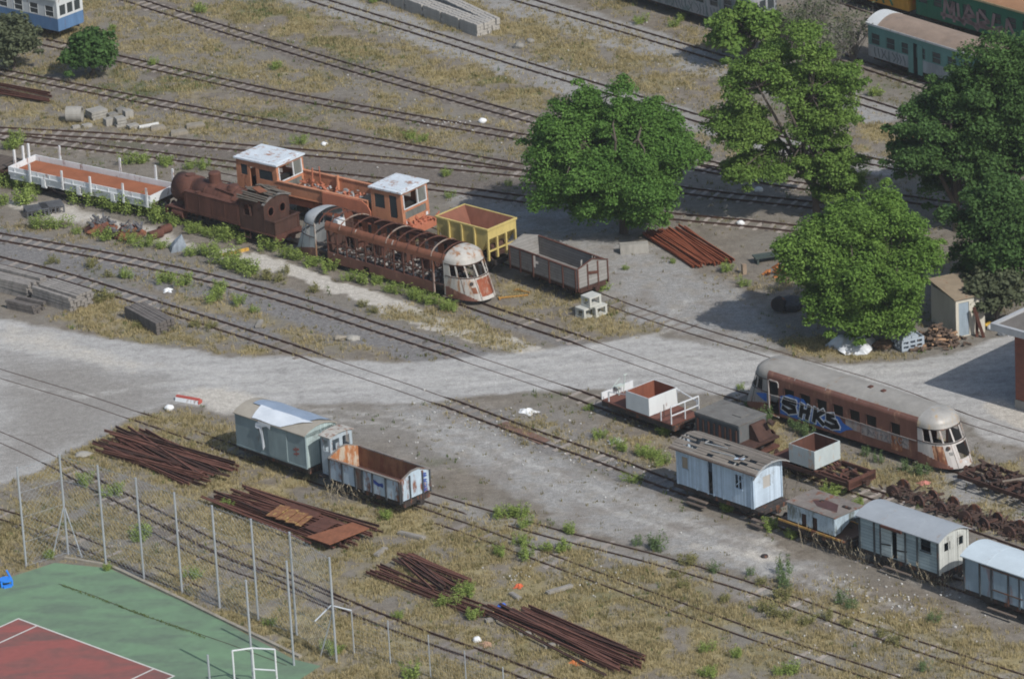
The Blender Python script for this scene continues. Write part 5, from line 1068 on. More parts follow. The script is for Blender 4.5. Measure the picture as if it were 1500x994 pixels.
box_wagon((1412, 861), (1530, 902), 'box wagon with pale blue white roof and smooth blue grey sides at the frame edge', paint('pale_roof', (.50, .57, .61), .1, .05, .8, .6, streak=False), paint('blue_grey_side', (.25, .33, .40), .25, .35, 1.0, .7, rustc=(.16, .13, .14)), M_PALEB, False)

# bare rusty underframe and the row of wheelsets ---------------------------
def bare_frame():
    loc, a, L = side_frame((1404, 694), (1540, 741), .8, 2.0); h = L / 2; rd = random.Random(8)
    r = thing('bare_underframe', 'bare rusty wagon underframe loaded with scrap in front of the white railcar nose', 'wagon frame', loc, a)
    chassis(r, L, 2.0, .6, .82, (-h + 1.0, -h + 2.2, h - 2.2, h - 1), M_RUSTD); m = MB()
    for k in range(70): p = Vector((rd.uniform(-h + .2, h - .2), rd.uniform(-.9, .9), .84)); m.bar(p, p + Vector((rd.uniform(-.6, .6), rd.uniform(-.4, .4), rd.uniform(0, .2))), rd.uniform(.05, .16), .08)
    tag(m.build('scrap_iron', M_SCRAP, r), kind='stuff')
    MB().bar((-.6, -.5, .95), (.1, .6, 1.0), .14, .05).build('loose_plank', paint('plank_tan', (.24, .2, .16), .3), r)
bare_frame()
WS = [(1316, 722), (1357, 737), (1388, 747), (1421, 759), (1452, 770), (1487, 782), (1516, 792)]; proto = None
aw = side_frame((1316, 722), (1487, 782), 0, 0)[1]
for i, p in enumerate(WS):
    if proto is None:
        o = proto = thing('wheelset', 'rusty loose wheelset in the line of scrap behind the grey roofed box wagon', 'wheelset', (0, 0, 0), 0, 'loose wheelsets on the siding')
        for s in (-1, 1):
            m = MB(); y0 = s * GAUGE / 2; m.tube((0, y0 - .05, .5), (0, y0 + .05, .5), .38, n=22); m.tube((0, y0 + .05 * s, .52), (0, y0 + .08 * s, .52), .15, n=12)
            m2 = MB(); m.build('wheel', paint('wheel_rust', (.062, .036, .03), .4, .3, 2), o)
        MB().tube((0, -.62, .5), (0, .62, .5), .07, n=10).build('axle', M_RUSTD, o)
    else: o = dup(proto)
    g = G(*p); o.location = (g.x, g.y, -.27); o.rotation_euler = (0, 0, aw + (.12, -.1, .05, .2, -.08, .1, 0)[i])
rd = random.Random(31); m = MB()
for i in range(300):
    f = rd.random(); g = G(1308 + 215 * f, 720 + 74 * f) + Vector((rd.gauss(0, .42), rd.gauss(0, .42), 0)); p = Vector((g.x, g.y, rd.uniform(.03, .3))); m.bar(p, p + Vector((rd.uniform(-.5, .5), rd.uniform(-.5, .5), rd.uniform(-.05, .08))), rd.uniform(.04, .12))
tag(m.build('scrap_iron', M_SCRAP), 'rusty brake rods and scrap iron heaped between the loose wheelsets', 'scrap', kind='stuff')

# coaches along the far edge ----------------------------------------------------
def coach(name, label, pb, pf, z, w, roofmat, lower, upper, windows, z1=2.95, z0=.75, belt=1.55, rise=.5, vest=None, nwin=None, roof_white=None):
    """bogie coach: lower and upper side panels, windows as parts, curved roof"""
    loc, a, L = side_frame(pb, pf, z, w); y = w / 2; h = L / 2
    r = thing(name, label, 'railway carriage', loc, a)
    wz0, wz1 = belt - z0 + .08, belt - z0 + .78; n = nwin or int(L / 1.35); hs = [(L * (i + .5) / n - .38, L * (i + .5) / n + .38, wz0, wz1) for i in range(n)]
    for s in (-1, 1):
        MB().wall(lambda u, v, q, s=s: (-h + u, s * (y - q), belt + v), L, z1 - belt, .06, [(q0, q1, .08, .78) for q0, q1, _, _ in hs]).build('upper_side', upper, r)
        MB().box(-h, h, s * y, s * (y - .06), z0, belt - .001).build('lower_side', lower, r)
    for s in (-1,) if not windows else (-1, 1):
        for q0, q1, _, _ in hs:
            w_ = MB().box(-h + q0 - .03, -h + q1 + .03, s * y, s * (y + .02), belt + .42, belt + .45).box(-h + q0 - .03, -h + q0, s * y, s * (y + .02), belt + .08, belt + .78).box(-h + q1, -h + q1 + .03, s * y, s * (y + .02), belt + .08, belt + .78).build('window', upper, r); MB().box(-h + q0, -h + q1, s * (y - .03), s * (y - .04), belt + .08, belt + .78).build('pane', M_GLASS, w_)
    for x in (-h, h - .06):
        m = MB().wall(lambda u, v, q: (x + q, -y + .061 + u, belt + v), w - .122, z1 - belt - .1, .06, [(.18, .72, .15, .85), (w / 2 - .32, w / 2 + .2, .15, .85), (w - .84, w - .3, .15, .85)]); ends_arch(m, x, w - .122, z1 - .099, z1 - .02, rise - .05, .06); m.build('end_wall', upper, r); MB().box(x, x + .06, -y + .061, y - .061, z0, belt - .001).build('end_panel', lower, r)
        for c in (-y + .45 + .061 - .0, -.06, y - .57): MB().box(x + .02, x + .03, c - .3, c + .3, belt + .15, belt + .85).build('end_window', M_GLASS, r)
    m = MB(); arch_roof(m, L + .16, w + .16, z1, rise, n=20); m.build('roof', roofmat, r)
    for s in (-1, 1): MB().box(-h - .05, h + .05, s * (y + .08), s * (y + .11), z1 - .1, z1 + .03).build('gutter', roof_white or upper, r)
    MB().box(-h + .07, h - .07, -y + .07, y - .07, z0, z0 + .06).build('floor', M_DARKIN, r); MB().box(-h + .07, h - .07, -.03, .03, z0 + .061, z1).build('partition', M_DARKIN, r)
    for x in (-h + 1.6, -h + 3.4, h - 3.4, h - 1.6): wheelset(r, x)
    MB().box(-h + .2, h - .2, -.95, -.85, .5, z0 - .002).box(-h + .2, h - .2, .85, .95, .5, z0 - .002).box(-h + .2, h - .2, -.84, .84, z0 - .12, z0 - .002).build('underframe', M_IRON, r)
    return r, L, y
M_TEAL = paint('teal_paint', (.12, .25, .23), .25, .1, 1.2, .6, rustc=(.2, .2, .19)); M_GRN = paint('dark_green_paint', (.03, .145, .085), .25, .1, 1.2, .6); M_CW = paint('coach_white', (.55, .56, .55), .15, .15, 1.2, .6)
M_BROOF = paint('brown_coach_roof', (.26, .195, .15), .25, .2, .7, .85, streak=False, rustc=(.15, .12, .10)); M_OROOF = paint('orange_brown_roof', (.34, .185, .10), .2, .1, .8, .8, streak=False)
M_GRAF = paint('grey_graffiti_side', (.29, .29, .30), .3, .45, 1.4, .7, rustc=(.11, .14, .14))
r, L, y = coach('passenger_coach', 'teal carriage with brown roof and white front cap behind the trees', (1271, 33), (1545, 117), 2.95, 2.45, M_BROOF, paint('grey_lower_paint', (.30, .33, .35), .3, .3, 1.2, .7, rustc=(.12, .15, .16)), M_TEAL, True, roof_white=M_CW)
m = MB(); arch_roof(m, 1, 2.64, 2.955, .505, -L / 2 - .12, -L / 2 + .95, .06, n=20); m.build('roof_cap', M_CW, r)
for u in (3.75, 4.6): MB().box(-L / 2 + u, -L / 2 + u + .45, -y - .03, -y - .001, .5, 2.5).build('door', M_TEAL, r)
MB().box(-L / 2 + 4.22, -L / 2 + 4.58, -y - .012, -y - .001, .7, 2.5).build('painted_door_gap', M_DARKIN, r)  # near-black sheet on the wall: the shade between the doors is painted
m = MB(); rd = random.Random(3)
for k in range(9): u = .6 + k * .33; stroke(m, [(u, 1.4), (u + rd.uniform(-.1, .3), 1.1), (u + rd.uniform(0, .2), .85)], lambda u, v: (-L / 2 + u, -y - .004, v), .08)
m.build('graffiti', paint('smoky_spray', (.12, .14, .15), .3), r)
r, L, y = coach('passenger_coach', 'dark green carriage with orange brown roof and pinkish graffiti', (1341, -27), (1560, 35), 2.95, 2.45, M_OROOF, M_GRN, M_GRN, True, roof_white=paint('yellow_gutter', (.45, .36, .2), .2))
m = MB()
for l in ([(2.6, 1.0), (2.75, 2.3), (3.2, 1.5), (3.5, 2.2), (3.55, 1.0)], [(3.9, 2.2), (4.0, 1.3), (4.5, 1.0)], [(4.3, 1.1), (4.9, 2.3), (5.4, 1.7), (4.6, 1.6), (5.7, .9)], [(5.7, 2.0), (5.75, 1.0)], [(5.9, 2.2), (6.7, 1.6), (6.0, 1.4), (6.9, 1.0)], [(7.2, 2.2), (7.0, 1.2), (7.9, 1.5), (7.5, .9)], [(8.2, 1.0), (8.4, 2.1), (9.0, 1.2)], [(2.4, 1.25), (6.9, 1.15)]): stroke(m, l, lambda u, v: (-L / 2 + u, -y - .025, v), .24, .012)
m.build('graffiti', paint('pink_grey_spray', (.28, .20, .19), .3), r)
r, L, y = coach('passenger_coach', 'yellow orange carriage at the top edge left of the green carriage', (1130, -86), (1330, -30), 2.95, 2.45, M_BROOF, paint('orange_yellow_paint', (.52, .27, .04), .3, .3, 1.2, .6, rustc=(.45, .12, .03)), paint('orange_yellow_paint', (.52, .27, .04)), True)
m = MB()
for l in ([(L - 3, .9), (L - 2.6, 1.4), (L - 2.3, .9)], [(L - 1.9, 1.5), (L - 1.5, .9)], [(L - 5, .9), (L - 4.4, 1.4), (L - 3.6, 1.0)]): stroke(m, l, lambda u, v: (-L / 2 + u, -y - .025, v), .14, .012)
m.build('graffiti', M_GRN, r)
r, L, y = coach('passenger_coach', 'pale grey carriage covered in faded graffiti at the top edge', (800, -45), (1098, 44), .72, 2.45, M_ROOFG, M_GRAF, M_GRAF, True)
MB().box(L / 2 + .001, L / 2 + .03, -y + .05, y - .05, 1.3, 1.42).build('stripe', paint('green_stripe', (.12, .42, .2), .2), r); MB().box(L / 2 + .001, L / 2 + .06, -y + .1, y - .1, .95, 1.28).build('front_shelf', M_CW, r)
m = MB()
for k in range(22): u = L - 9 + k * .35; stroke(m, [(u, 1.45), (u + rd.uniform(-.2, .3), 1.1), (u + rd.uniform(-.1, .3), .85)], lambda u, v: (-L / 2 + u, -y - .004, v), .07)
m.build('graffiti', paint('smoky_spray', (.12, .14, .15)), r)
coach('passenger_coach', 'blue and cream carriage with tall end windows at the top left', (-180, -14), (86, 46), .78, 2.4, M_ROOFG, paint('blue_coach', (.09, .17, .30), .25, .15), paint('cream_coach', (.50, .52, .52), .15, .15), True, belt=1.62)

loc, a, L = side_frame((-150, 218), (6, 250), 1.0, 2.2)
r = thing('bare_underframe', 'dark bare wagon frame coupled to the white flat wagon and cut by the left edge', 'wagon frame', loc, a)
chassis(r, L, 2.1, .7, .98, (-L / 2 + 1.2, L / 2 - 2.2, L / 2 - 1), M_RUSTD); MB().box(-L / 2, L / 2 - .3, -1.05, 1.05, .99, 1.04).build('deck', planks('dark_deck', (.10, .08, .065), .2, 0, .3), r)
# ------------------------------------------------------------------ plants
def leaf_mesh(name, C, Nn, size, mat, seed, aspect=0.75):
    """one mesh of leaf-sized folded faces at centres C facing about Nn"""
    g = np.random.default_rng(seed); n = len(C); Nn = Nn / (np.linalg.norm(Nn, axis=1, keepdims=True) + 1e-9)
    r = g.normal(size=(n, 3)); a = np.cross(Nn, r); a /= np.linalg.norm(a, axis=1, keepdims=True) + 1e-9; b = np.cross(Nn, a)
    s = (size * g.uniform(0.45, 1.5, n))[:, None]; w = s * aspect * 0.5; f = Nn * s * 0.14
    V = np.stack([C - a * s * .6, C - b * w + f, C + a * s * .6, C + b * w + f], 1).reshape(-1, 3)
    F = np.arange(n * 4).reshape(n, 4)
    me = bpy.data.meshes.new(name); me.vertices.add(n * 4); me.vertices.foreach_set('co', V.astype(np.float32).ravel())
    me.loops.add(n * 4); me.loops.foreach_set('vertex_index', F.ravel().astype(np.int32)); me.polygons.add(n); me.polygons.foreach_set('loop_start', np.arange(0, n * 4, 4, dtype=np.int32)); me.polygons.foreach_set('loop_total', np.full(n, 4, dtype=np.int32))
    me.update(); me.validate(); me.materials.append(mat); return me
M_BARK = paint('bark', (0.105, 0.085, 0.07), 0.35, 0, 3.0, 0.95)
def puff_leaves(g, c, r, n, flat=1.0):
    d = g.normal(size=(n, 3)); d /= np.linalg.norm(d, axis=1, keepdims=True); d[:, 2] = np.where(d[:, 2] < -0.35, -d[:, 2] * .6, d[:, 2])
    rad = r * g.uniform(0.2, 1.12, n) ** 0.55; P = np.array(c) + d * rad[:, None] * np.array([1, 1, flat]); return P, d * .6 + np.array([0, 0, .55]) + g.normal(size=(n, 3)) * .6
def tree(name, label, base, h, cz, rx, rz, mat, seed, puffs=55, pr=1.1, per=330, leaf=.26, flat=.8, trunk_r=.24, shift=(0, 0), shell=.62, low=-.55, fork=.28, group=None, lobes=None):
    """base pixel of the trunk, height of crown centre cz, crown radii rx (across) and rz (up)"""
    p = G(*base); g = np.random.default_rng(seed); rd = random.Random(seed); r = thing(name, label, 'tree', p, 0, group)
    cs = []; tries = 0
    while len(cs) < puffs and tries < 9000:
        tries += 1; d = g.normal(size=3); d /= np.linalg.norm(d)
        if d[2] < low: continue
        if lobes:
            lx, ly, lz, lr = lobes[rd.randrange(len(lobes))]; q = np.array([lx, ly, lz]) + d * np.array([lr, lr, lr * .75]) * g.uniform(.4, 1)
        else:
            k = g.uniform(shell, 1.0); ang = math.atan2(d[1], d[0]); wob = 1 + .16 * math.sin(3 * ang + seed) + .1 * math.sin(5 * ang + 2 * seed); q = np.array([shift[0], shift[1], cz]) + d * np.array([rx - pr * .6, rx - pr * .6, rz - pr * .5]) * k * np.array([wob, wob, 1])
        if any(np.linalg.norm(q - o) < pr * .58 for o in cs): continue
        cs.append(q)
    LC, LN = [], []
    for c in cs:
        P_, N_ = puff_leaves(g, c, pr * g.uniform(.7, 1.25), int(per * g.uniform(.7, 1.3)), flat); LC.append(P_); LN.append(N_)
    # a few stray sprays off the outline
    for c in cs[::3]:
        out = c - np.array([shift[0], shift[1], cz]); out = out / (np.linalg.norm(out) + 1e-6); P_, N_ = puff_leaves(g, c + out * pr * g.uniform(.7, 1.2), pr * .42, int(per * .2), .7); LC.append(P_); LN.append(N_)
    me = leaf_mesh('crown', np.concatenate(LC), np.concatenate(LN), leaf, mat, seed); o = bpy.data.objects.new('crown', me); COL.objects.link(o); o.parent = r
    m = MB(); f = Vector((rd.uniform(-.15, .15), rd.uniform(-.15, .15), cz * fork)); m.path([Vector((0, 0, -.1)), Vector((0, 0, .25)), f * .6 + Vector((.05, 0, 0)), f], trunk_r, 9, trunk_r * .72)
    mains = []
    for k in range(6):
        a = 2 * math.pi * (k + rd.random() * .6) / 6; e = Vector((shift[0] + math.cos(a) * rx * .45, shift[1] + math.sin(a) * rx * .45, cz + rd.uniform(-.1, .5) * rz)); mid2 = f.lerp(e, .5) + Vector((rd.uniform(-.3, .3), rd.uniform(-.3, .3), .35)); m.path([f, mid2, e], trunk_r * .55, 7, trunk_r * .22); mains += [mid2, e]
    for c in cs:
        c = Vector(c); q = min(mains, key=lambda t_: (t_ - c).length); m.path([q, q.lerp(c, .5) + Vector((rd.uniform(-.2, .2), rd.uniform(-.2, .2), .15)), c], trunk_r * .2, 5, .025)
    m.build('trunk', M_BARK, r); return r
L_A = leafmat('leaf_deep_green', (0.058, 0.128, 0.026), (0.108, 0.20, 0.044)); L_B = leafmat('leaf_mid_green', (0.080, 0.148, 0.030), (0.145, 0.222, 0.050))
L_C = leafmat('leaf_light_green', (0.076, 0.148, 0.026), (0.138, 0.225, 0.046)); L_D = leafmat('leaf_dark_green', (0.046, 0.092, 0.027), (0.076, 0.138, 0.040)); L_E = leafmat('leaf_grey_green', (0.075, 0.09, 0.05), (0.11, 0.125, 0.07))
LOBE_A = [(-3.0, .5, 5.2, 2.4), (-.6, 1, 6.6, 2.6), (1.9, .5, 5.3, 2.3), (1.3, -1, 4.2, 2.5), (-1.6, -1, 4.2, 2.6), (-3.5, 0, 3.0, 1.7), (3.2, .3, 4.6, 1.4), (-.4, -.5, 2.7, 1.8), (1.7, -.4, 2.7, 1.6), (-2.2, .9, 6.2, 2.1), (1.1, .9, 6.4, 2.1), (-3.2, .2, 4.2, 2.0), (1.0, -1.2, 2.0, 1.2), (-1.6, -1, 2.0, 1.3)]
LOBE_B = [(-2.8, 1, 8.6, 2.2), (-.4, 1, 9.6, 2.4), (1.3, .5, 8.4, 1.8), (-4.2, 0, 5.6, 1.7), (.5, 0, 5.8, 2.0), (-2.0, 0, 6.6, 2.5), (.9, -.3, 3.2, 1.7), (-4.0, .5, 3.2, 1.6), (-1.6, -.2, 3.6, 1.6), (1.1, .3, 7.4, 1.7), (1.3, -.3, 1.9, 1.5)]
LOBE_C = [(-2.0, 0, 5.2, 2.1), (.3, .6, 6.5, 2.3), (2.3, .3, 5.6, 2.2), (.1, -.8, 4.1, 2.4), (1.6, -.8, 3.0, 1.8), (-1.3, -.5, 2.8, 1.8), (-3.3, 0, 5.3, 1.1), (-2.2, -.3, 4.3, 1.8), (1.9, -.3, 4.4, 2.0), (.2, -1, 1.7, 1.4), (1.5, -1, 1.6, 1.3), (3.0, 0, 4.6, 1.4), (-.9, .4, 5.9, 2.0), (-.2, -1, 2.2, 1.5)]
tree('broad_tree', 'large round dense green tree shading the tracks beside the orange rail stack', (914, 341), 10, 5.2, 4.9, 4.3, L_A, 1, 175, .95, 1050, .13, .9, .3, shift=(-.2, .4), low=-.85, fork=.28, lobes=LOBE_A)
tree('loose_tree', 'tall loose branching green tree with open layered foliage in front of the teal carriage', (1196, 318), 11, 6.2, 4.2, 5.0, L_B, 4, 150, .88, 700, .135, .62, .26, shift=(-1.6, .4), low=-.9, lobes=LOBE_B)
tree('light_green_tree', 'light green bushy tree left of the small shed with crates under it', (1262, 500), 9, 4.4, 4.1, 3.6, L_C, 6, 175, .9, 950, .13, .85, .27, shift=(.2, .2), low=-.85, fork=.25, lobes=LOBE_C)
tree('dark_tree', 'dark green tree behind the shed with its left side standing free over the tracks', (1402, 338), 10, 5.2, 3.9, 4.1, L_D, 9, 95, .95, 760, .155, .85, .3, shift=(0, .3), low=-.9, shell=.5)
tree('dark_tree', 'tallest dark green tree at the right edge in front of the teal carriage', (1484, 335), 12, 7.2, 3.8, 4.8, L_D, 10, 110, 1.0, 760, .155, .85, .3, shift=(.1, .4), low=-.9, shell=.5)
tree('dark_tree', 'lower dark tree at the right edge close above the shed roof', (1466, 452), 8, 4.2, 3.3, 3.7, L_D, 12, 85, .9, 700, .155, .85, .2, shift=(.2, .6), low=-.95, shell=.5)
tree('grey_green_tree', 'low grey green bushy tree between the shed and the brick building', (1456, 476), 4, 1.9, 1.9, 1.5, L_E, 15, 24, .75, 300, .22, .85, .12, low=-.6)
tree('bushy_tree', 'bright green bushy growth at the end of the grey graffiti carriage', (1098, 92), 5, 2.2, 2.6, 2.0, L_B, 17, 26, .9, 300, .24, .8, .12, low=-.6)
tree('dark_tree', 'dark shrubby tree left in front of the blue and cream carriage', (20, 102), 4, 2.0, 2.0, 1.8, L_E, 19, 30, .9, 260, .22, .85, .14, low=-.7)
tree('dark_tree', 'dark green shrubby tree right of the blue and cream carriage end', (134, 112), 4, 1.6, 1.7, 1.5, L_D, 22, 26, .85, 280, .22, .85, .14, low=-.8)
# leafless grey brush beside the far carriages
M_TWIG = paint('grey_twigs', (0.19, 0.175, 0.155), 0.3, 0, 4, 0.95)
def bare_bush(base, h, w, seed, label, leaves=0):
    rd = random.Random(seed); r = thing('bare_shrub', label, 'shrub', G(*base)); m = MB(); tips = []
    for k in range(42):
        a = rd.uniform(0, 6.28); s = rd.uniform(.2, 1) * w; e = Vector((math.cos(a) * s, math.sin(a) * s, h * rd.uniform(.55, 1))); q = e * .5 + Vector((rd.uniform(-.2, .2), rd.uniform(-.2, .2), .3)); m.path([Vector((rd.uniform(-.2, .2), rd.uniform(-.2, .2), 0)), q, e], .028, 4, .008)
        for j in range(7):
            b = q.lerp(e, rd.random()); t_ = b + Vector((rd.uniform(-.55, .55), rd.uniform(-.55, .55), rd.uniform(0, .7))); m.path([b, t_], .011, 3, .004); tips.append(t_)
    m.build('branches', M_TWIG, r)
    if leaves:
        g = np.random.default_rng(seed); C = np.array([tuple(t_) for t_ in tips for _ in range(leaves)]) + g.normal(size=(len(tips) * leaves, 3)) * .16; me = leaf_mesh('foliage', C, g.normal(size=C.shape) + np.array([0, 0, .6]), .17, L_E, seed); o = bpy.data.objects.new('foliage', me); COL.objects.link(o); o.parent = r
bare_bush((1195, 60), 3.4, 2.3, 41, 'tall leafless grey shrub at the top edge right of the grey carriage', 2); bare_bush((1250, 88), 3.2, 2.2, 42, 'leafless grey shrub standing against the white capped teal carriage end', 2)
bare_bush((1215, 112), 3.0, 2.2, 43, 'tangled bare grey shrub behind the loose branching tree', 2); bare_bush((1160, 80), 2.6, 1.8, 44, 'half bare shrub with sparse leaves beside the bright green growth', 4)

# low bushes, every one an object; five shapes share their leaf meshes
L_S1 = leafmat('weed_bright_green', (0.17, 0.23, 0.055), (0.255, 0.32, 0.09)); L_S2 = leafmat('weed_olive', (0.16, 0.16, 0.06), (0.24, 0.225, 0.095)); L_S3 = leafmat('weed_blue_green', (0.085, 0.135, 0.05), (0.14, 0.195, 0.08))
def bush_mesh(seed, mat, n=330, leaf=.13, tall=1.0):
    g = np.random.default_rng(seed); C = []; Nn = []
    for k in range(13):
        c = np.array([g.normal() * .2, g.normal() * .2, 0]); h = g.uniform(.45, 1.0) * tall; m = n // 13; tt = g.uniform(.12, 1, m); P_ = c * (1 + tt[:, None] * .45) + np.stack([np.zeros(m), np.zeros(m), tt * h], 1) + g.normal(size=(m, 3)) * np.array([.085, .085, .04]); C.append(P_); Nn.append(g.normal(size=(m, 3)) * .8 + np.array([0, 0, .8]) + c * .9)
    return leaf_mesh('bush', np.concatenate(C), np.concatenate(Nn), leaf, mat, seed)
BM = {k: [bush_mesh(100 + i * 7 + j, mt, nn, lf, tl) for j in range(4)] for i, (k, mt, nn, lf, tl) in enumerate((('g', L_S1, 950, .08, 1.0), ('o', L_S2, 800, .07, .75), ('b', L_S3, 700, .08, 1.25)))}
SPR = [
 ('low bright green bush in the row along the white flat wagon', 'bushes along the white flat wagon', 'g', [(5, 272, 14), (22, 275, 10), (45, 283, 12), (30, 299, 14), (110, 293, 14), (130, 299, 16), (155, 302, 14), (168, 306, 15), (185, 310, 16), (205, 314, 16), (222, 319, 15), (240, 324, 14), (258, 330, 10)]),
 ('low bright green bush on the platform around the rusty heaps', 'bushes around the rusty heaps', 'g', [(57, 334, 14), (85, 335, 14), (8, 301, 11), (160, 350, 12), (190, 355, 12), (212, 361, 12), (235, 363, 10), (278, 374, 12), (112, 342, 8), (145, 345, 9)]),
 ('low bright green bush in the row along the rusty steam locomotive', 'bushes along the steam locomotive', 'g', [(276, 337, 10), (290, 341, 12), (305, 346, 10), (320, 347, 12), (340, 350, 17), (355, 354, 12), (395, 367, 15), (420, 378, 11), (437, 382, 11)]),
 ('low green bush in the row along the stripped railcar', 'bushes along the stripped railcar', 'g', [(457, 390, 13), (482, 397, 12), (511, 410, 9), (532, 413, 11), (553, 416, 11), (569, 426, 9), (583, 431, 11), (603, 435, 12), (614, 440, 12), (625, 445, 11), (635, 446, 11), (650, 453, 12), (663, 455, 12)]),
 ('yellow green weed clump along the pale platform edge', 'weeds on the platform edge', 'g', [(308, 373, 13), (327, 387, 14), (337, 392, 14), (356, 397, 13), (367, 402, 12)]),
 ('olive weed clump between the platform and the ballast track', 'olive weeds by the platform', 'o', [(391, 409, 12), (463, 427, 10), (407, 413, 10), (420, 400, 8), (345, 377, 10), (530, 450, 8), (545, 458, 8)]),
 ('leafy bright green bush between the two dark ballast tracks', 'bushes between the ballast tracks', 'g', [(243, 414, 11), (269, 418, 11), (184, 406, 9), (322, 427, 11), (350, 446, 10), (312, 441, 11), (371, 457, 6)]),
 ('olive weed clump near the old timber stacks', 'olive weeds by the timber stacks', 'o', [(133, 393, 10), (149, 441, 13), (165, 436, 8), (213, 478, 9), (245, 484, 8), (200, 480, 8), (285, 478, 9), (310, 480, 9), (20, 400, 7), (80, 385, 9), (160, 405, 8)]),
 ('green bush among the overgrown rails in the lower middle', 'bushes in the overgrown rails', 'g', [(737, 756, 12), (752, 757, 11), (764, 756, 11), (771, 772, 9), (836, 779, 9), (731, 812, 10), (764, 798, 10), (769, 817, 12), (803, 808, 9), (826, 806, 11), (680, 873, 12), (655, 888, 11), (690, 905, 10), (688, 865, 9)]),
 ('green clump in the dry grass at the lower edge', 'green clumps at the lower edge', 'g', [(603, 992, 14), (1036, 955, 9), (1076, 962, 9), (1041, 990, 12), (1160, 985, 12), (1145, 988, 9), (565, 760, 9), (585, 905, 8)]),
 ('tall blue green weed on the gravel below the box wagons', 'tall weeds on the gravel', 'b', [(1153, 838, 11), (1150, 852, 10), (1149, 862, 9), (964, 805, 12), (956, 800, 8), (1229, 886, 10), (1248, 892, 9), (1045, 838, 8), (1372, 910, 8), (1352, 985, 8), (935, 798, 8), (1100, 842, 7)]),
 ('olive tuft growing between the lower right rails', 'olive tufts in the lower right rails', 'o', [(1006, 827, 12), (1146, 875, 14), (1121, 896, 13), (1135, 900, 13), (1214, 907, 11), (1150, 905, 12), (1180, 915, 12), (1290, 930, 12), (1310, 940, 12), (1000, 860, 10), (1060, 880, 10), (990, 845, 9), (1115, 856, 8), (1240, 915, 10)]),
 ('bright green bush at the foot of the pale blue plank van', 'bushes at the plank van', 'g', [(1070, 750, 9), (1161, 788, 9), (1129, 776, 11), (1063, 744, 6), (974, 638, 9), (962, 672, 9)]),
 ('green weed clump between the white tub wagon and the road', 'weeds by the tub wagon', 'g', [(878, 642, 9), (926, 705, 9), (938, 666, 10), (910, 659, 10), (900, 650, 7), (970, 680, 9), (948, 670, 8), (865, 600, 6), (1085, 570, 6)]),
 ('green bush at the foot of the graffiti railcar', 'bushes at the graffiti railcar', 'b', [(1124, 618, 14), (1175, 634, 12), (1183, 640, 11), (1165, 628, 10), (1324, 689, 9), (1353, 696, 12), (1340, 696, 10), (1289, 676, 9), (1097, 600, 8), (1268, 668, 8), (1218, 655, 7)]),
 ('bright green bush beside the small grey white tub', 'bushes at the small tub', 'g', [(1223, 723, 13), (1215, 730, 9), (1255, 742, 9), (1130, 645, 7)]),
 ('green clump in the grass behind the tennis court fence', 'clumps behind the court fence', 'g', [(125, 711, 11), (165, 725, 11), (213, 787, 14), (206, 792, 10), (283, 846, 10), (330, 745, 8), (155, 835, 6), (488, 958, 11), (478, 950, 8), (395, 915, 7), (70, 818, 8)]),
 ('small green tuft among the upper tracks', 'tufts among the upper tracks', 'g', [(24, 213, 14), (14, 218, 9), (187, 240, 10), (205, 238, 10), (245, 243, 11), (279, 247, 8), (297, 247, 8), (293, 17, 8), (165, 45, 7), (601, 203, 8), (439, 211, 9), (408, 101, 7), (652, 258, 8), (988, 39, 8), (1055, 65, 10), (1000, 30, 7), (1280, 140, 9), (1250, 150, 8), (940, 35, 8), (600, 4, 9), (548, 3, 8), (225, 95, 6), (617, 208, 7), (1263, 258, 7)]),
 ('small green tuft on the grey gravel yard near the rail stack', 'tufts on the gravel yard', 'g', [(1062, 398, 9), (880, 425, 10), (1090, 418, 8), (985, 386, 5), (915, 395, 5), (745, 272, 5), (660, 290, 6)]),
]
rdp = random.Random(77); nbush = 0
for label, grp, kind, pts in SPR:
    for (x, y, rr) in pts:
        p = G(x, y); k = rr / scale_at(p) / .5 * (.86 if 'railcar' in grp or 'locomotive' in grp or 'heaps' in grp else 1); o = bpy.data.objects.new('bush', BM[kind][nbush % 4]); COL.objects.link(o); nbush += 1
        o.location = p; o.rotation_euler = (0, 0, rdp.uniform(0, 6.28)); o.scale = (k * rdp.uniform(.9, 1.2), k * rdp.uniform(.9, 1.2), k * rdp.uniform(.85, 1.1)); tag(o, label, 'bush', grp)

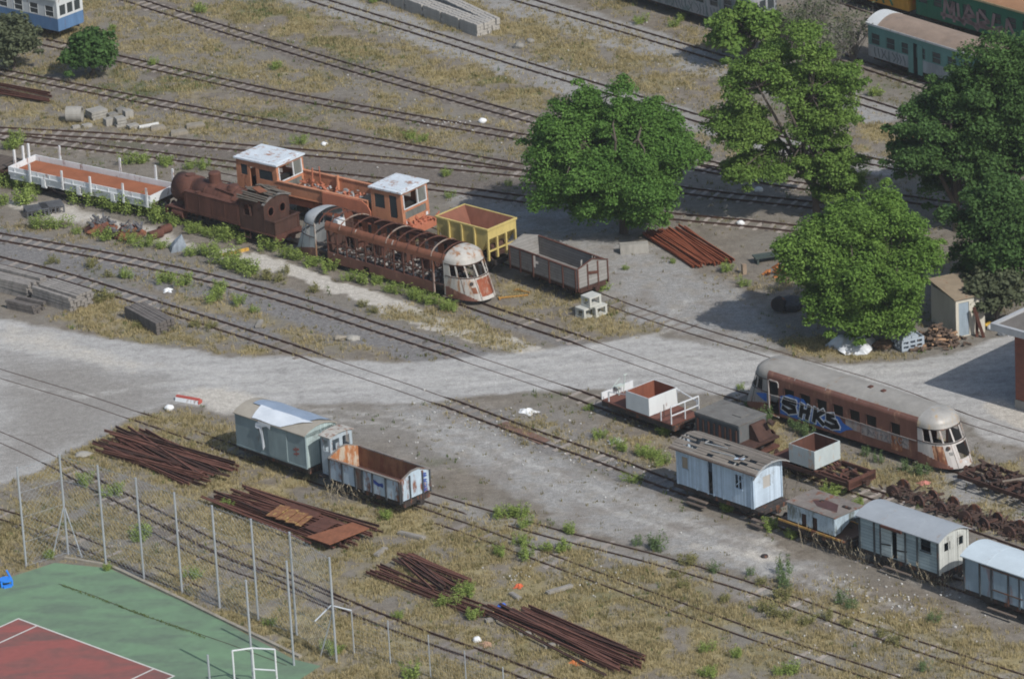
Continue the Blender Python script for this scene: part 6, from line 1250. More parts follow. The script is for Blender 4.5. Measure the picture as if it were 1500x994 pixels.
# grass: blades over the dry and green ground
g = np.random.default_rng(5)
def blades(name, label, mat, prob, n, hmin, hmax, wd, seed, lean=.45):
    g = np.random.default_rng(seed); X = g.uniform(-40, 42, n * 9); Y = g.uniform(-54, 76, n * 9); px, py = to_px(X, Y); ok = (px > -30) & (px < 1530) & (py > -15) & (py < 1030); X, Y = X[ok], Y[ok]
    c = cover(X, Y); px, py = to_px(X, Y); pr = prob(c) * (poly_sd(px, py, COURT_G) < -4) * np.clip((fbm(X * 1.3 + seed, Y * 1.3) - .33) * 2.6 + .2, 0, 1); k = g.random(len(X)) < pr; X, Y = X[k][:n], Y[k][:n]; m = len(X); B = 5
    bx = np.repeat(X, B) + g.normal(size=m * B) * .07; by = np.repeat(Y, B) + g.normal(size=m * B) * .07; h = np.repeat(g.uniform(hmin, hmax, m), B) * g.uniform(.6, 1.2, m * B); a = g.uniform(0, 6.28, m * B); lx, ly = np.cos(a) * h * lean * g.random(m * B), np.sin(a) * h * lean * g.random(m * B); b = g.uniform(0, 3.14, m * B); wx, wy = np.cos(b) * wd, np.sin(b) * wd; z = np.zeros(m * B)
    V = np.stack([np.stack([bx - wx, by - wy, z], 1), np.stack([bx + wx, by + wy, z], 1), np.stack([bx + lx, by + ly, h], 1)], 1).reshape(-1, 3); q = m * B
    me = bpy.data.meshes.new(name); me.vertices.add(q * 3); me.vertices.foreach_set('co', V.astype(np.float32).ravel()); me.loops.add(q * 3); me.loops.foreach_set('vertex_index', np.arange(q * 3, dtype=np.int32)); me.polygons.add(q); me.polygons.foreach_set('loop_start', np.arange(0, q * 3, 3, dtype=np.int32)); me.polygons.foreach_set('loop_total', np.full(q, 3, dtype=np.int32)); me.update(); me.validate(); me.materials.append(mat)
    o = bpy.data.objects.new(name, me); COL.objects.link(o); tag(o, label, 'grass', kind='stuff'); return o
L_G1 = leafmat('straw', (0.285, 0.230, 0.118), (0.425, 0.355, 0.195), 1.2); L_G2 = leafmat('olive_grass', (0.14, 0.125, 0.05), (0.21, 0.18, 0.08), 1.2); L_G3 = leafmat('green_grass', (0.07, 0.105, 0.028), (0.12, 0.155, 0.05), 1.2)
blades('dry_grass', 'dry straw coloured grass over the yard and between the tracks', L_G1, lambda c: c['dry'] * (1 - c['road']) * 1.1, 75000, .07, .27, .02, 11)
blades('olive_grass', 'olive half dry grass mixed into the straw', L_G2, lambda c: (c['dry'] * .5 + c['green'] * .5) * (1 - c['road']), 32000, .08, .28, .022, 12)
blades('green_grass', 'short green grass and weeds in patches of the yard', L_G3, lambda c: c['green'] * (1 - c['road']) * .9, 9000, .08, .26, .03, 13)
blades('sparse_weeds', 'thin scattered weeds on bare soil and gravel', L_G2, lambda c: .16 * (1 - np.clip(c['road'] * 1.3, 0, 1)) * (1 - c['pale']), 6000, .06, .2, .026, 14)
# seeding stalks in front of the box wagons
def stalks(n, a, b, spread, hmin, hmax, label, seed, mat, lean=.45):
    rd = random.Random(seed); m = MB()
    for _ in range(n):
        f = rd.random(); p = G(a[0] + (b[0] - a[0]) * f + rd.gauss(0, spread), a[1] + (b[1] - a[1]) * f + rd.gauss(0, spread * .3)); h = rd.uniform(hmin, hmax); t_ = p + Vector((rd.uniform(-lean, lean), rd.uniform(-lean, lean), h)); m.bar(p, t_, .008); m.bar(t_ - Vector((0, 0, .02)), t_ + Vector((rd.uniform(-.12, .12), rd.uniform(-.12, .12), .14)) * (1 if lean > .2 else .3), .03, .03, w2=.008)
    tag(m.build('grass_stalks', mat), label, 'grass', kind='stuff')
stalks(110, (1175, 795), (1400, 870), 7, .4, 1.1, 'pale seeding grass stalks standing in front of the box wagons', 5, paint('pale_stalk', (.38, .32, .22), .3, 0, 5))
stalks(60, (1110, 750), (1160, 735), 5, 1.0, 1.9, 'tall dark dead stalks at the end of the plank van', 6, paint('dark_stalk', (.09, .075, .055), .3, 0, 5))
stalks(90, (480, 730), (640, 735), 9, .4, .9, 'straw stalks along the pale blue open wagon', 7, paint('pale_stalk', (.38, .32, .22)))
stalks(260, (92, 858), (300, 934), 1.2, .02, .08, 'thin line of weeds in the long crack of the court', 8, L_G3, .05)
# ------------------------------------------------------------------ stacks, piles and small things
def blob(name, mat, parent, r, sc=(1, 1, 1), amp=.2, seed=0, sub=3, z=0.0, fr=2.0):
    bm = bmesh.new(); bmesh.ops.create_icosphere(bm, subdivisions=sub, radius=r); o = Vector((seed * 3.1, seed * 1.7, seed))
    from mathutils import noise
    for v in bm.verts:
        n = noise.fractal(v.co / r * fr * .5 + o, 1.0, 2.0, 4); v.co *= 1 + amp * n; v.co = Vector((v.co.x * sc[0], v.co.y * sc[1], v.co.z * sc[2])); v.co.z = max(v.co.z, -r * sc[2] * .35)
    for v in bm.verts: v.co.z += r * sc[2] * .35 + z
    me = bpy.data.meshes.new(name); bm.to_mesh(me); bm.free(); me.materials.append(mat); ob = bpy.data.objects.new(name, me); COL.objects.link(ob); ob.parent = parent; return ob
def one(ob, label, cat, p, rz=0, group=None):
    ob.location = p; ob.rotation_euler = (0, 0, rz); return tag(ob, label, cat, group)
# --- timber and concrete sleeper stacks
def stack(name, label, group, pb, pf, wide, layers, mat, w=.23, h=.16, L=None, jitter=.06, seed=0, gap=.015, skip=0.0):
    loc, a, LL = side_frame(pb, pf, 0, wide * (w + gap)); L = L or LL; rd = random.Random(seed); nb = max(1, round(LL / (L + .12))); me = None; ca, sa = math.cos(a), math.sin(a)
    for b in range(nb):
        for k in range(layers):
            for i in range(wide):
                if k == layers - 1 and rd.random() < skip: continue
                if me is None:
                    m = MB(); m.prism([(-w / 2, 0), (w / 2, 0), (w / 2 - .012, h - .008), (-w / 2 + .012, h - .008)], lambda u, v, q: (q, u, v), -L / 2, L / 2)
                    if 'concrete' in label:
                        for s in (-1, 1): m.box(s * L * .28 - .09, s * L * .28 + .09, -w * .36, w * .36, h - .008, h + .02)
                    o = m.build(name, mat); me = o.data
                else: o = bpy.data.objects.new(name, me); COL.objects.link(o)
                lx = -LL / 2 + (b + .5) * LL / nb + rd.uniform(-jitter, jitter); ly = (i - (wide - 1) / 2) * (w + gap) + rd.uniform(-.01, .01)
                o.location = (loc[0] + lx * ca - ly * sa, loc[1] + lx * sa + ly * ca, k * (h + .012) + .01); o.rotation_euler = (0, 0, a + rd.uniform(-.015, .015)); tag(o, label, 'railway sleeper', group)
M_TIM = paint('old_timber', (.25, .23, .21), .45, 0, 2.5, .95); M_TIMD = paint('dark_timber', (.135, .12, .11), .45, 0, 2.5, .95); M_CSL = paint('stack_concrete', (.345, .325, .295), .2, 0, 1.5, .9)
stack('concrete_sleeper', 'concrete sleeper in the long pale double stack at the top', 'concrete sleepers in the double stack', (540, -4), (700, 55), 4, 4, M_CSL, .28, .2, 1.95, .05, 1, .02)
stack('concrete_sleeper', 'concrete sleeper in the far row of the pale stack at the top', 'concrete sleepers in the far row', (585, -14), (716, 48), 3, 4, M_CSL, .28, .2, 1.95, .05, 2, .02)
stack('timber_sleeper', 'weathered grey timber in the wide stack by the road on the left', 'timbers in the wide stack', (48, 441), (104, 458), 7, 5, M_TIM, .24, .165, None, .12, 3, .01, .2)
stack('timber_sleeper', 'weathered grey timber in the stack at the left edge behind the wide one', 'timbers in the left edge stack', (-40, 418), (40, 438), 7, 5, M_TIM, .24, .165, None, .15, 4, .01, .2)
stack('timber_sleeper', 'dark timber in the low stack with pale ends at the left', 'timbers in the low dark stack', (10, 452), (49, 461), 4, 3, M_TIMD, .24, .165, None, .12, 5, .015, .3)
stack('timber_sleeper', 'dark timber in the small stack alone on the grass by the road', 'timbers in the small stack', (183, 466), (229, 491), 5, 4, M_TIMD, .24, .17, None, .1, 6, .01, 0)
# --- rails
def rails(label, group, sa, sb, ea, eb, n, mat, seed, layers=2, jl=4, zt=.16, skew=.0, tilt=True):
    """rails lying side by side: left ends from pixel sa to sb, right ends from ea to eb"""
    rd = random.Random(seed)
    for i in range(n):
        t_ = (i + rd.uniform(-.3, .3)) / max(1, n - 1); k = rd.randrange(layers); t2 = min(1.05, max(-.05, t_ + rd.gauss(0, skew)))
        p = G(sa[0] + (sb[0] - sa[0]) * t_ + rd.gauss(0, jl), sa[1] + (sb[1] - sa[1]) * t_ + rd.gauss(0, jl * .25)); q = G(ea[0] + (eb[0] - ea[0]) * t2 + rd.gauss(0, jl), ea[1] + (eb[1] - ea[1]) * t2 + rd.gauss(0, jl * .25))
        d = q - p; L = d.length; z = .03 + k * zt + rd.uniform(0, .03); m = MB().box(-L / 2, L / 2, -.05, .05, 0, .02).box(-L / 2, L / 2, -.012, .012, .021, .1).box(-L / 2, L / 2, -.03, .03, .101, .13); o = m.build('rail', rd.choice(mat) if isinstance(mat, tuple) else mat)
        c = (p + q) / 2; o.location = (c.x, c.y, z + .05); o.rotation_euler = (rd.choice((0, 0, 1.5, -1.2)) if k else 0, rd.uniform(-.01, .02), math.atan2(d.y, d.x)); tag(o, label, 'rail', group)
M_R1 = (paint('pile_rail_rust', (.11, .048, .036), .4, .2, 1.2, .85), paint('pile_rail_brown', (.165, .075, .055), .4, .2, 1.2, .85), paint('pile_rail_dark', (.075, .04, .032), .4, .2, 1.2, .85)); M_R2 = paint('orange_rail_rust', (.25, .075, .036), .3, .15, 1.2, .85)
rails('rusty rail lying in the wide pile left of the grey green van', 'rails in the wide pile', (189, 637), (146, 664), (342, 692), (284, 710), 38, M_R1, 1, 3, 13, .12, .2)
rails('short rusty beam lying across the wide rail pile', 'beams across the wide pile', (178, 660), (232, 690), (192, 652), (255, 681), 3, M_RUST, 31, 1, 2, .1); 
rails('rusty rail in the long pile under the rusted plates', 'rails in the plated pile', (308, 738), (362, 728), (486, 806), (553, 786), 32, M_R1, 2, 3, 11, .12, .12)
rails('rusty rail in the small half overgrown pile below the plates', 'rails in the overgrown pile', (596, 815), (583, 828), (690, 854), (652, 872), 14, M_R1, 3, 2, 8, .12, .12)
rails('long rusty rail lying in the grass toward the blue rag', 'long rails in the grass', (558, 832), (545, 842), (722, 898), (702, 908), 6, M_R1, 4, 1, 6, .12, .05)
rails('rusty rail in the tangled pile at the lower edge', 'rails in the lower pile', (757, 896), (734, 904), (936, 966), (912, 986), 30, M_R1, 5, 3, 15, .12, .22)
rails('orange rusty rail in the neat stack under the large tree', 'rails in the orange stack', (942, 346), (998, 337), (1018, 394), (1072, 386), 24, M_R2, 6, 2, 3, .13, .01)
rails('rusty rail in the bundle at the left edge below the dark shrubs', 'rails in the left edge bundle', (-40, 118), (-40, 134), (76, 143), (64, 153), 8, M_RUST, 7, 2, 6, .12, .02)
for lab, pts, z in (('flat rust brown steel plate with an orange centre on the rail pile', [(449, 786), (517, 765), (541, 774), (483, 798)], .52), ('rust brown steel plate at the far side of the rail pile', [(413, 743), (424, 736), (470, 752), (462, 759)], .5), ('square rusted plate between the two larger plates', [(446, 773), (476, 757), (496, 765), (466, 781)], .46)):
    w3 = [G(*p, z) for p in pts]; c = sum(w3, Vector()) / 4; m = MB().prism([(p.x - c.x, p.y - c.y) for p in w3], lambda u, v, q: (u, v, q), 0, .03); o = m.build('steel_plate', M_RUSTO if 'orange' in lab else M_RUST); o.location = (c.x, c.y, z); tag(o, lab, 'steel plate')
w3 = [G(*p, .5) for p in ((393, 756), (415, 742), (455, 757), (436, 770))]; c = sum(w3, Vector()) / 4; m = MB(); rd = random.Random(6)
for k in range(7):
    t_ = k / 6; p = w3[0].lerp(w3[3], t_) - c; q = w3[1].lerp(w3[2], t_) - c; m.bar(p + Vector((0, 0, .06 * (k % 2))), q + Vector((0, 0, .06 * (k % 2) + .05)), .34, .03)
o = m.build('corrugated_sheet', paint('yellow_rust_sheet', (.42, .29, .10), .35, .75, 2.0, .8, rustc=(.15, .07, .035))); o.location = (c.x, c.y, .52); tag(o, 'bent corrugated sheet with worn yellow paint on the rail pile', 'metal sheet')
# --- concrete odds and ends at upper left
M_CON = paint('old_concrete', (.30, .285, .255), .25, 0, 1.5, .95); M_COND = paint('old_concrete_dark', (.21, .2, .18), .3, 0, 1.5, .95)
ah = R(-28)
m = MB(); n = 20
for s in range(n):
    a0, a1 = 2 * math.pi * s / n, 2 * math.pi * (s + 1) / n; m.add([(x, k * math.cos(q), .5 + k * math.sin(q)) for x in (-.5, .5) for q in (a0, a1) for k in (.5, .4)], [(0, 2, 6, 4), (1, 5, 7, 3), (0, 1, 3, 2), (4, 6, 7, 5)])
one(m.build('concrete_pipe', M_CON), 'short wide concrete pipe lying at the left end of the block pile', 'pipe', G(110, 178), R(-8))
BL = [((142, 172), 1.15, .95, .16, 3, 'flat square concrete slabs stacked three high beside the pipe'), ((160, 183), .55, .5, .45, 1, 'light concrete cube in the front row of the block pile'), ((176, 184), .62, .6, .17, 3, 'grey concrete blocks stacked behind the fallen white post'), ((165, 172), .6, .5, .3, 1, 'small concrete block in the middle of the pile'), ((188, 172), .55, .5, .5, 1, 'upright concrete block at the back right of the pile'), ((178, 165), .6, .5, .3, 1, 'low concrete block at the back of the pile'), ((195, 188), .7, .5, .12, 2, 'tan stone slabs at the right front of the pile'), ((128, 186), .6, .4, .2, 1, 'broken concrete lump in front of the pipe'), ((112, 187), .5, .3, .15, 1, 'low concrete lump left of the broken lump')]
for p, lx, ly, hz, k, lab in BL:
    m = MB(); rr = random.Random(lab)
    for j in range(k): dx = rr.uniform(-.05, .05); m.prism([(-lx / 2 + dx, -ly / 2), (lx / 2 + dx, -ly / 2 + rr.uniform(-.03, .03)), (lx / 2 + dx - .02, ly / 2), (-lx / 2 + dx + .02, ly / 2)], lambda u, v, q: (u, v, q), j * (hz + .03), j * (hz + .03) + hz)
    one(m.build('concrete_block', M_CON if rr.random() < .7 else M_COND), lab, 'concrete block', G(*p), R(30) + rr.uniform(-.2, .2))
m = MB().tube((-.65, 0, .13), (.65, 0, .13), .13, n=10); one(m.build('concrete_post', paint('white_concrete', (.48, .48, .46), .12, 0, 2, .9)), 'pale round concrete post lying right of the block pile', 'post', G(218, 187), R(22))
for p, lx, ly, lab in (((231, 189), .95, .6, 'flat tan stone slab beside the pale fallen post'), ((286, 186), 1.2, .75, 'flat stone slab lying alone on the grass right of the pile'), ((262, 196), 1.1, .7, 'half buried pale slab in front of the lone stone slab')): one(MB().prism([(-lx / 2, -ly / 2), (lx / 2, -ly / 2 + .1), (lx / 2 - .1, ly / 2), (-lx / 2 + .12, ly / 2)], lambda u, v, q: (u, v, q), 0, .2).build('stone_slab', paint('tan_stone', (.26, .23, .185), .25, 0, 1.5, .95)), lab, 'stone slab', G(*p), R(12))
for p, s_, lab in (((760, 70), .45, 'grey rock on the grass right of the sleeper stack'), ((777, 62), .35, 'small dark rock right of the grey rock'), ((475, 213), .3, 'white rounded bag between the upper tracks above the machine'), ((707, 179), .35, 'white rounded bag on the soil left of the large tree'), ((1112, 280), .35, 'white rounded bag on the track right of the large tree'), ((248, 599), .34, 'white ball shaped bag on the grass below the barrier'), ((1085, 328), .3, 'white rag on the shaded track right of the large tree')):
    m_ = M_COND if 'rock' in lab else paint('white_plastic', (.68, .69, .69), .1, 0, 2, .5); one(blob('rock' if 'rock' in lab else 'bag', m_, None, s_ * .78, (1, .8, .75), .25, len(lab)), lab, 'rock' if 'rock' in lab else 'bag', G(*p))
# --- left platform: heaps, crates, tarp, bar
def ring_heap(px, label, seed):
    r = thing('scrap_heap', label, 'scrap heap', G(*px)); r.scale = (1.3, 1.3, 1.15); rd = random.Random(seed)
    for k in range(9):
        a = 2 * math.pi * k / 9 + rd.uniform(-.1, .1); c = Vector((math.cos(a) * .75, math.sin(a) * .75, .1)); e = Vector((math.cos(a) * .28, math.sin(a) * .28, .5)); MB().bar(c, e, .44, .06).build('rusty_blade', M_RUST if k % 3 else M_RUSTO, r)
    m = MB()
    for k in range(36): p = Vector((rd.gauss(0, .25), rd.gauss(0, .25), .45)); m.bar(p, p + Vector((rd.uniform(-.3, .3), rd.uniform(-.3, .3), rd.uniform(0, .25))), rd.uniform(.04, .1))
    tag(m.build('scrap_metal', paint('grey_metal_scrap', (.12, .12, .125), .5, .2, 4), r), kind='stuff'); MB().tube((0, 0, 0), (0, 0, .4), .45, .35).build('hub', M_RUSTD, r)
ring_heap((148, 338), 'left round heap of rusty blades with grey scrap on top', 3); ring_heap((190, 346), 'right round heap of rusty blades with grey scrap on top', 4)
r = thing('rusty_drum', 'split rusty drum halves lying right of the round heaps', 'drum', G(234, 347), R(35)); MB().tube((-.8, -.1, .28), (.1, -.1, .28), .28, n=14).build('drum', M_RUST, r); MB().tube((.2, .25, .27), (.95, .3, .27), .27, n=14).build('drum', M_RUST, r)
rd = random.Random(12); m = MB()
def cloth_heap(name, label, cat, px, w, d, h, mat, seed, n=18):
    g_ = []; rr = random.Random(seed); o1, o2 = rr.uniform(0, 9), rr.uniform(0, 9)
    for j in range(n + 1):
        row = []
        for i in range(n + 1):
            u, v = i / n * 2 - 1, j / n * 2 - 1; q = max(0, 1 - (u * u * .9 + v * v * .9)); edge = 1 + .18 * math.sin(5 * math.atan2(v, u) + o1); z = h * (q ** .6) * (.75 + .25 * math.sin(u * 4 + o1) * math.sin(v * 3 + o2)) + .05 * math.sin(u * 11 + v * 7 + o2) * q + .02; row.append((u * w / 2 * edge, v * d / 2 * edge, max(.005, z)))
        g_.append(row)
    return one(MB().rings(g_).build(name, mat), label, cat, G(*px), rr.uniform(0, 3))
m = MB(); pk = [(-.5, -.35, 0), (.45, -.3, 0), (.5, .3, 0), (-.4, .35, 0)]; tp = [(-.15, -.15, .55), (.3, -.1, .95), (.35, .15, .9), (-.1, .15, .6)]; m.rings([pk, [(p[0] * .85 + q[0] * .15 + .05, p[1] * .9, .3) for p, q in zip(pk, tp)], tp], closed=True).add(tp, [(0, 1, 2, 3)]); one(m.build('tarp_bundle', paint('grey_blue_tarp', (.22, .25, .285), .45, .0, 3.0, .4)), 'upright bundle wrapped in grey blue tarpaulin beside the rusty drum', 'tarpaulin', G(260, 366), R(20))
for p, lab, sz in (((54, 314), 'low dark slatted crate left of the pair on the platform', .75), ((76, 309), 'low dark slatted crate right of the pair on the platform', .75)):
    r = thing('slatted_crate', lab, 'crate', G(*p), R(15)); m = MB()
    for i in range(5): m.box(-.7, .7, -.5 + i * .25 - .08, -.5 + i * .25 + .08, .42, .46)
    m.build('lid_slat', paint('dark_grey_plastic', (.085, .088, .095), .4, 0, 2), r); m = MB()
    for i in range(6): x = -.65 + i * .26; m.box(x - .05, x + .05, -.56, -.52, 0, .419).box(x - .05, x + .05, .52, .56, 0, .419)
    m.box(-.7, .7, -.515, -.49, .3, .38).box(-.7, .7, .49, .515, .3, .38).build('side_slat', paint('dark_grey_plastic', (.085, .088, .095)), r); blob('scrap', M_IRON, r, .45, (1, .8, .35), .4, 3, 2, .1)
one(MB().box(-.85, .85, -.08, .08, 0, .16).box(-.85, -.7, -.2, .2, .0, .1).build('yellow_bar', paint('yellow_bar_paint', (.55, .33, .06), .2, .1)), 'yellow bar lying on the pale platform below the locomotive', 'bar', G(345, 371), R(28))
r = thing('road_barrier', 'red and white plastic barrier lying at the edge of the road', 'barrier', G(276, 588), R(-31)); MB().prism([(-.2, 0), (.2, 0), (.1, .2), (-.1, .2)], lambda u, v, q: (q, u, v), -.75, .75).build('white_body', M_WHITE, r); MB().prism([(-.105, .201), (.105, .201), (.07, .29), (-.07, .29)], lambda u, v, q: (q, u, v), -.75, .75).build('red_top', paint('red_plastic', (.42, .09, .07), .25), r); MB().box(.751, .79, -.18, .18, .02, .2).build('red_end', paint('red_plastic', (.48, .06, .05)), r)
# --- gravel yard things
M_CH = paint('white_concrete_frame', (.46, .46, .42), .15, 0, 2, .9)
for p, z, lab in (((858, 463), 0, 'lower left of the three open concrete box frames'), ((875, 460), 0, 'lower right of the three open concrete box frames'), ((867, 461), .62, 'topmost of the three open concrete box frames')):
    m = MB(); s, h = .36, .6
    for sx in (-1, 1):
        for sy in (-1, 1): m.box(sx * s - .07, sx * s + .07, sy * .3 - .07, sy * .3 + .07, .1, h - .1)
    m.box(-s - .08, s + .08, -.38, .38, h - .1, h).box(-s - .08, s + .08, -.38, .38, 0, .1); q = G(*p); one(m.build('open_block', M_CH), lab, 'concrete block', (q.x, q.y, z), R(40))
m = MB().prism([(-.32, 0), (.32, 0), (.26, .55), (-.26, .55)], lambda u, v, q: (q, u, v), -.82, .82); one(m.build('concrete_beam', M_CON), 'concrete beam lying on gravel between the large tree and the rail stack', 'concrete beam', G(929, 369), R(3))
for p, h, lab, mat in (((1090, 401), .6, 'short tan post stump beside the orange rail stack', paint('tan_post', (.28, .21, .15), .3)), ((1188, 466), 2.1, 'tall dark post standing in the shade of the light green tree', M_IRON)):
    m = MB(); m.box(-.12, .12, -.12, .12, 0, h) if h < 1 else m.box(-.22, -.05, -.1, .1, 0, h).box(.05, .22, -.1, .1, 0, h * .9).box(-.3, .35, -.15, .15, h * .45, h * .6); one(m.build('post', mat), lab, 'post', G(*p), R(20))
r = thing('dark_drum', 'dark round drum in the shade beside the tall dark post', 'drum', G(1158, 452)); blob('cover', paint('black_tarp', (.06, .06, .065), .3, 0, 2, .6), r, .62, (1.1, 1, 1.0), .35, 5); MB().tube((-.6, -.3, .5), (-.75, -.6, .5), .42, n=16).build('drum_face', M_IRON, r)
m = MB(); rd = random.Random(2)
for k in range(34): p = Vector((rd.gauss(0, .55), rd.gauss(0, .45), 0)); m.bar(p, p + Vector((rd.uniform(-.4, .4), rd.uniform(-.4, .4), rd.uniform(.05, .4))), rd.uniform(.06, .16))
o = one(m.build('orange_scrap', paint('orange_scrap_paint', (.42, .15, .04), .4, .4, 3)), 'heap of orange painted scrap at the left edge of the light green tree', 'scrap heap', G(1157, 400)); o['kind'] = 'stuff'
one(MB().prism([(-.2, 0), (.2, 0), (.12, .55), (-.12, .55)], lambda u, v, q: (u, q, v), -.2, .2).build('orange_cone', paint('bright_orange', (.70, .24, .03), .1)), 'bright orange marker standing in the orange scrap', 'marker', G(1180, 399)); one(blob('barrel', paint('tan_barrel', (.42, .27, .15), .2), None, .32, (1, 1, 1.1), .06, 1, 2), 'tan barrel beside the orange marker', 'barrel', G(1196, 408))
one(MB().box(-1.3, 1.0, -.35, .35, .35, .42).box(-1.2, -1.1, -.3, .3, 0, .349).box(.8, .9, -.3, .3, 0, .349).build('green_bench', paint('dark_green_board', (.06, .078, .07), .3)), 'low green board bench in the shade behind the orange scrap', 'bench', G(1136, 381), R(15))
cloth_heap('white_sheet', 'large crumpled silvery white sheet on the ground under the light green tree', 'plastic sheet', (1250, 508), 2.4, 2.2, .75, paint('silver_sheet', (.62, .64, .66), .2, 0, 2.5, .35, streak=False), 5)
r = thing('plastic_crate', 'pale grey blue plastic crate with slotted sides between white sheet and firewood', 'crate', G(1330, 508), R(24)); m = MB(); M_PC = paint('grey_blue_plastic', (.36, .41, .46), .12, 0, 2, .5)
for s in (-1, 1):
    m.wall(lambda u, v, n, s=s: (-.7 + u, s * (.6 - n), v + .08), 1.4, .62, .04, [(.1 + i * .42, .42 + i * .42, .1 + j * .25, .25 + j * .25) for i in range(3) for j in range(2)]); m.wall(lambda u, v, n, s=s: (s * (.7 - n), -.559 + u, v + .08), 1.118, .62, .04, [(.08 + i * .35, .34 + i * .35, .1 + j * .25, .25 + j * .25) for i in range(3) for j in range(2)])
m.box(-.69, .69, -.59, .59, .04, .079).box(-.65, -.45, -.55, .55, 0, .039).box(.45, .65, -.55, .55, 0, .039).build('crate_body', M_PC, r); MB().box(-.5, 0, -.4, .4, .09, .8).box(.1, .5, -.3, .5, .09, .72).build('contents', M_PC, r)
m = MB(); m2 = MB(); rd = random.Random(9)
for k in range(150):
    x, y_ = rd.gauss(0, .62), rd.gauss(0, .5); zz = max(0, 1.0 - (x * x + y_ * y_) * .9) * rd.random(); a = rd.gauss(R(-30), .9); l = rd.uniform(.25, .7); d = Vector((math.cos(a), math.sin(a), rd.uniform(-.4, .4))) * l; p = Vector((x, y_, zz + .1)); (m2 if rd.random() < .16 else m).tube(p - d / 2, p + d / 2, rd.uniform(.035, .1), n=7)
r = thing('firewood_heap', 'heap of cut brown logs and branches against the small shed', 'firewood', G(1374, 502)); tag(m.build('logs', paint('log_bark', (.13, .09, .066), .45, 0, 3, .95), r), kind='stuff'); tag(m2.build('cut_logs', paint('cut_wood', (.40, .25, .15), .3, 0, 3, .9), r), kind='stuff')
blob('brush_heap', paint('dry_brush', (.16, .105, .07), .4, 0, 4, .95), None, .55, (1.1, .9, .6), .5, 8, 3); one(bpy.data.objects['brush_heap'], 'low brown brush heap between the white sheet and the crate', 'brush heap', G(1294, 508))
# shed
loc, a, L = side_frame((1401, 495), (1443, 486), 0, 2.9); h = L / 2; y = 1.45; r = thing('shed', 'small pale shed with a blue grey door and flat tan roof', 'shed', loc, a); M_SH = paint('shed_wall', (.56, .525, .44), .15, .05, 1.2, .85, rustc=(.3, .26, .2))
m = MB().wall(lambda u, v, n: (-h + u, -y + n, v), L, 2.2, .08, [(.18, .82, .05, 2.0), (1.2, 1.38, .9, 1.7)]).wall(lambda u, v, n: (-h + u, y - n, v), L, 2.45, .08).wall(lambda u, v, n: (-h + n, -y + .081 + u, v), 2 * y - .162, 2.2, .08).wall(lambda u, v, n: (h - n, -y + .081 + u, v), 2 * y - .162, 2.2, .08); m.build('wall', M_SH, r)
MB().box(-h + .2, -h + .8, -y + .03, -y + .07, .05, 2.0).build('door', paint('shed_door', (.29, .35, .40), .2, .1), r); MB().box(-h + 1.21, -h + 1.37, -y + .04, -y + .05, .9, 1.7).build('window', M_GLASS, r)
MB().prism([(-y - .1, 2.22), (y + .1, 2.47), (y + .1, 2.55), (-y - .1, 2.3)], lambda u, v, q: (q, u, v), -h - .12, h + .12).build('roof', paint('tan_flat_roof', (.27, .215, .15), .25, .1, 1, .95, streak=False), r)
for p, q, lab in (((1441, 494), (-.5, .1, 1.75), 'rusty iron bar leaning on the shed front'), ((1431, 493), (.05, .2, 1.35), 'dark stake leaning beside the rusty bar'), ):
    one(MB().bar((0, 0, 0), q, .16 if 'rusty' in lab else .1).build('leaning_bar', M_RUST if 'rusty' in lab else M_IRON), lab, 'bar', G(*p))
cols = [(.62, .64, .66), (.10, .22, .45), (.6, .6, .6), (.55, .35, .05), (.12, .13, .14), (.66, .66, .64)]
for i, (p, s_, lab) in enumerate((((1458, 482), .32, 'white rubbish bag at the left of the heap by the brick building'), ((1466, 478), .26, 'blue rubbish bag on the heap by the brick building'), ((1474, 487), .3, 'grey white rubbish bag at the front of the heap'), ((1449, 477), .24, 'yellow bag at the back of the rubbish heap'), ((1468, 490), .22, 'black bag at the front of the rubbish heap'), ((1482, 490), .26, 'white bag nearest the brick building'))): one(blob('rubbish_bag', paint('bag_plastic_' + 'abcdef'[i], cols[i], .2, 0, 3, .45), None, s_, (1.2, 1, .8), .35, i + 2, 3), lab, 'rubbish bag', G(*p), i)
# brick building at the right edge
p = G(1488, 597); r = thing('brick_building', 'red brick building with grey flat roof cut by the right edge', 'building', p, R(-45))
bk = bpy.data.materials.new('red_brick'); bk.use_nodes = True; t = bk.node_tree; tb = N(t, 'ShaderNodeTexBrick', Scale=1.0); tb.inputs['Color1'].default_value = (.24, .065, .035, 1); tb.inputs['Color2'].default_value = (.17, .045, .028, 1); tb.inputs['Mortar'].default_value = (.22, .15, .12, 1); tb.inputs['Brick Width'].default_value = .25; tb.inputs['Row Height'].default_value = .07; tb.inputs['Mortar Size'].default_value = .006
tc = N(t, 'ShaderNodeTexCoord'); sp = N(t, 'ShaderNodeSeparateXYZ'); cb = N(t, 'ShaderNodeCombineXYZ'); ad = N(t, 'ShaderNodeMath', operation='ADD'); t.links.new(tc.outputs['Object'], sp.inputs[0]); t.links.new(sp.outputs[0], ad.inputs[0]); t.links.new(sp.outputs[1], ad.inputs[1]); t.links.new(ad.outputs[0], cb.inputs[0]); t.links.new(sp.outputs[2], cb.inputs[1]); t.links.new(cb.outputs[0], tb.inputs[0]); t.links.new(tb.outputs[0], t.nodes['Principled BSDF'].inputs['Base Color']); t.nodes['Principled BSDF'].inputs['Roughness'].default_value = .9
MB().wall(lambda u, v, n: (u, n, .5 + v), 9, 4.0, .3, [(1.6, 2.8, .9, 2.6), (4.4, 5.6, .9, 2.6)]).wall(lambda u, v, n: (n, .301 + u, .5 + v), 9, 4.0, .3).build('wall', bk, r); MB().box(-.04, 9, -.04, 9.3, 0, .49).build('plinth', M_CON, r)
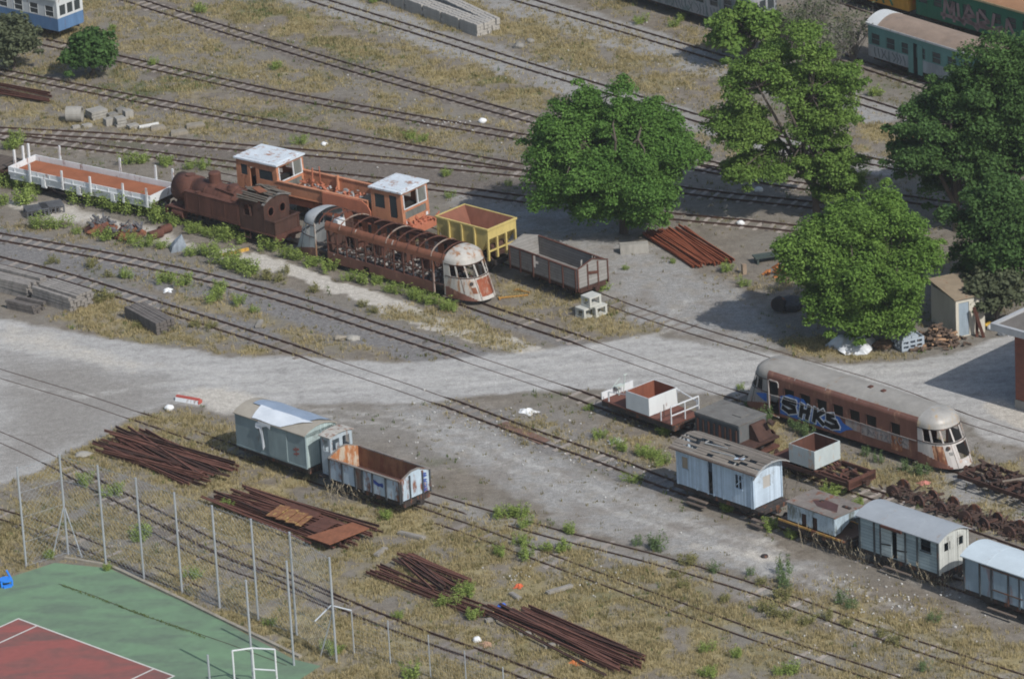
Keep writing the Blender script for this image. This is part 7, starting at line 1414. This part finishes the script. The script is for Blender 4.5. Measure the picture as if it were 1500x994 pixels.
MB().box(-.9, 9.5, -.9, 10, 4.51, 4.75).build('roof', paint('roof_edge_grey', (.36, .37, .38), .15, .1), r); MB().box(-.65, 9.4, -.65, 9.8, 4.751, 4.79).build('roof_covering', paint('roof_felt', (.15, .135, .12), .3, .1, 1, .9, streak=False), r); MB().box(-.9, -.7, -.9, 10, 4.751, 4.9).box(-.69, 9.5, -.9, -.7, 4.751, 4.9).build('parapet', paint('roof_edge_grey', (.36, .37, .38)), r)
for x in (1.6, 4.4): MB().box(x, x + 1.2, .12, .16, 1.4, 3.1).build('window', M_GLASS, r)
# --- litter
def rag(label, px, w, mat, seed): cloth_heap('rag', label, 'litter', px, w, w * .8, .14, mat, seed, 10)
WP = paint('white_plastic', (.68, .69, .69)); 
rag('white torn sheet on the grey soil right of the road crossing', (773, 603), .95, WP, 1); rag('white scrap of plastic by the weeds left of the plank van', (902, 647), .7, WP, 2); rag('blue and white rag at the end of the overgrown rails', (735, 888), .55, paint('blue_rag', (.05, .14, .55), .3), 3); rag('red orange rag in the pale rubble', (760, 859), .5, paint('red_rag', (.55, .12, .05), .3), 4); rag('orange plastic sheet beside the tangled rail pile', (846, 971), .7, paint('orange_sheet', (.65, .20, .06), .2), 5); rag('white plastic scrap between the dark ballast tracks', (246, 426), .6, WP, 6); rag('orange scrap behind the white bag by the rails', (712, 944), .6, paint('tan_rag', (.35, .22, .15), .3), 7); rag('pink rag on the straw below the railcar nose', (1354, 708), .6, paint('pink_rag', (.5, .2, .16), .2), 8)
one(blob('bag', WP, None, .22, (1, .9, .9), .15, 9), 'white round bag in the straw near the lower rails', 'bag', G(699, 939)); one(MB().tube((0, 0, .0), (0, 0, .1), .2, .17, 14).build('old_tyre', M_IRON), 'small black tyre lying on the pale lane below the plank van', 'tyre', G(1120, 815))
r2 = [((603, 786), 1.6, R(-35), 'grey plank lying in grass right of the rail plates'), ((730, 908), 1.3, R(15), 'pale plank across the ends of the long rails'), ((772, 930), .8, R(10), 'short pale block left of the tangled rails'), ((808, 947), .8, R(25), 'grey pipe stub beside the tangled rails'), ((820, 865), 1.5, R(30), 'pale stone slab in the dry grass right of the red rag'), ((558, 810), 1.0, R(60), 'grey pallet piece at the end of the plated rail pile'), ((380, 476), 1.0, R(80), 'loose plank between the ballast tracks'), ((755, 875), .9, R(-60), 'dark board near the blue rag')]
for p, l, a, lab in r2: one(MB().box(-l / 2, l / 2, -.14, .14, .03, .16).box(-l / 2 + .1, l / 2 - .1, -.1, .1, .161, .19).build('plank', paint('grey_plank', (.27, .25, .22), .3, 0, 2)), lab, 'plank', G(*p), a)
for p, lab in (((498, 497), 'orange and white scrap on the soil between the middle tracks'), ((517, 497), 'pale stone between the middle tracks')): one(blob('rock', paint('tan_stone', (.26, .23, .185)) if 'orange' in lab else M_CON, None, .32, (1.4, .8, .6), .4, len(lab)), lab, 'rock', G(*p))
one(blob('rock', M_CON, None, .4, (1.3, .9, .4), .3, 77), 'flat pale stone in the grass left of the wide rail pile', 'rock', G(122, 667))
m = MB(); rd = random.Random(20)
for (cx, cy, sx, sy, n) in ((880, 850, 24, 12, 60), (1290, 870, 60, 22, 130), (1330, 900, 60, 20, 80), (640, 640, 50, 30, 60), (860, 640, 70, 25, 90), (745, 845, 18, 6, 40), (440, 660, 40, 14, 30), (560, 715, 30, 12, 30), (1240, 950, 80, 25, 70), (700, 600, 60, 12, 30), (960, 700, 60, 30, 70), (300, 770, 30, 15, 25), (600, 160, 150, 70, 60), (300, 60, 120, 50, 40), (900, 100, 100, 40, 40), (650, 180, 25, 3, 40)):
    for _ in range(n):
        p = G(rd.gauss(cx, sx), rd.gauss(cy, sy)); s_ = rd.uniform(.02, .06)
        if rd.random() < .45: continue
        m.prism([(p.x + s_ * math.cos(k * 1.57 + p.x) * rd.uniform(.7, 1.3), p.y + s_ * math.sin(k * 1.57 + p.x)) for k in range(4)], lambda u, v, q: (u, v, q), .02, .03 + s_ * .9)
tag(m.build('litter', paint('white_litter', (.58, .57, .54), .25, 0, 3, .8)), 'white stone chips, flower heads and paper scattered over the soil', 'litter', kind='stuff')
# --- tennis court fence, low fence, goal frame, chair
M_GALV = paint('galvanised_steel', (.40, .43, .46), .15, .05, 2, .5, .3)
FB = [(38.7, 830.7), (100, 811), (155.5, 828), (211, 847), (267, 869.5), (322, 889.5), (378.7, 910), (434.7, 930), (493, 969)]; H = 5.5
r = thing('court_fence', 'tall galvanised post and wire fence around the tennis court', 'fence', (0, 0, 0)); BP = [G(*p) for p in FB]
for p in BP: MB().tube(p, p + Vector((0, 0, H)), .055, n=8).build('post', M_GALV, r)
for k, dd in ((1, ((77, 816), (120, 816))), (8, ((469, 962),))):
    for q in dd: MB().tube(BP[k] + Vector((0, 0, 2.7)), G(*q), .035, n=6).build('brace', M_GALV, r)
m = MB()
for a, b in zip(BP[:-1], BP[1:]):
    for z in (.1, 1.4, 2.75, 4.1, H - .1): m.bar(a + Vector((0, 0, z)), b + Vector((0, 0, z)), .012)
    d = (b - a); w_ = d.length; st = .3; k = -H
    for s in (-1, 1):
        k = -H
        while k < w_:
            u0, u1 = max(k, 0), min(k + H, w_)
            if u1 > u0: z0_, z1_ = (u0 - k, u1 - k) if s > 0 else (H - (u0 - k), H - (u1 - k)); m.bar(a + d * (u0 / w_) + Vector((0, 0, z0_)), a + d * (u1 / w_) + Vector((0, 0, z1_)), .006)
            k += st
tag(m.build('wire_mesh', M_GALV, r))
for p, h_, lab in (((430.7, 974), 5.5, 'tall lone fence post at the near corner of the court'), ((372, 1006), 5.6, 'tall fence post at the bottom edge behind the goal frame'), ((309, 1020), 2.2, 'short post at the bottom edge left of the goal frame')): o = MB().tube((0, 0, 0), (0, 0, h_), .055, n=8).build('fence_post', M_GALV); one(o, lab, 'post', G(*p))
LB = [(438, 966), (519, 957), (572, 971), (631, 992), (684, 1016), (740, 1040)]; r = thing('low_fence', 'low wire fence with thin posts running right from the court corner', 'fence', (0, 0, 0)); LP = [G(*p) for p in LB]
for p in LP[1:]: MB().tube(p, p + Vector((0, 0, 2.25)), .035, n=6).build('post', M_GALV, r)
MB().tube(BP[8] + Vector((-.9, -.2, 2.3)), BP[8] + Vector((-.1, .55, 2.75)), .04, n=6).tube(BP[8] + Vector((-.1, .55, 2.75)), LP[1] + Vector((0, 0, 2.3)), .04, n=6).build('top_rail', M_GALV, r)
m = MB()
for a, b in zip(LP[1:-1], LP[2:]):
    for z in np.arange(.1, 2.25, .2): m.bar(a + Vector((0, 0, z)), b + Vector((0, 0, z)), .004)
    d = b - a; nn = int(d.length / .2)
    for i in range(nn): q = a + d * (i / nn); m.bar(q, q + Vector((0, 0, 2.2)), .004)
m.build('wire_mesh', M_GALV, r)
r = thing('goal_frame', 'white tube goal frame at the bottom edge of the court', 'goal', (0, 0, 0)); GP = [(G(345, 1014)), G(374, 1010), G(407, 1012)]
for p in GP: MB().tube(p, p + Vector((0, 0, 2.2)), .045, n=8).build('post', M_WHITE, r)
MB().tube(GP[0] + Vector((0, 0, 2.2)), GP[1] + Vector((0, 0, 2.2)), .045, n=8).tube(GP[1] + Vector((0, 0, 2.2)), GP[2] + Vector((0, 0, 2.2)), .045, n=8).tube(GP[1] + Vector((0, 0, 1.1)), GP[2] + Vector((0, 0, 1.1)), .04, n=8).build('crossbar', M_WHITE, r)
M_BL = paint('bright_blue_plastic', (.03, .22, .72), .1, 0, 2, .35); r = thing('plastic_chair', 'bright blue plastic chair lying on its back on the court edge', 'chair', G(9, 857), R(-70))
MB().prism([(math.cos(k * .5236) * .36, math.sin(k * .5236) * .34) for k in range(12)], lambda u, v, q: (u, v, q), .3, .36).build('seat', M_BL, r)
for s in (-1, 1): MB().bar((-.1, s * .28, .34), (-.85, s * .3, .42), .09, .07).build('leg', M_BL, r); MB().bar((.2, s * .26, .02), (.2, s * .28, .32), .08).build('leg', M_BL, r)
MB().prism([(.1, -.3), (.36, -.2), (.36, .2), (.1, .3)], lambda u, v, q: (u, v, q), .0, .1).build('backrest', M_BL, r)

for k, (p, l, a, lab) in enumerate((((752, 436), 1.7, R(8), 'thin orange bar on the grass in front of the stripped railcar'), ((766, 428), 1.0, R(-40), 'short orange bar crossing the grass by the grey wooden wagon'))):
    one(MB().box(-l / 2, l / 2, -.03, .03, .05, .12).box(-l / 2, -l / 2 + .08, -.2, .2, .04, .1).build('orange_bar', paint('orange_bar_paint', (.42, .22, .05), .3, .2)), lab, 'bar', G(*p), a)
w3 = [G(*p, .12) for p in ((726, 620), (742, 615), (806, 642), (790, 648))]; c = sum(w3, Vector()) / 4; o = MB().prism([(p.x - c.x, p.y - c.y) for p in w3], lambda u, v, q: (u, v, q), 0, .02).build('steel_plate', paint('brown_plate', (.17, .105, .08), .4, .3, 2, .9, streak=False)); o.location = (c.x, c.y, .03); tag(o, 'brown rusty plate lying between the rails right of the white torn sheet', 'steel plate')
# thin summer haze between the yard and the camera
hz = MB().box(-610, 610, -610, 610, -1, 118).build('haze', bpy.data.materials.new('summer_haze')); hz['kind'] = 'stuff'; hz['label'] = 'thin summer haze over the whole yard'; hz['category'] = 'haze'
hm = hz.data.materials[0]; hm.use_nodes = True; t = hm.node_tree
for n in list(t.nodes):
    if n.type == 'BSDF_PRINCIPLED': t.nodes.remove(n)
pv = t.nodes.new('ShaderNodeVolumePrincipled'); pv.inputs['Color'].default_value = (.86, .9, .95, 1); pv.inputs['Density'].default_value = 0.00013; pv.inputs['Anisotropy'].default_value = 0.2
t.links.new(pv.outputs[0], t.nodes['Material Output'].inputs['Volume'])
S.cycles.volume_max_steps = 64; S.cycles.volume_bounces = 0
